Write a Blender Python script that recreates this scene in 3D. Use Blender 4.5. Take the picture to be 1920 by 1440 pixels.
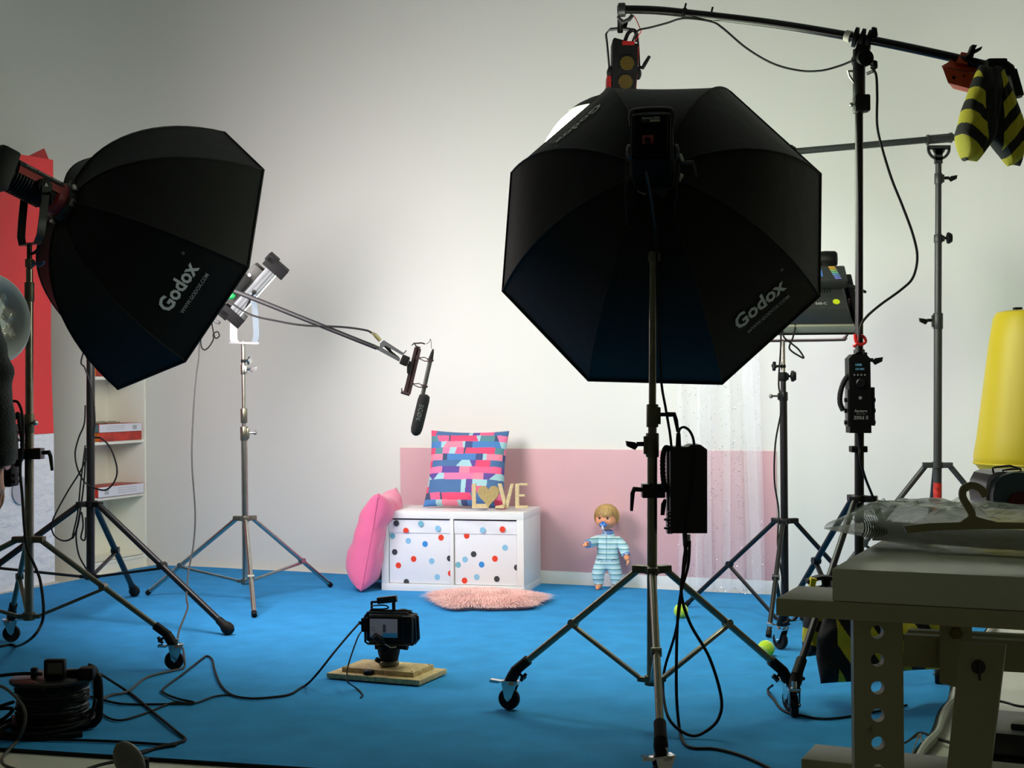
import bpy, bmesh, math, random
from mathutils import Vector, Matrix, noise
random.seed(7)
V = Vector
scene = bpy.context.scene
COL = scene.collection
for o in list(bpy.data.objects):
    bpy.data.objects.remove(o)

# ---------------------------------------------------------------- camera
F_PX = 2663.0
CAMZ = 1.07
ROLL = math.radians(0.5)
cam_d = bpy.data.cameras.new('camera')
cam = bpy.data.objects.new('camera', cam_d)
COL.objects.link(cam)
cr, sr = math.cos(ROLL), math.sin(ROLL)
pitch = 7.0 / F_PX
right = V((cr, 0, -sr))
up0 = V((sr, 0, cr))
fwd = (V((0, 1, 0)) + up0 * pitch).normalized()
up = right.cross(fwd).normalized()
cam.matrix_world = Matrix(((right.x, up.x, -fwd.x, 0), (right.y, up.y, -fwd.y, 0), (right.z, up.z, -fwd.z, CAMZ), (0, 0, 0, 1)))
cam_d.sensor_width = 36.0
cam_d.lens = F_PX / 1920 * 36
cam_d.clip_end = 60
cam_d.clip_start = 0.05
scene.camera = cam

# ---------------------------------------------------------------- world, exposure
w = bpy.data.worlds.new('world')
scene.world = w
w.use_nodes = True
w.node_tree.nodes['Background'].inputs[0].default_value = (0.86, 0.90, 0.62, 1)
w.node_tree.nodes['Background'].inputs[1].default_value = 0.040
scene.view_settings.view_transform = 'Standard'
scene.view_settings.look = 'None'
scene.view_settings.exposure = 0.10
scene.view_settings.gamma = 1.0
scene.view_settings.use_curve_mapping = False
MAIN_E, LEFT_E, LANTERN_E = 5.0, 16.5, 12.0      # glow of the three diffusers
PANEL_E = 8.0

# ---------------------------------------------------------------- helpers
def at(px, py, Y):
    """pixel of the 1920x1440 photograph -> the point at depth Y"""
    x = px - 960
    y = -(py - 727)
    return V(((x * cr + y * sr) / F_PX * Y, Y, CAMZ + (-x * sr + y * cr) / F_PX * Y))

def fl(px, py, z=0.0):
    """pixel -> the point on the floor"""
    x = px - 960
    y = -(py - 727)
    u = (-x * sr + y * cr) / F_PX
    Y = (z - CAMZ) / u
    return V(((x * cr + y * sr) / F_PX * Y, Y, z))

def s2l(c):
    out = []
    for v in c[:3]:
        v = v / 255.0
        out.append(v / 12.92 if v <= 0.04045 else ((v + 0.055) / 1.055) ** 2.4)
    return (*out, 1)

def M(name, col, rough=0.5, metal=0.0, var=None, bump=None, emit=None, spec=0.5, alpha=None, trans=0.0, sheen=0.0, attr=None, stretch=None):
    m = bpy.data.materials.new(name)
    m.use_nodes = True
    nt = m.node_tree
    b = nt.nodes['Principled BSDF']
    c = s2l(col)
    b.inputs['Base Color'].default_value = c
    b.inputs['Roughness'].default_value = rough
    b.inputs['Metallic'].default_value = metal
    b.inputs['Specular IOR Level'].default_value = spec
    b.inputs['Sheen Weight'].default_value = sheen
    if emit is not None:
        b.inputs['Emission Color'].default_value = s2l(emit[0])
        b.inputs['Emission Strength'].default_value = emit[1]
    if alpha is not None:
        b.inputs['Alpha'].default_value = alpha
    if trans:
        b.inputs['Transmission Weight'].default_value = trans
    tc = nt.nodes.new('ShaderNodeTexCoord')
    src = tc.outputs['Object']
    if stretch:
        mp = nt.nodes.new('ShaderNodeMapping')
        mp.inputs['Scale'].default_value = stretch
        nt.links.new(src, mp.inputs[0])
        src = mp.outputs[0]
    base = None
    if attr:
        a = nt.nodes.new('ShaderNodeVertexColor')
        a.layer_name = attr
        base = a.outputs[0]
        nt.links.new(base, b.inputs['Base Color'])
    if var:
        n = nt.nodes.new('ShaderNodeTexNoise')
        n.inputs['Scale'].default_value = var[0]
        n.inputs['Detail'].default_value = 5
        nt.links.new(src, n.inputs['Vector'])
        mr = nt.nodes.new('ShaderNodeMapRange')
        mr.inputs[1].default_value = 0.3
        mr.inputs[2].default_value = 0.7
        mr.inputs[3].default_value = 1 - var[1]
        mr.inputs[4].default_value = 1 + var[1]
        nt.links.new(n.outputs[0], mr.inputs[0])
        mx = nt.nodes.new('ShaderNodeMix')
        mx.data_type = 'RGBA'
        mx.blend_type = 'MULTIPLY'
        mx.inputs[0].default_value = 1.0
        mx.inputs[6].default_value = c
        if base:
            nt.links.new(base, mx.inputs[6])
        nt.links.new(mr.outputs[0], mx.inputs[7])
        nt.links.new(mx.outputs[2], b.inputs['Base Color'])
    if bump:
        n2 = nt.nodes.new('ShaderNodeTexNoise')
        n2.inputs['Scale'].default_value = bump[0]
        n2.inputs['Detail'].default_value = 4
        nt.links.new(src, n2.inputs['Vector'])
        bp = nt.nodes.new('ShaderNodeBump')
        bp.inputs['Strength'].default_value = bump[1]
        bp.inputs['Distance'].default_value = bump[2] if len(bump) > 2 else 0.005
        nt.links.new(n2.outputs[0], bp.inputs['Height'])
        nt.links.new(bp.outputs[0], b.inputs['Normal'])
    return m

def rot_to(d):
    return V(d).normalized().to_track_quat('Z', 'Y').to_matrix()

def frame(x, z):
    """3x3 whose columns are x, y, z with z kept close to the given one"""
    x = V(x).normalized()
    y = V(z).cross(x).normalized()
    z = x.cross(y).normalized()
    return Matrix((x, y, z)).transposed()

ORG = {}
SPLIT = {'bracket': 'bracket', 'cooling_fins': 'cooling_fin', 'head_knob': 'head_knob', 'socket_housing': 'socket_housing', 'ring_lock': 'ring_lock', 'printed_dots': 'printed_dot', 'pivot_lock': 'pivot_lock', 'corner_guards': 'corner_guard', 'sockets': 'socket', 'buttons': 'button', 'screws': 'screw', 'cuff': 'cuff', 'ear': 'ear', 'eye': 'eye', 'eye_white': 'eye_white', 'iris': 'iris', 'hook_pins': 'hook_pin', 'cable_tie': 'cable_tie', 'vent_slots': 'vent_slot', 'side_buttons': 'side_button', 'stitched_motif': 'stitched_motif', 'cable_plug': 'cable_plug', 'bolt': 'bolt', 'steel_pin': 'steel_pin', 'handle_groove': 'handle_groove', 'grey_label': 'grey_label', 'gathered_folds': 'gathered_fold', 'cable_turns': 'cable_turn'}

class MB:
    def __init__(s):
        s.bm = bmesh.new()
    def _add(s, vs, fs, mi=0):
        bv = [s.bm.verts.new(v) for v in vs]
        out = []
        for f in fs:
            try:
                q = s.bm.faces.new([bv[i] for i in f])
                q.material_index = mi
                out.append(q)
            except ValueError:
                pass
        return bv, out
    def box(s, c, size, R=None, bev=0.0, taper=1.0, mi=0):
        hx, hy, hz = size[0] / 2, size[1] / 2, size[2] / 2
        pts = []
        for z in (-hz, hz):
            k = taper if z > 0 else 1.0
            for x, y in ((-hx, -hy), (hx, -hy), (hx, hy), (-hx, hy)):
                p = V((x * k, y * k, z))
                pts.append(V(c) + ((R @ p) if R is not None else p))
        bv, fs = s._add(pts, [(3, 2, 1, 0), (4, 5, 6, 7), (0, 1, 5, 4), (1, 2, 6, 5), (2, 3, 7, 6), (3, 0, 4, 7)], mi)
        if bev:
            es = list({e for f in fs for e in f.edges})
            bmesh.ops.bevel(s.bm, geom=es, offset=bev, segments=2, affect='EDGES', profile=0.6)
        return s
    def bar(s, a, b, wd, th, upv=(0, 0, 1), bev=0.0):
        a, b = V(a), V(b)
        x = (b - a)
        R = frame(x, upv)
        return s.box((a + b) / 2, (x.length, wd, th), R, bev)
    def cyl(s, a, b, r0, r1=None, n=16, mi=0, cap=True):
        a, b = V(a), V(b)
        r1 = r0 if r1 is None else r1
        R = rot_to(b - a)
        vs = []
        for p, r in ((a, r0), (b, r1)):
            for i in range(n):
                t = 2 * math.pi * i / n
                vs.append(p + R @ V((r * math.cos(t), r * math.sin(t), 0)))
        fs = [(i, (i + 1) % n, n + (i + 1) % n, n + i) for i in range(n)]
        if cap:
            fs += [tuple(range(n - 1, -1, -1)), tuple(range(n, 2 * n))]
        s._add(vs, fs, mi)
        return s
    def lathe(s, prof, c, axis=(0, 0, 1), n=24, mi=0):
        """prof: list of (radius, height)"""
        R = rot_to(axis)
        c = V(c)
        vs, fs = [], []
        for r, h in prof:
            for i in range(n):
                t = 2 * math.pi * i / n
                vs.append(c + R @ V((r * math.cos(t), r * math.sin(t), h)))
        for k in range(len(prof) - 1):
            for i in range(n):
                j = (i + 1) % n
                fs.append((k * n + i, k * n + j, (k + 1) * n + j, (k + 1) * n + i))
        if prof[0][0] > 1e-4:
            fs.append(tuple(range(n - 1, -1, -1)))
        if prof[-1][0] > 1e-4:
            fs.append(tuple((len(prof) - 1) * n + i for i in range(n)))
        s._add(vs, fs, mi)
        return s
    def sph(s, c, r, sc=(1, 1, 1), R=None, n=16, mi=0):
        vs, fs = [], []
        m = n // 2
        for j in range(m + 1):
            ph = math.pi * j / m
            for i in range(n):
                t = 2 * math.pi * i / n
                p = V((math.sin(ph) * math.cos(t) * sc[0], math.sin(ph) * math.sin(t) * sc[1], math.cos(ph) * sc[2])) * r
                vs.append(V(c) + ((R @ p) if R is not None else p))
        for j in range(m):
            for i in range(n):
                k = (i + 1) % n
                fs.append((j * n + i, (j + 1) * n + i, (j + 1) * n + k, j * n + k))
        s._add(vs, fs, mi)
        bmesh.ops.remove_doubles(s.bm, verts=[v for v in s.bm.verts if v.is_valid][-len(vs):], dist=1e-6)
        return s
    def tube(s, pts, r, n=8, closed=False, flat=None, mi=0):
        pts = [V(p) for p in pts]
        N = len(pts)
        rs = r if isinstance(r, (list, tuple)) else [r] * N
        vs = []
        prev = None
        for i, p in enumerate(pts):
            if closed:
                t = pts[(i + 1) % N] - pts[i - 1]
            else:
                t = pts[min(i + 1, N - 1)] - pts[max(i - 1, 0)]
            if t.length < 1e-9:
                t = V((0, 0, 1))
            t.normalize()
            if prev is None:
                x = t.orthogonal().normalized()
            else:
                x = (prev - t * prev.dot(t))
                x = x.normalized() if x.length > 1e-6 else t.orthogonal().normalized()
            prev = x
            y = t.cross(x)
            for k in range(n):
                a = 2 * math.pi * k / n
                vs.append(p + (x * math.cos(a) + y * math.sin(a)) * rs[i])
        fs = []
        for i in range(N if closed else N - 1):
            j = (i + 1) % N
            for k in range(n):
                l = (k + 1) % n
                fs.append((i * n + k, i * n + l, j * n + l, j * n + k))
        if not closed:
            fs.append(tuple(range(n - 1, -1, -1)))
            fs.append(tuple((N - 1) * n + k for k in range(n)))
        s._add(vs, fs, mi)
        return s
    def prism(s, pts, off, mi=0):
        """flat outline (list of points) extruded by the vector off"""
        pts = [V(p) for p in pts]
        n = len(pts)
        vs = pts + [p + V(off) for p in pts]
        fs = [tuple(range(n - 1, -1, -1)), tuple(range(n, 2 * n))] + [(i, (i + 1) % n, n + (i + 1) % n, n + i) for i in range(n)]
        s._add(vs, fs, mi)
        return s
    def strip(s, pts, wv, tv, closed=False):
        """band: rectangular section (vectors wv, tv or lists of them) swept along pts"""
        N = len(pts)
        vs = []
        for i, p in enumerate(pts):
            a = V(wv[i] if isinstance(wv, list) else wv) / 2
            b = V(tv[i] if isinstance(tv, list) else tv) / 2
            p = V(p)
            vs += [p - a - b, p + a - b, p + a + b, p - a + b]
        fs = []
        for i in range(N if closed else N - 1):
            j = (i + 1) % N
            for k in range(4):
                l = (k + 1) % 4
                fs.append((i * 4 + k, i * 4 + l, j * 4 + l, j * 4 + k))
        if not closed:
            fs += [(3, 2, 1, 0), tuple((N - 1) * 4 + k for k in range(4))]
        s._add(vs, fs)
        return s
    def grid(s, fn, nu, nv, th=None, cf=None, mi=0):
        """fn(u,v) in 0..1 -> point; th = vector or fn of thickness"""
        vs = []
        for j in range(nv + 1):
            for i in range(nu + 1):
                vs.append(V(fn(i / nu, j / nv)))
        n0 = len(vs)
        fs = []
        for j in range(nv):
            for i in range(nu):
                a = j * (nu + 1) + i
                fs.append((a, a + 1, a + nu + 2, a + nu + 1))
        if th is not None:
            for j in range(nv + 1):
                for i in range(nu + 1):
                    t = th(i / nu, j / nv) if callable(th) else V(th)
                    vs.append(vs[j * (nu + 1) + i] + t)
            top = [tuple(n0 + k for k in reversed(f)) for f in fs]
            rim = []
            W = nu + 1
            for i in range(nu):
                rim.append((i + 1, i, n0 + i, n0 + i + 1))
                a = nv * W + i
                rim.append((a, a + 1, n0 + a + 1, n0 + a))
            for j in range(nv):
                a = j * W
                rim.append((a, a + W, n0 + a + W, n0 + a))
                a = j * W + nu
                rim.append((a + W, a, n0 + a, n0 + a + W))
            fs = fs + top + rim
        s._add(vs, fs, mi)
        return s
    def islands(s):
        bm = s.bm
        bm.verts.ensure_lookup_table()
        bm.verts.index_update()
        seen = [False] * len(bm.verts)
        out = []
        for v0 in bm.verts:
            if seen[v0.index]:
                continue
            st, comp = [v0], []
            seen[v0.index] = True
            while st:
                v = st.pop()
                comp.append(v)
                for e in v.link_edges:
                    o_ = e.other_vert(v)
                    if not seen[o_.index]:
                        seen[o_.index] = True
                        st.append(o_)
            idx = {v.index: i for i, v in enumerate(comp)}
            faces = {f for v in comp for f in v.link_faces}
            out.append(([v.co.copy() for v in comp], [tuple(idx[v.index] for v in f.verts) for f in faces]))
        return out
    def build(s, name, mat, parent=None, smooth=True, colors=None, label=None, kind=None, origin=None, recalc=True):
        if name in SPLIT and parent is not None:
            isl = s.islands()
            if len(isl) > 1:
                name = SPLIT[name]
                out = None
                for vs, fs in isl:
                    m2 = MB()
                    m2._add(vs, fs)
                    out = m2.build(name, mat, parent, smooth, colors, label, kind, origin, recalc)
                s.bm.free()
                return out
        if recalc:
            bmesh.ops.recalc_face_normals(s.bm, faces=s.bm.faces)
        me = bpy.data.meshes.new(name)
        s.bm.to_mesh(me)
        s.bm.free()
        ob = bpy.data.objects.new(name, me)
        COL.objects.link(ob)
        if parent is not None:
            ob.parent = parent
            org = ORG[parent.name]
        else:
            if origin is None:
                xs = [v.co for v in me.vertices]
                lo = min(c.z for c in xs)
                org = V(((min(c.x for c in xs) + max(c.x for c in xs)) / 2, (min(c.y for c in xs) + max(c.y for c in xs)) / 2, lo))
            else:
                org = V(origin)
            ob.location = org
        ORG[ob.name] = org
        me.transform(Matrix.Translation(-org))
        for m_ in (mat if isinstance(mat, (list, tuple)) else [mat]):
            me.materials.append(m_)
        if smooth:
            me.polygons.foreach_set('use_smooth', [True] * len(me.polygons))
            me.set_sharp_from_angle(angle=math.radians(38))
        if colors:
            ca = me.color_attributes.new('col', 'FLOAT_COLOR', 'CORNER')
            for p in me.polygons:
                c = colors(p, p.center + org)
                for li in p.loop_indices:
                    ca.data[li].color = c
        if label:
            ob['label'] = label
        if kind:
            ob['kind'] = kind
        return ob

def thing(name, label, cat, loc, group=None):
    o = bpy.data.objects.new(name, None)
    COL.objects.link(o)
    o.location = V(loc)
    o.empty_display_size = 0.1
    ORG[o.name] = V(loc)
    o['label'] = label
    o['category'] = cat
    if group:
        o['group'] = group
    return o

def tag(o, label, cat, group=None):
    o['label'] = label
    o['category'] = cat
    if group:
        o['group'] = group
    return o

def struct(o):
    o['kind'] = 'structure'
    return o

def ripple(x, y):
    # slack ripples on the right foreground, as the loose cloth shows them
    q = math.exp(-((x - 0.9) ** 2 / 0.55 + (y - 4.7) ** 2 / 0.5))
    h = 0.011 * q * (0.5 + 0.5 * math.sin(y * 17 + 2.2 * math.sin(x * 2.3)))
    return h + 0.0025 * (0.5 + noise.noise(V((x * 1.6, y * 5, 3))))

def smooth_pts(pts, n=8):
    pts = [V(p) for p in pts]
    if len(pts) < 3:
        return pts
    P = [pts[0] * 2 - pts[1]] + pts + [pts[-1] * 2 - pts[-2]]
    out = []
    for i in range(1, len(P) - 2):
        for k in range(n):
            t = k / n
            p0, p1, p2, p3 = P[i - 1], P[i], P[i + 1], P[i + 2]
            out.append(0.5 * ((2 * p1) + (p2 - p0) * t + (2 * p0 - 5 * p1 + 4 * p2 - p3) * t * t + (3 * p1 - p0 - 3 * p2 + p3) * t ** 3))
    out.append(pts[-1])
    return out

def cpts(lst, r, n=8):
    out = []
    for p in lst:
        if isinstance(p, V):
            out.append(p)
        elif len(p) == 2:
            out.append(fl(p[0], p[1], r + 0.009))
        else:
            out.append(at(*p))
    out = smooth_pts(out, n)
    for p in out:
        p.z = max(p.z, ripple(p.x, p.y) + 0.0065 + r)
    return out

def cable(label, lst, r=0.0038, mat=None, group=None, parent=None, name='cable', n=6):
    mb = MB().tube(cpts(lst, r), r, n)
    o = mb.build(name, mat or BLK_RUBBER, parent)
    if parent is None:
        tag(o, label, 'cable', group)
    return o

def text_geo(body, bold=0.0, res=2):
    cu = bpy.data.curves.new('txt', 'FONT')
    cu.body = body
    cu.size = 1.0
    cu.offset = bold
    cu.resolution_u = res
    cu.align_x = 'CENTER'
    ob = bpy.data.objects.new('txt', cu)
    COL.objects.link(ob)
    dg = bpy.context.evaluated_depsgraph_get()
    dg.update()
    me = bpy.data.meshes.new_from_object(ob.evaluated_get(dg))
    vs = [v.co.copy() for v in me.vertices]
    fs = [tuple(p.vertices) for p in me.polygons]
    bpy.data.objects.remove(ob)
    bpy.data.curves.remove(cu)
    bpy.data.meshes.remove(me)
    x0, x1 = min(v.x for v in vs), max(v.x for v in vs)
    y0, y1 = min(v.y for v in vs), max(v.y for v in vs)
    # centre, unit width
    wd = x1 - x0
    return [((v.x - (x0 + x1) / 2) / wd, (v.y - (y0 + y1) / 2) / wd) for v in vs], fs, (y1 - y0) / wd

def text_on(name, body, c, xdir, ydir, width, mat, parent, bold=0.0, lift=None, mapf=None):
    vs, fs, h = text_geo(body, bold)
    if mapf is None:
        c, X, Y = V(c), V(xdir).normalized(), V(ydir).normalized()
        X = X * width
        Y = Y * width
        nrm = X.cross(Y).normalized() * (lift or 0.0008)
        pts = [c + X * a + Y * b + nrm for a, b in vs]
    else:
        pts = [mapf(a * width, b * width) for a, b in vs]
    mb = MB()
    mb._add(pts, fs)
    return mb.build(name, mat, parent, smooth=False, recalc=False)

# ---------------------------------------------------------------- materials
WALL = M('wall_paint', (222, 222, 216), 0.75, var=(0.7, 0.02), bump=(60, 0.05))
CYC = M('floor_paint', (205, 203, 190), 0.32, var=(1.5, 0.05))
CARPET = M('blue_carpet', (50, 139, 200), 0.95, var=(7, 0.10), bump=(260, 0.5, 0.004), spec=0.15)
CARPET_EDGE = M('carpet_backing', (165, 165, 155), 0.8, var=(8, 0.1))
BLK_FABRIC = M('black_nylon', (12, 12, 11), 0.62, bump=(14, 0.12, 0.02), spec=0.22)
BLK = M('black_plastic', (11, 11, 11), 0.55, var=(30, 0.2), spec=0.2)
BLK_METAL = M('black_powder_coat', (24, 24, 25), 0.35, metal=0.3, var=(20, 0.15))
BLK_RUBBER = M('black_rubber', (15, 14, 14), 0.65, spec=0.25)
BLK_MATT = M('matt_black', (9, 9, 9), 0.7, spec=0.05)
GREY_METAL = M('dark_grey_metal', (62, 64, 64), 0.42, metal=0.35, var=(25, 0.1))
STEEL = M('brushed_steel', (170, 168, 160), 0.28, metal=1.0, var=(30, 0.1))
NICKEL = M('nickel_steel', (128, 124, 110), 0.3, metal=0.9, var=(30, 0.12))
DULL = M('dull_cast_metal', (98, 94, 78), 0.45, metal=0.6, var=(30, 0.12))
CHROME = M('chrome', (215, 215, 215), 0.12, metal=1.0)
WHITE = M('white_laminate', (232, 233, 233), 0.4, var=(3, 0.01))
WHITE_P = M('white_plastic', (230, 230, 232), 0.4)
OFFWHITE = M('painted_beech', (176, 172, 140), 0.42, var=(5, 0.05), spec=0.4)
TOP = M('grey_green_laminate', (206, 208, 184), 0.2, var=(4, 0.03))
RED = M('red_plastic', (200, 30, 24), 0.4)
DKRED = M('dark_red_trim', (140, 24, 20), 0.4)
REDV = M('red_banner_vinyl', (238, 56, 60), 0.5, var=(2, 0.04))
LOGO = M('light_print', (205, 205, 200), 0.6)
LOGO_DIM = M('grey_print', (150, 152, 150), 0.6)
PINKP = M('pink_paint', (212, 168, 174), 0.7, var=(3, 0.05), bump=(30, 0.05))
def glow(name, e, col=(255, 255, 255)):
    return M(name, (240, 240, 240), 0.6, emit=(col, e))
# ---------------------------------------------------------------- the room
def isect(p, d, q, e):
    den = d[0] * e[1] - d[1] * e[0]
    t = ((q[0] - p[0]) * e[1] - (q[1] - p[1]) * e[0]) / den
    return V((p[0] + d[0] * t, p[1] + d[1] * t, 0))
WP = V((1.288, 7.27, 0))                      # a point on the back wall
WD = V((0.9207, -0.3902, 0))                  # along the back wall, to the right
WN = V((-0.3902, -0.9207, 0))                 # out of the back wall, to the camera
LQ = V((-3.06, 8.44, 0))
LD = V((0.3902, 0.9207, 0))
corner = isect(WP, WD, LQ, LD)
bend = V((2.146, 6.906, 0))
RD = V((0.62, -0.785, 0)).normalized()
HW = 4.4
def wall(name, pts, out, th=0.12):
    mb = MB()
    mb.grid(lambda u, v: polyat(pts, u) + V((0, 0, v * HW)), len(pts) - 1, 1, th=lambda u, v: out * th)
    return struct(mb.build(name, WALL, smooth=True))
def polyat(pts, u):
    k = u * (len(pts) - 1)
    i = min(int(k + 1e-6), len(pts) - 2)
    return pts[i].lerp(pts[i + 1], k - i)
# back wall, rounding into the right-hand wing of the cyclorama
arc = []
for k in range(13):
    t = k / 12
    p0, p1, p2 = bend - WD * 0.28, bend, bend + RD * 0.28
    arc.append(p0 * (1 - t) ** 2 + p1 * 2 * t * (1 - t) + p2 * t * t)
carc = []
for k in range(17):
    t = k / 16
    p0_, p1_, p2_ = corner - LD * 0.85, corner, corner + WD * 0.85
    carc.append(p0_ * (1 - t) ** 2 + p1_ * 2 * t * (1 - t) + p2_ * t * t)
wall('wall_back', carc + [WP - WD * 1.5] + arc, -WN)
wall('wall_right', [arc[-1], bend + RD * 3.4], V((0.785, 0.62, 0)))
wall('wall_left', [corner - LD * 9.0, carc[0]], V((-0.92, 0.39, 0)))
mb = MB(); mb.box((0, 4, -0.05), (16, 14, 0.1)); struct(mb.build('floor', CYC, origin=(0, 4, -0.1)))
mb = MB(); mb.box((0, 5.2, HW + 0.05), (13, 9.6, 0.1)); struct(mb.build('ceiling', WALL, origin=(0, 5, HW)))
def onwall(px, off=0.0):
    """floor point on the back wall's face straight under pixel column px"""
    x = (px - 960) / F_PX
    # solve with the height effect of roll ignored
    q = isect((0, 0), (x, 1), WP + WN * off, WD)
    return q
# baseboard on the set wall
p0, p1 = onwall(655, 0), onwall(1461, 0)
mb = MB(); L = (p1 - p0).length
mb.box((p0 + p1) / 2 + WN * 0.008 + V((0, 0, 0.037)), (L, 0.014, 0.074), frame(WD, (0, 0, 1)), bev=0.002)
struct(mb.build('baseboard_back', WHITE))
# pink panel on the wall
p0, p1 = onwall(751), onwall(1455)
mb = MB(); L = (p1 - p0).length
mb.box((p0 + p1) / 2 + WN * 0.006 + V((0, 0, 0.405)), (L, 0.010, 0.66), frame(WD, (0, 0, 1)), bev=0.001)
tag(mb.build('wall_panel', PINKP), 'long pale pink panel fixed low on the white wall above the skirting', 'panel')

# ---------------------------------------------------------------- carpet
near_a, near_b = V((-1.527, 4.236, 0)), V((-0.789, 4.04, 0))
nd = (near_b - near_a).normalized()
ed = V((0.3955, 0.9185, 0))
r0 = V((1.549, 5.0, 0))
cA = isect(near_a, nd, r0, ed)
cB = isect(r0, ed, WP + WN * 0.03, WD)
cC = isect(V((-2.22, 8.6, 0)), LD, WP + WN * 0.05, WD)
cD = isect(near_a, nd, V((-2.22, 8.6, 0)), LD)
def carpet_pt(u, v, lift=0.006):
    a = cD.lerp(cA, u); b = cC.lerp(cB, u)
    p = a.lerp(b, v)
    h = ripple(p.x, p.y)
    if u > 0.985:
        h += 0.006 + 0.01 * abs(noise.noise(V((p.y * 4, 1, 0))))
        p = p + V((0.018 * noise.noise(V((p.y * 3.1, 7, 0))), 0, 0))
    nr = V((-0.785, -0.62, 0)); dd = (p - bend).dot(nr)
    if dd < 0.05:
        p = p + nr * (0.05 - dd)
    return V((p.x, p.y, lift + h))
mb = MB(); mb.grid(carpet_pt, 150, 170, th=lambda u, v: V((0, 0, -0.0055)))
carpet = tag(mb.build('carpet', CARPET), 'large bright blue carpet laid over the white studio floor', 'carpet')
# rolled light backing along its right-hand edge, dark binding on the near edge
mb = MB()
mb.tube([carpet_pt(1.0, k / 60, 0) + V((0.022, -0.01, 0.008)) for k in range(61)], [0.013 + 0.006 * noise.noise(V((k * .31, 0, 0))) for k in range(61)], 8)
mb.build('rolled_edge', CARPET_EDGE, carpet, label='pale rolled backing edge')
mb = MB()
mb.tube([cD.lerp(cA, k / 20) + V((0, -0.006, 0.007)) for k in range(21)], 0.006, 6)
mb.build('edge_binding', BLK_RUBBER, carpet, label='dark edge binding')

# ---------------------------------------------------------------- stands
def knob(mb, p, d, style, s=1.0, upv=V((0, 0, 1))):
    p, d = V(p), V(d).normalized()
    side = d.cross(upv).normalized() if abs(d.dot(upv)) < 0.95 else V((1, 0, 0))
    if style == 'lever':          # T-shaft with a bent handle
        mb.cyl(p, p + d * 0.022 * s, 0.006 * s, n=8)
        mb.tube([p + d * 0.02 * s, p + d * 0.045 * s, p + d * 0.05 * s - upv * 0.018 * s, p + d * 0.056 * s - upv * 0.055 * s], [0.008 * s, 0.008 * s, 0.007 * s, 0.005 * s], 8)
    elif style == 'wing':         # flat winged grip
        mb.cyl(p, p + d * 0.025 * s, 0.007 * s, n=8)
        mb.prism([p + d * 0.02 * s - upv * 0.006 * s, p + d * 0.03 * s - upv * 0.018 * s, p + d * 0.055 * s - upv * 0.006 * s, p + d * 0.058 * s + upv * 0.010 * s, p + d * 0.03 * s + upv * 0.006 * s], side * 0.012 * s)
    elif style == 'star':
        mb.cyl(p, p + d * 0.02 * s, 0.006 * s, n=8)
        c = p + d * 0.022 * s
        a, b = side, upv
        pts = []
        for k in range(16):
            t = math.pi * 2 * k / 16
            r = (0.021 if k % 4 < 2 else 0.013) * s
            pts.append(c + a * math.cos(t) * r + b * math.sin(t) * r)
        mb.prism(pts, d * 0.012 * s)
    elif style == 'disc':         # round knurled grip seen from the side
        mb.cyl(p, p + d * 0.012 * s, 0.006 * s, n=8)
        mb.lathe([(0.010 * s, 0), (0.024 * s, 0.004 * s), (0.026 * s, 0.012 * s), (0.018 * s, 0.026 * s)], p + d * 0.010 * s, d, 12)
    elif style == 'bolt':
        mb.cyl(p, p + d * 0.03 * s, 0.005 * s, n=8)
        mb.lathe([(0.006 * s, 0), (0.011 * s, 0.004 * s), (0.011 * s, 0.012 * s), (0.005 * s, 0.016 * s)], p + d * 0.026 * s, d, 10)

def caster(foot, heading, leg, metal=None, r=0.036, stem_top=None, brake=True):
    """foot = point on the floor under the wheel; parts hang off the leg"""
    foot = V(foot); h = V(heading).normalized(); sd = h.cross(V((0, 0, 1)))
    metal = metal or CHROME
    mb = MB()
    top = foot + V((0, 0, r * 2 + 0.022))
    mb.lathe([(0.018, 0), (0.023, 0.004), (0.021, 0.012), (0.009, 0.016), (0.008, 0.034)], top - V((0, 0, 0.012)) + h * 0.012, (0, 0, 1), 14)
    for s_ in (-1, 1):
        o = sd * 0.0155 * s_
        mb.prism([top + h * 0.034 + o, top - h * 0.022 + o, foot + V((0, 0, r + 0.004)) - h * 0.011 + o, foot + V((0, 0, r - 0.007)) + o, foot + V((0, 0, r + 0.004)) + h * 0.012 + o], sd * 0.0025 * s_)
    mb.box(top + h * 0.006, (0.058, 0.036, 0.004), frame(h, (0, 0, 1)))
    if brake:
        mb.prism([top + V((0, 0, 0.002)) - h * 0.02, top + V((0, 0, 0.006)) - h * 0.06, top - V((0, 0, 0.004)) - h * 0.062, top - V((0, 0, 0.006)) - h * 0.03], sd * 0.022)
    mb.cyl(foot + V((0, 0, r)) - sd * 0.021, foot + V((0, 0, r)) + sd * 0.021, 0.005, n=8)
    mb.build('caster_bracket', metal, leg)
    mb = MB()
    c = foot + V((0, 0, r))
    mb.lathe([(r * 0.45, -0.010), (r * 0.9, -0.0115), (r, -0.006), (r, 0.006), (r * 0.9, 0.0115), (r * 0.45, 0.010)], c, sd, 22)
    mb.lathe([(0.004, -0.013), (r * 0.46, -0.009), (r * 0.46, 0.009), (0.004, 0.013)], c, sd, 16)
    mb.build('caster_wheel', BLK_RUBBER, leg)

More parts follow.
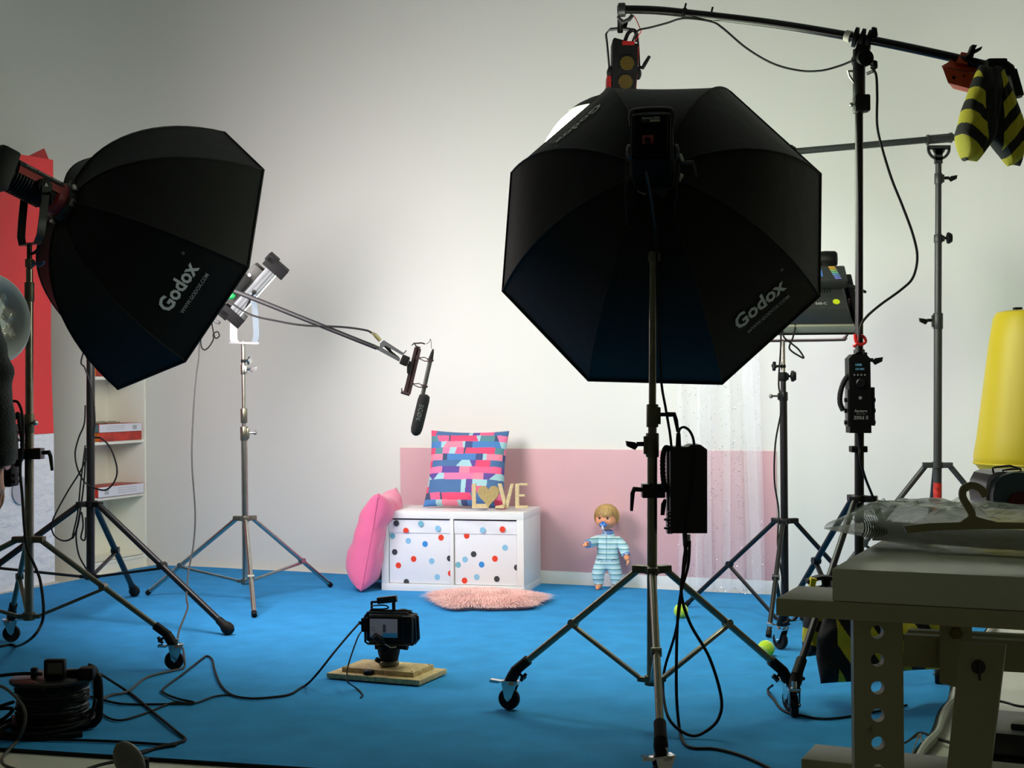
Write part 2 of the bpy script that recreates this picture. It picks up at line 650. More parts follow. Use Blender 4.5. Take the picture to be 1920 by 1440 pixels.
def stand(label, bot, top, hub_py, segs, collars, tips, group=None, name='light_stand', metal=NICKEL, hubm=DULL, legr=0.011, feet='none', brace_t=0.45, hub_r=0.045, capm=BLK, base=None, legr_sq=False, footer=None, heads=None, brace_m=None, brace_py=None):
    P0, P1 = at(*bot), at(*top)
    def A(py):
        return P0.lerp(P1, (bot[1] - py) / (bot[1] - top[1]))
    t = thing(name, label, 'light stand', (P0.x, P0.y, 0), group)
    for (a, b, r, m_) in segs:
        MB().cyl(A(a), A(b), r, n=18).build('pole_section', m_, t)
    for (a, b, r, m_, side, style) in collars:
        mb = MB()
        pa, pb = A(a), A(b)
        mb.lathe([(r * 0.93, 0), (r, 0.003), (r, (pb - pa).length - 0.003), (r * 0.93, (pb - pa).length)], pa, pb - pa, 18)
        mb.box((pa + pb) / 2 + V((side * r * 0.9, -0.004, 0)), (r * 0.9, 0.016, (pb - pa).length * 0.75), bev=0.003)
        c = mb.build('collar', m_, t)
        if style:
            mb = MB()
            knob(mb, (pa * 0.45 + pb * 0.55) + V((side * r * 1.2, -0.004, 0)), (side, -0.15, 0), style)
            mb.build('clamp_knob', capm if style != 'bolt' else STEEL, c)
    H = A(hub_py)
    B = A(brace_py or bot[1])
    mb = MB()
    pr = segs[0][2]
    mb.lathe([(pr + 0.003, -0.014), (pr + 0.009, -0.012), (pr + 0.009, 0.012), (pr + 0.003, 0.014)], H, (0, 0, 1), 18)
    ends = []
    for tip in tips:
        tip = V((tip[0], tip[1], ripple(tip[0], tip[1]) + 0.007))
        d = V((tip.x - H.x, tip.y - H.y, 0)).normalized()
        ends.append((tip, d))
        mb.box(H + d * (pr + 0.022), (0.05, 0.032, 0.024), frame(d, (0, 0, 1)), bev=0.004)
    mb.build('hub_collar', hubm, t)
    mb = MB()
    mb.lathe([(pr + 0.002, -0.016), (pr + 0.007, -0.014), (pr + 0.007, 0.014), (pr + 0.002, 0.016)], B, (0, 0, 1), 18)
    for tip, d in ends:
        mb.box(B + d * (pr + 0.014), (0.034, 0.02, 0.016), frame(d, (0, 0, 1)), bev=0.003)
    mb.build('lower_collar', hubm, t)
    for i, (tip, d) in enumerate(ends):
        a = H + d * (pr + 0.034) - V((0, 0, 0.004))
        if feet == 'caster':
            q = tip + V((0, 0, 0.135)) - d * 0.03
        elif feet == 'rubber':
            q = tip + V((0, 0, 0.022))
        else:
            q = tip + V((0, 0, 0.012))
        mb = MB()
        if legr_sq:
            mb.bar(a, q, legr * 2, legr * 2, (0, 0, 1), bev=0.004)
        else:
            mb.cyl(a, q, legr, n=14)
        leg = mb.build('leg', metal, t)
        if feet == 'caster':
            dd = (q - a).normalized()
            mb = MB()
            mb.cyl(q - dd * 0.055, q + dd * 0.012, legr + 0.006, n=14)
            mb.tube([q - dd * 0.0, q + dd * 0.02 - V((0, 0, 0.012)), V((tip.x, tip.y, 0.098)) + d * 0.004], [legr + 0.007, legr + 0.009, 0.015], 12)
            knob(mb, q - dd * 0.01 - V((0, 0, 0.018)), V((-d.x, -d.y, -0.7)), 'star', 0.75, V((-d.y, d.x, 0)))
            mb.build('leg_cap', capm, leg)
            hd = heads[i] if heads else (-d.x, -d.y, 0)
            caster(tip, hd, leg)
        elif feet == 'rubber':
            dd = (q - a).normalized()
            mb = MB()
            mb.lathe([(legr + 0.003, -0.07), (legr + 0.005, -0.04), (legr + 0.013, -0.02), (legr + 0.013, 0.0), (legr + 0.004, 0.014)], q, dd, 14)
            mb.build('rubber_foot', BLK_RUBBER, leg)
        else:
            dd = (q - a).normalized()
            MB().cyl(q - dd * 0.02, q + dd * 0.004, legr + 0.002, n=12).build('end_cap', BLK_RUBBER, leg)
        m_ = a.lerp(q, brace_t)
        mb = MB()
        s_ = B + d * (pr + 0.02)
        mb.bar(s_, m_ - V((0, 0, legr * 0.8)), 0.016, 0.012, bev=0.002)
        mb.cyl(m_ - d.cross(V((0, 0, 1))) * (legr + 0.004), m_ + d.cross(V((0, 0, 1))) * (legr + 0.004), legr + 0.003, n=10)
        mb.build('brace', brace_m or metal, t)
    return t, A

# ---------------------------------------------------------------- octagonal softboxes
def softbox(label, c, axis, phase, R, D, e, glow_col=(255, 245, 246), logos=(), TT=1.15):
    c, a = V(c), V(axis).normalized()
    e1 = a.cross(V((0, 0, 1))).normalized()
    e2 = e1.cross(a)
    ap = c - a * D
    t = thing('softbox', label, 'softbox', ap)
    rr = 0.075
    def rib(k, s):
        th = phase + k * math.pi / 4
        u = (1 - math.cos(s * TT)) / (1 - math.cos(TT))
        v = math.sin(s * TT) / math.sin(TT)
        dirn = e1 * math.cos(th) + e2 * math.sin(th)
        return ap + a * D * u + dirn * (rr + (R - rr) * v), dirn
    def surf(k, w_, s, lift=0.0):
        p, d0 = rib(k, s); q, d1 = rib(k + 1, s)
        nrm = (d0 + d1).normalized() * math.sin(s * TT * 0.9) - a * math.cos(s * TT * 0.9)
        sag = 0.008 * math.sin(math.pi * w_) * math.sin(math.pi * min(s, 1)) ** 0.8
        return p.lerp(q, w_) + nrm.normalized() * (lift - sag)
    for k in range(8):
        mb = MB()
        mb.grid(lambda u, v: surf(k, u, v), 10, 14, th=lambda u, v: surf(k, u, v, -0.004) - surf(k, u, v))
        pan = mb.build('fabric_panel', BLK_FABRIC, t)
        if k in logos:
            kw = logos[k]
            el = 2 * R * math.sin(math.pi / 8)
            al = 0.80
            def mp(x, y, w0=0.54, s0=kw[0]):
                s_ = s0 - y / al
                return surf(k, w0 + x / (el * (0.35 + 0.65 * s_)), s_, 0.004)
            text_on('logo', 'Godox', None, None, None, 0.215, LOGO, pan, bold=0.03, mapf=mp)
            text_on('web_address', 'WWW.GODOX.COM', None, None, None, 0.185, LOGO_DIM, pan, bold=0.015, mapf=lambda x, y: mp(x + 0.01, y, 0.54, kw[0] + 0.075))
            text_on('registered_mark', 'o', None, None, None, 0.010, LOGO_DIM, pan, mapf=lambda x, y: mp(x + 0.122, y + 0.048, 0.54, kw[0]))
        mb = MB()
        mb.tube([surf(k, 0, j / 16, 0.001) for j in range(17)], 0.0035, 6)
        mb.build('seam_rib', BLK_FABRIC, t)
    # rim hem and lip
    mb = MB()
    mb.tube([rib(k, 1)[0] for k in range(8)], 0.006, 6, closed=True)
    mb.build('rim_hem', BLK_FABRIC, t)
    mb = MB()
    mb.prism([c - a * 0.035 + (rib(k, 0.94)[0] - a * (rib(k, 0.94)[0] - c).dot(a) - c) * 0.975 for k in range(8)], a * 0.004)
    mb.build('diffuser', glow('softbox_glow', e, glow_col), t, label='glowing white front diffuser')
    mb = MB()
    mb.lathe([(0.060, -0.03), (0.078, -0.028), (0.082, 0.0), (0.082, 0.02), (0.070, 0.03)], ap, a, 24)
    for k in range(8):
        p, d_ = rib(k, 0.0)
        mb.box(ap + d_ * 0.083, (0.024, 0.02, 0.03), frame(d_, a), bev=0.003)
    mb.build('speed_ring', GREY_METAL, t)
    mb = MB()
    for k in (0, 5, 7):
        p, d_ = rib(k, 0.0)
        mb.box(ap - a * 0.012 + d_ * 0.088, (0.014, 0.03, 0.026), frame(d_, a), bev=0.003)
    mb.build('ring_lock', STEEL, t)
    return t, ap, a, e1, e2
# ================================================================ main octagonal softbox and its stand
soft_main, apM, axM, e1M, e2M = softbox('big black octagonal softbox seen from behind in the middle, tilted down at the doll', (0.518, 4.893, 1.60), (0.137, 0.95, -0.282), 0.356, 0.58, 0.50, MAIN_E, logos={6: (0.80,), 2: (0.60,)}, TT=0.9)
tipL, tipR, tipF = fl(955, 1335), fl(1481, 1338), fl(1240, 1490)
st_main, A_main = stand('tall grey steel wheeled light stand holding up the big octagonal softbox',
    (1222, 1288, 4.42), (1224, 478, 4.42), 1068,
    [(1284, 845, 0.0157, NICKEL), (845, 760, 0.0135, NICKEL), (790, 486, 0.0115, NICKEL), (486, 432, 0.008, BLK_METAL)],
    [(857, 812, 0.0205, DULL, -1, 'wing'), (801, 758, 0.0185, DULL, 1, 'lever'), (492, 472, 0.0165, DULL, 1, 'wing')],
    [tipL, tipR, tipF], feet='caster', metal=NICKEL, hubm=DULL, brace_t=0.52, heads=[(0.9, -0.3, 0), (0.3, -1, 0), (0.95, 0.3, 0)], name='light_stand', brace_py=1275)

# fixture behind the softbox: body, yoke, handle
def yoke_light(label, name='studio_light'):
    pass
body_c = apM - axM * 0.135
fx = thing('studio_light', 'black studio lamp clipped to the back of the big octagonal softbox, red power socket', 'studio light', apM - axM * 0.2)
Rm = Matrix((e1M, e2M, -axM)).transposed()
mb = MB()
mb.box(body_c, (0.118, 0.150, 0.21), Rm, bev=0.014)
mb.box(body_c + e2M * 0.0 - axM * 0.108, (0.100, 0.128, 0.02), Rm, bev=0.006)
mb.build('lamp_body', BLK_MATT, fx)
mb = MB()
for k in range(7):
    for s_ in (-1, 1):
        mb.box(body_c + e1M * 0.060 * s_ - axM * (-0.07 + k * 0.022), (0.006, 0.10, 0.009), Rm, bev=0.001)
mb.build('cooling_fins', BLK_METAL, fx)
mb = MB()
mb.cyl(apM - axM * 0.045, apM + axM * 0.005, 0.057, 0.060, n=24)
mb.build('mount_collar', GREY_METAL, fx)
# top hoop handle
mb = MB()
hp = [body_c + e1M * x + e2M * y - axM * 0.07 for x, y in ((-0.058, 0.05), (-0.062, 0.088), (-0.045, 0.104), (0.045, 0.104), (0.062, 0.088), (0.058, 0.05))]
mb.tube(smooth_pts(hp, 4), 0.008, 8)
mb.build('carry_handle', BLK_METAL, fx)
# label plate and text
lp = body_c - axM * 0.1195 + e2M * 0.047
mb = MB(); mb.box(lp, (0.058, 0.018, 0.002), Rm); pl = mb.build('label_plate', M('label_black', (26, 26, 22), 0.5), fx)
mb = MB(); mb.box(lp + e1M * 0.012 - e2M * 0.004 - axM * 0.0012, (0.028, 0.007, 0.001), Rm); mb.build('sticker', M('sticker', (150, 148, 120), 0.6), pl)
text_on('label_text', 'Aputure 300d', lp + e2M * 0.004 - axM * 0.0012, e1M, e2M, 0.05, LOGO, pl)
mb = MB(); mb.box(body_c - axM * 0.119 - e2M * 0.018 - e1M * 0.008, (0.034, 0.03, 0.006), Rm, bev=0.003); sk = mb.build('power_socket', M('socket_red', (120, 16, 14), 0.45), fx)
mb = MB(); mb.cyl(body_c - axM * 0.118 - e2M * 0.024 - e1M * 0.008, body_c - axM * 0.15 - e2M * 0.034 - e1M * 0.008, 0.009, n=12); mb.build('plug', BLK, sk)
# yoke: U from the stand head up to the pivots
piv = body_c + e2M * 0.0
yb = at(1224, 436, 4.42)
mb = MB()
U = []
for x, z in ((-0.078, 0), (-0.078, -0.10), (-0.072, -0.16), (-0.05, -0.185), (0.05, -0.185), (0.072, -0.16), (0.078, -0.10), (0.078, 0)):
    base = piv + V((x, 0, 0))
    U.append(V((piv.x + x, piv.y + (yb.y - piv.y) * min(1, -z / 0.185), piv.z + (yb.z - piv.z) * (-z / 0.185))))
mb.strip(U, V((0, 0.026, 0)), [V((0.006, 0, 0))] * 3 + [V((0.004, 0, 0.005))] + [V((-0.004, 0, 0.005))] + [V((0.006, 0, 0))] * 3)
yk = mb.build('yoke', BLK_METAL, fx)
mb = MB()
for s_ in (-1, 1):
    mb.lathe([(0.020, 0), (0.024, 0.006), (0.022, 0.014), (0.012, 0.018)], piv + V((0.062 * s_, 0, 0)), (s_, 0, 0), 16)
knob(mb, piv + V((0.084, -0.01, -0.035)), (1, -0.1, 0), 'lever', 0.8)
mb.build('pivot_lock', GREY_METAL, yk)
# hanging cable down the stand
cable('thin black lamp cable running down the main stand into the ballast', [tuple((1212, 322, 4.06)), (1222, 380, 4.2), (1230, 450, 4.37), (1233, 520, 4.385), (1236, 620, 4.39), (1240, 715, 4.39), (1248, 765, 4.37), (1256, 812, 4.36), (1259, 840, 4.36)], 0.0042)

# ballast on the main stand
YB = 4.40
def bx(mb, x0, x1, y0, y1, Y, dp, bev=0.004):
    a, b = at(x0, y1, Y), at(x1, y0, Y)
    mb.box((a + b) / 2, (abs(b.x - a.x), dp, abs(b.z - a.z)), None, bev)
bal = thing('ballast', 'black power ballast box hanging on the main stand with braided strap', 'power supply', at(1286, 1000, YB))
mb = MB()
o = at(1256, 1000, YB - 0.05)
sc_ = YB / F_PX
outline = [(1257, 838), (1290, 838), (1296, 834), (1314, 834), (1326, 843), (1326, 1000), (1257, 1000)]
mb.prism([at(x, y, YB - 0.045) for x, y in outline], V((0, 0.10, 0)))
mb.build('ballast_case', M('ballast_black', (9, 9, 9), 0.5, var=(20, 0.2)), bal)
mb = MB()
for k in range(6):
    bx(mb, 1250, 1258, 958 + k * 7, 961 + k * 7, YB - 0.01, 0.06, 0.001)
bx(mb, 1250, 1259, 840, 1000, YB + 0.02, 0.04, 0.003)
mb.build('cooling_fins', BLK_METAL, bal)
mb = MB()
for py in (974, 990):
    mb.cyl(at(1245, py, YB - 0.03), at(1262, py + 2, YB - 0.03), 0.0035, n=8)
mb.build('hook_pins', GREY_METAL, bal)
mb = MB()
pts = cpts([(1256, 842, YB - 0.03), (1248, 840, YB - 0.04), (1243, 856, YB - 0.045), (1243, 890, YB - 0.045), (1247, 922, YB - 0.03)], 0, 10)
mb.tube(pts, [0.0075 + 0.0016 * (k % 2) for k in range(len(pts))], 8)
mb.build('braided_strap', BLK_RUBBER, bal)
mb = MB()
for x, y0, y1, r in ((1272, 838, 812, 0.009), (1284, 1000, 1024, 0.0075)):
    mb.cyl(at(x, y0, YB - 0.01), at(x, y1, YB - 0.01), r, r * 0.75, n=12)
mb.build('cable_plug', BLK, bal)
mb = MB()
mb.cyl(at(1291, 1002, YB - 0.012), at(1291, 1014, YB - 0.012), 0.006, n=12)
mb.build('silver_plug', STEEL, bal, label='silver connector')
# maker's dim lettering
mb = MB()
a = at(1226, 919, 4.42)
bx(mb, 1203, 1246, 906, 933, 4.415, 0.05, 0.004)
cl = mb.build('pipe_clamp', BLK_METAL, bal)
mb = MB()
mb.tube([at(1204, 918, 4.40), at(1189, 917, 4.39), at(1186, 925, 4.38), at(1184, 958, 4.37)], [0.007, 0.008, 0.0075, 0.005], 8)
mb.build('clamp_lever', BLK, cl)
mb = MB(); mb.prism([at(1246, 935, 4.38), at(1240, 945, 4.38), at(1239, 966, 4.38), at(1246, 966, 4.38), at(1250, 938, 4.38)], V((0, 0.012, 0))); mb.build('clamp_tab', BLK, bal)
cable('short black cable looping over the top of the ballast on the main stand', [(1272, 813, 4.39), (1275, 804, 4.38), (1283, 801, 4.37), (1293, 808, 4.36), (1300, 824, 4.345), (1302, 850, 4.34), (1301, 900, 4.34), (1290, 960, 4.34), (1285, 1010, 4.35), (1284, 1040, 4.35)], 0.0042)
cable('long black cable dropping from the ballast to the carpet, ending in a wide hanging loop', [(1284, 1024, 4.38), (1287, 1042, 4.36), (1277, 1107, 4.35), (1293, 1167, 4.33), (1330, 1233, 4.31), (1352, 1307, 4.30), (1347, 1347, 4.29), (1323, 1371, 4.28), (1297, 1379, 4.28), (1267, 1363, 4.3), (1250, 1337, 4.34), (1243, 1290, 4.46), (1247, 1250, 4.48), (1267, 1183, 4.40), (1277, 1113, 4.38), (1283, 1042, 4.37), (1291, 1014, 4.39)], 0.0048)
cable('black mains cable trailing from the ballast along the carpet to the lower right', [(1293, 1014, 4.40), (1290, 1060, 4.38), (1277, 1110, 4.37), (1270, 1170, 4.36), (1268, 1290, 4.34), (1273, 1360, 4.33), (1282, 1392), (1300, 1402), (1340, 1404), (1390, 1418), (1450, 1444), (1500, 1480)], 0.0048)

# ================================================================ boom stand with overhead lamp
SQ = M('black_tube', (20, 19, 19), 0.22, metal=0.4)
st_boom, A_boom = stand('tall black boom stand at the right carrying the overhead arm, lamp controller on its column',
    (1611, 1290, 5.10), (1611, 85, 5.10), 935,
    [(1290, 810, 0.0168, BLK_METAL), (815, 205, 0.0142, SQ)],
    [(212, 92, 0.022, BLK_METAL, 0.3, None), (700, 655, 0.02, BLK_METAL, 1, 'wing')],
    [fl(1489, 1350), fl(1463, 1221), fl(1760, 1290)], feet='caster', metal=BLK_METAL, hubm=BLK_METAL, brace_m=BLK_METAL, legr=0.0115, brace_t=0.5, heads=[(-0.1, -1, 0), (0.5, -0.8, 0), (0.3, 0.8, 0)], brace_py=1225)
# head casting, knobs and pivot on top
mb = MB()
pc = at(1617, 72, 5.10)
bd = (at(1700, 90, 5.06) - at(1540, 58, 5.14)).normalized()
for k in (-1, 0, 1):
    mb.lathe([(0.026, -0.008), (0.036, -0.006), (0.036, 0.006), (0.026, 0.008)], pc + bd * 0.024 * k, bd, 20)
mb.box(pc + bd * 0.0 - V((0, 0, 0.045)), (0.05, 0.05, 0.06), frame(bd, (0, 0, 1)), bev=0.01)
mb.lathe([(0.018, -0.036), (0.030, -0.03), (0.030, 0.03), (0.018, 0.036)], pc - V((0, 0, 0.075)), (0.2, -1, 0), 18)
hd = mb.build('tilting_clamp', BLK, st_boom)
mb = MB()
knob(mb, at(1630, 62, 5.08), (0.9, -0.3, 0.1), 'disc', 0.8)
knob(mb, at(1632, 122, 5.06), (0.9, -0.3, 0), 'disc', 0.7)
mb.build('clamp_knob', BLK, hd)
mb = MB()
mb.tube([at(1600, 133, 5.07), at(1590, 133, 5.05), at(1593, 142, 5.05), at(1602, 155, 5.05)], 0.0042, 8)
mb.tube([at(1626, 138, 5.07), at(1638, 133, 5.05)], 0.006, 8)
mb.sph(at(1597, 196, 5.08), 0.008); mb.build('steel_pin', STEEL, hd)
mb = MB(); bx(mb, 1601, 1630, 178, 210, 5.095, 0.05, 0.008); mb.build('pole_lock', BLK, st_boom)

boom = thing('lighting_boom', 'long black tube balanced across the tall boom stand at the top right', 'boom', at(1611, 72, 5.1))
bp = cpts([(1164, 17, 5.46), (1230, 19, 5.41), (1300, 26, 5.36), (1450, 44, 5.25), (1612, 71, 5.10), (1740, 97, 5.0), (1880, 129, 4.90)], 0, 8)
MB().tube(bp, 0.0162, 16).build('boom_tube', SQ, boom)
MB().cyl(at(1586, 66, 5.125), at(1596, 69, 5.115), 0.0205, n=16).build('white_collar', M('white_tape', (205, 195, 185), 0.6), boom, label='white collar on the tube')
mb = MB()
tp = at(1166, 18, 5.46)
mb.lathe([(0.014, -0.018), (0.027, -0.012), (0.027, 0.012), (0.014, 0.018)], tp, (1, -0.1, 0), 16)
mb.tube([tp + V((0, 0, -0.01)), at(1160, 32, 5.46), at(1166, 42, 5.46), at(1180, 36, 5.46), at(1186, 28, 5.46)], 0.008, 8)
mb.build('end_swivel', GREY_METAL, boom)
mb = MB()
for x, y in ((1283, 24), (1333, 31)):
    c_ = at(x, y, 5.37)
    mb.lathe([(0.018, -0.007), (0.020, -0.005), (0.020, 0.005), (0.018, 0.007)], c_, bd, 14)
    mb.bar(c_ + V((0, -0.018, 0.012)), c_ + V((0.005, -0.02, 0.032)), 0.006, 0.006)
mb.build('cable_tie', BLK_RUBBER, boom)

# overhead lamp
lm = thing('studio_light', 'red and black lamp with round honeycomb vents, hanging from the left boom end', 'studio light', at(1168, 175, 5.5))
YL = 5.5
mb = MB()
mb.cyl(at(1163, 36, 5.47), at(1163, 60, YL), 0.011, n=12)
mb.prism([at(1170, 36, YL), at(1179, 38, YL), at(1175, 52, YL), at(1168, 50, YL)], V((0, 0.012, 0)))
mb.build('spigot', BLK, lm)
U = [(1143, 135), (1141, 110), (1138, 78), (1136, 64), (1143, 55), (1165, 53), (1188, 56), (1195, 64), (1197, 90), (1199, 130)]
mb = MB()
mb.strip([at(x, y, YL) for x, y in U], V((0, 0.03, 0)), [V((0.006, 0, 0))] * 4 + [V((0.002, 0, 0.006))] * 3 + [V((0.006, 0, 0))] * 3)
yk = mb.build('yoke', BLK_METAL, lm)
mb = MB()
for x, y, s_ in ((1146, 136, -1), (1195, 137, 1)):
    mb.lathe([(0.022, -0.006), (0.026, 0.0), (0.024, 0.008), (0.012, 0.014)], at(x, y, YL - 0.01), (s_, -0.35, 0), 18)
mb.tube([at(1199, 125, YL - 0.02), at(1205, 127, YL - 0.03), at(1209, 120, YL - 0.03), at(1218, 105, YL - 0.03)], [0.006, 0.0075, 0.0075, 0.006], 8)
mb.build('pivot_lock', BLK, yk)
mb = MB()
body = [(1149, 74), (1152, 70), (1196, 82), (1196, 130), (1191, 173), (1148, 172)]
mb.prism([at(x, y, YL - 0.05) for x, y in body], V((0, 0.11, 0)))
mb.build('lamp_body', BLK, lm)
mb = MB()
mb.prism([at(1138, 142, YL - 0.03), at(1146, 142, YL - 0.045), at(1146, 172, YL - 0.045), at(1137, 172, YL - 0.03)], V((0, 0.07, 0)))
mb.prism([at(1167, 76, YL - 0.052), at(1190, 77, YL - 0.052), at(1190, 84, YL - 0.052), at(1167, 84, YL - 0.052)], V((0, 0.03, 0)))
mb.prism([at(1196, 86, YL - 0.045), at(1198.5, 87, YL - 0.04), at(1193, 172, YL - 0.04), at(1191, 172, YL - 0.045)], V((0, 0.06, 0)))
mb.build('red_trim', DKRED, lm)
VENT = M('vent_brass', (150, 128, 40), 0.4, metal=0.6)
for cx, cy, r in ((1176, 118, 15), (1173, 153, 15)):
    mb = MB()
    mb.lathe([(r * YL / F_PX, 0), (r * YL / F_PX, 0.002), (0, 0.002)], at(cx, cy, YL - 0.053), (0, -1, 0), 20)
    vt = mb.build('round_vent', BLK, lm)
    mb = MB()
    for i in range(-8, 9):
        for j in range(-8, 9):
            hx = (i + 0.5 * (j & 1)) * 2.3; hy = j * 2.0
            if hx * hx + hy * hy < (r - 2) ** 2:
                mb.lathe([(0.0014, 0), (0.0014, 0.0008)], at(cx + hx, cy + hy, YL - 0.0555), (0, -1, 0), 6)
    o = mb.build('honeycomb_cells', VENT, vt, smooth=False, label='brass coloured honeycomb')
mb = MB()
mb.tube(smooth_pts([at(x, y, YL - 0.03) for x, y in ((1172, 76), (1178, 62), (1187, 56), (1193, 62), (1194, 78))], 5), 0.0075, 8)
mb.build('carry_handle', BLK_METAL, lm)
MB().tube(cpts([(1187, 27, 5.46), (1193, 36, 5.46), (1199, 50, 5.45), (1202, 58, 5.45), (1196, 68, 5.46), (1190, 78, 5.45)], 0), 0.0018, 6).build('safety_wire', RED, lm, label='thin red safety wire with clip')
# lantern softbox under it
LC = at(1165, 338, 5.56); LR = 0.335
ln = thing('lantern_softbox', 'round glowing lantern softbox under the overhead lamp, mostly hidden behind the octagonal softbox', 'softbox', LC)
prof = [(LR * math.sin(math.pi * k / 24), LR * math.cos(math.pi * k / 24)) for k in range(4, 25)]
prof[-1] = (0.0, prof[-1][1])
MB().lathe(prof, LC, (0, 0, 1), 32).build('lantern_cloth', glow('lantern_glow', LANTERN_E, (238, 255, 218)), ln, label='glowing white cloth ball')
prof = [(0.06, LR + 0.02)] + [((LR + 0.006) * math.sin(math.pi * k / 24) , (LR + 0.006) * math.cos(math.pi * k / 24)) for k in range(2, 6)]
mb = MB().lathe(prof, LC, (0, 0, 1), 32)
mb.build('black_skirt', BLK_FABRIC, ln)
MB().cyl(LC + V((0, 0, LR - 0.005)), at(1168, 168, YL), 0.055, n=20).build('speed_ring', GREY_METAL, ln)
cable('black cable strapped along the boom arm and swagging to the top of its stand', [(1186, 78, 5.46), (1191, 66, 5.44), (1198, 56, 5.43), (1220, 51, 5.4), (1250, 43, 5.38), (1283, 34, 5.35), (1333, 40, 5.34), (1355, 52, 5.31), (1400, 90, 5.28), (1450, 119, 5.24), (1500, 132, 5.2), (1540, 132, 5.15), (1575, 123, 5.11), (1600, 113, 5.06)], 0.0042)
cable('black cable hanging in a long bow from the boom stand head to the lamp controller', [(1634, 126, 5.06), (1643, 140, 5.04), (1645, 180, 5.03), (1645, 235, 5.03), (1655, 280, 5.03), (1672, 335, 5.03), (1692, 385, 5.03), (1712, 440, 5.03), (1720, 482, 5.03), (1712, 520, 5.02), (1690, 543, 5.02), (1650, 572, 5.01), (1625, 594, 5.0), (1614, 612, 4.99), (1611, 640, 4.99)], 0.0046)

# counterweight, clamp and sandbag at the other end
ORANGE = M('counterweight_orange', (206, 72, 26), 0.5, var=(12, 0.15), bump=(30, 0.2))
cw = thing('counterweight', 'orange metal counterweight clamped under the right end of the boom arm', 'counterweight', at(1805, 165, 4.95))
mb = MB()
f0 = [(1767, 125), (1829, 139), (1831, 141), (1823, 167), (1778, 155)]
mb.prism([at(x, y, 4.93) for x, y in f0], V((0.05, 0.10, 0.0)))
mb.prism([at(1765, 124, 4.935), at(1797, 105, 4.97), at(1832, 117, 4.97), at(1836, 136, 4.935)], V((0.05, 0.09, 0.0)))
mb.prism([at(1793, 116, 4.93), at(1803, 97, 4.95), at(1816, 99, 4.95), at(1815, 120, 4.93)], V((0.02, 0.08, 0)))
mb.build('weight_block', ORANGE, cw)
mb = MB()
mb.cyl(at(1789, 145, 4.925), at(1789, 145, 4.935), 0.006, n=10); mb.cyl(at(1808, 142, 4.925), at(1808, 142, 4.935), 0.0035, n=8)
mb.build('bolt', BLK, cw)
mb = MB()
mb.prism([at(1817, 102, 4.9), at(1824, 83, 4.9), at(1833, 84, 4.9), at(1829, 92, 4.9), at(1843, 86, 4.9), at(1840, 93, 4.9), at(1827, 100, 4.9), at(1826, 106, 4.9)], V((0, 0.03, 0)))
mb.build('clamp_handle', BLK, cw)
mb = MB()
bx(mb, 1847, 1884, 112, 134, 4.87, 0.07, 0.008)
mb.tube([at(1884, 122, 4.87), at(1893, 128, 4.87), at(1897, 140, 4.87)], 0.018, 10)
mb.bar(at(1897, 132, 4.87), at(1911, 182, 4.85), 0.03, 0.034, (0, -1, 0), bev=0.006)
hk = tag(mb.build('boom_end_grip', BLK), 'black hinged grip with a drooping handle at the right end of the boom arm', 'boom grip')

STRIPES = M('striped_sandbag', (200, 190, 40), 0.75, attr='col', bump=(90, 0.3, 0.003))
YEL, BLKC = s2l((202, 190, 42)), s2l((14, 13, 12))
def cushion(mb, c, U, Vv, N, w, h, t, nu=26, nv=26, pinch=0.06, power=0.5, mi=0, shape=None, wr=0.0, seed=0):
    c, U, Vv, N = V(c), V(U).normalized(), V(Vv).normalized(), V(N).normalized()
    for sgn in (1, -1):
        def fn(u, v):
            a, b = 2 * u - 1, 2 * v - 1
            x = a * w / 2 * (1 - pinch * (1 - b * b))
            y = b * h / 2 * (1 - pinch * (1 - a * a))
            z = sgn * t / 2 * (max(0, (1 - a ** 4)) * max(0, (1 - b ** 4))) ** power
            if shape:
                x, y, z = shape(a, b, x, y, z)
            if wr:
                z += wr * sgn * noise.noise(V((a * 3 + seed, b * 3, seed))) * (1 - a * a) ** .3 * (1 - b * b) ** .3
            return c + U * x + Vv * y + N * z
        mb.grid(fn if sgn > 0 else (lambda u, v: fn(1 - u, v)), nu, nv, mi=mi)
    bmesh.ops.remove_doubles(mb.bm, verts=mb.bm.verts, dist=1e-5)
    return mb
def bee(loc, U, W, period, duty, ang, ok):
    def f(p, c):
        q = c - loc
        x, y = q.dot(U), q.dot(W)
        if not ok(x, y, p):
            return BLKC
        return YEL if ((x * math.cos(ang) + y * math.sin(ang)) / period) % 1 < duty else BLKC
    return f
bag = thing('sandbag', 'black and yellow striped saddle sandbag hanging from the end of the boom arm', 'sandbag', at(1860, 300, 4.85))
# two lobes, hung from the strap
def lobe(name, c, W, U, w, h, t, ang, ok, parent, seed, period=0.085, duty=0.55, bot_=0.9):
    W = V(W).normalized(); U = V(U).normalized(); N = U.cross(W)
    mb = MB()
    def shp(a, b, x, y, z):
        tb_ = [(-1, bot_), (-.8, .3 + .7 * bot_), (-.45, 1.0), (0, .97), (.5, .78), (1, .55)]
        k = 1
        for (b0, k0), (b1, k1) in zip(tb_, tb_[1:]):
            if b0 <= b <= b1: k = k0 + (k1 - k0) * (b - b0) / (b1 - b0)
        return x * k, y, z * (0.55 + 0.6 * (1 - (b + 1) / 2))
    cushion(mb, c, U, W, N, w, h, t, 120, 130, 0.03, 0.45, shape=shp, wr=0.012, seed=seed)
    return mb.build(name, STRIPES, parent, colors=bee(V(c), U, W, period, duty, ang, ok))
lobe('sand_lobe', at(1838, 212, 4.80), at(1860, 120, 4.82) - at(1826, 290, 4.80), (1, 0.25, 0), 0.135, 0.34, 0.12, 0.95, lambda x, y, p: x < -0.006, bag, 1, bot_=0.35)
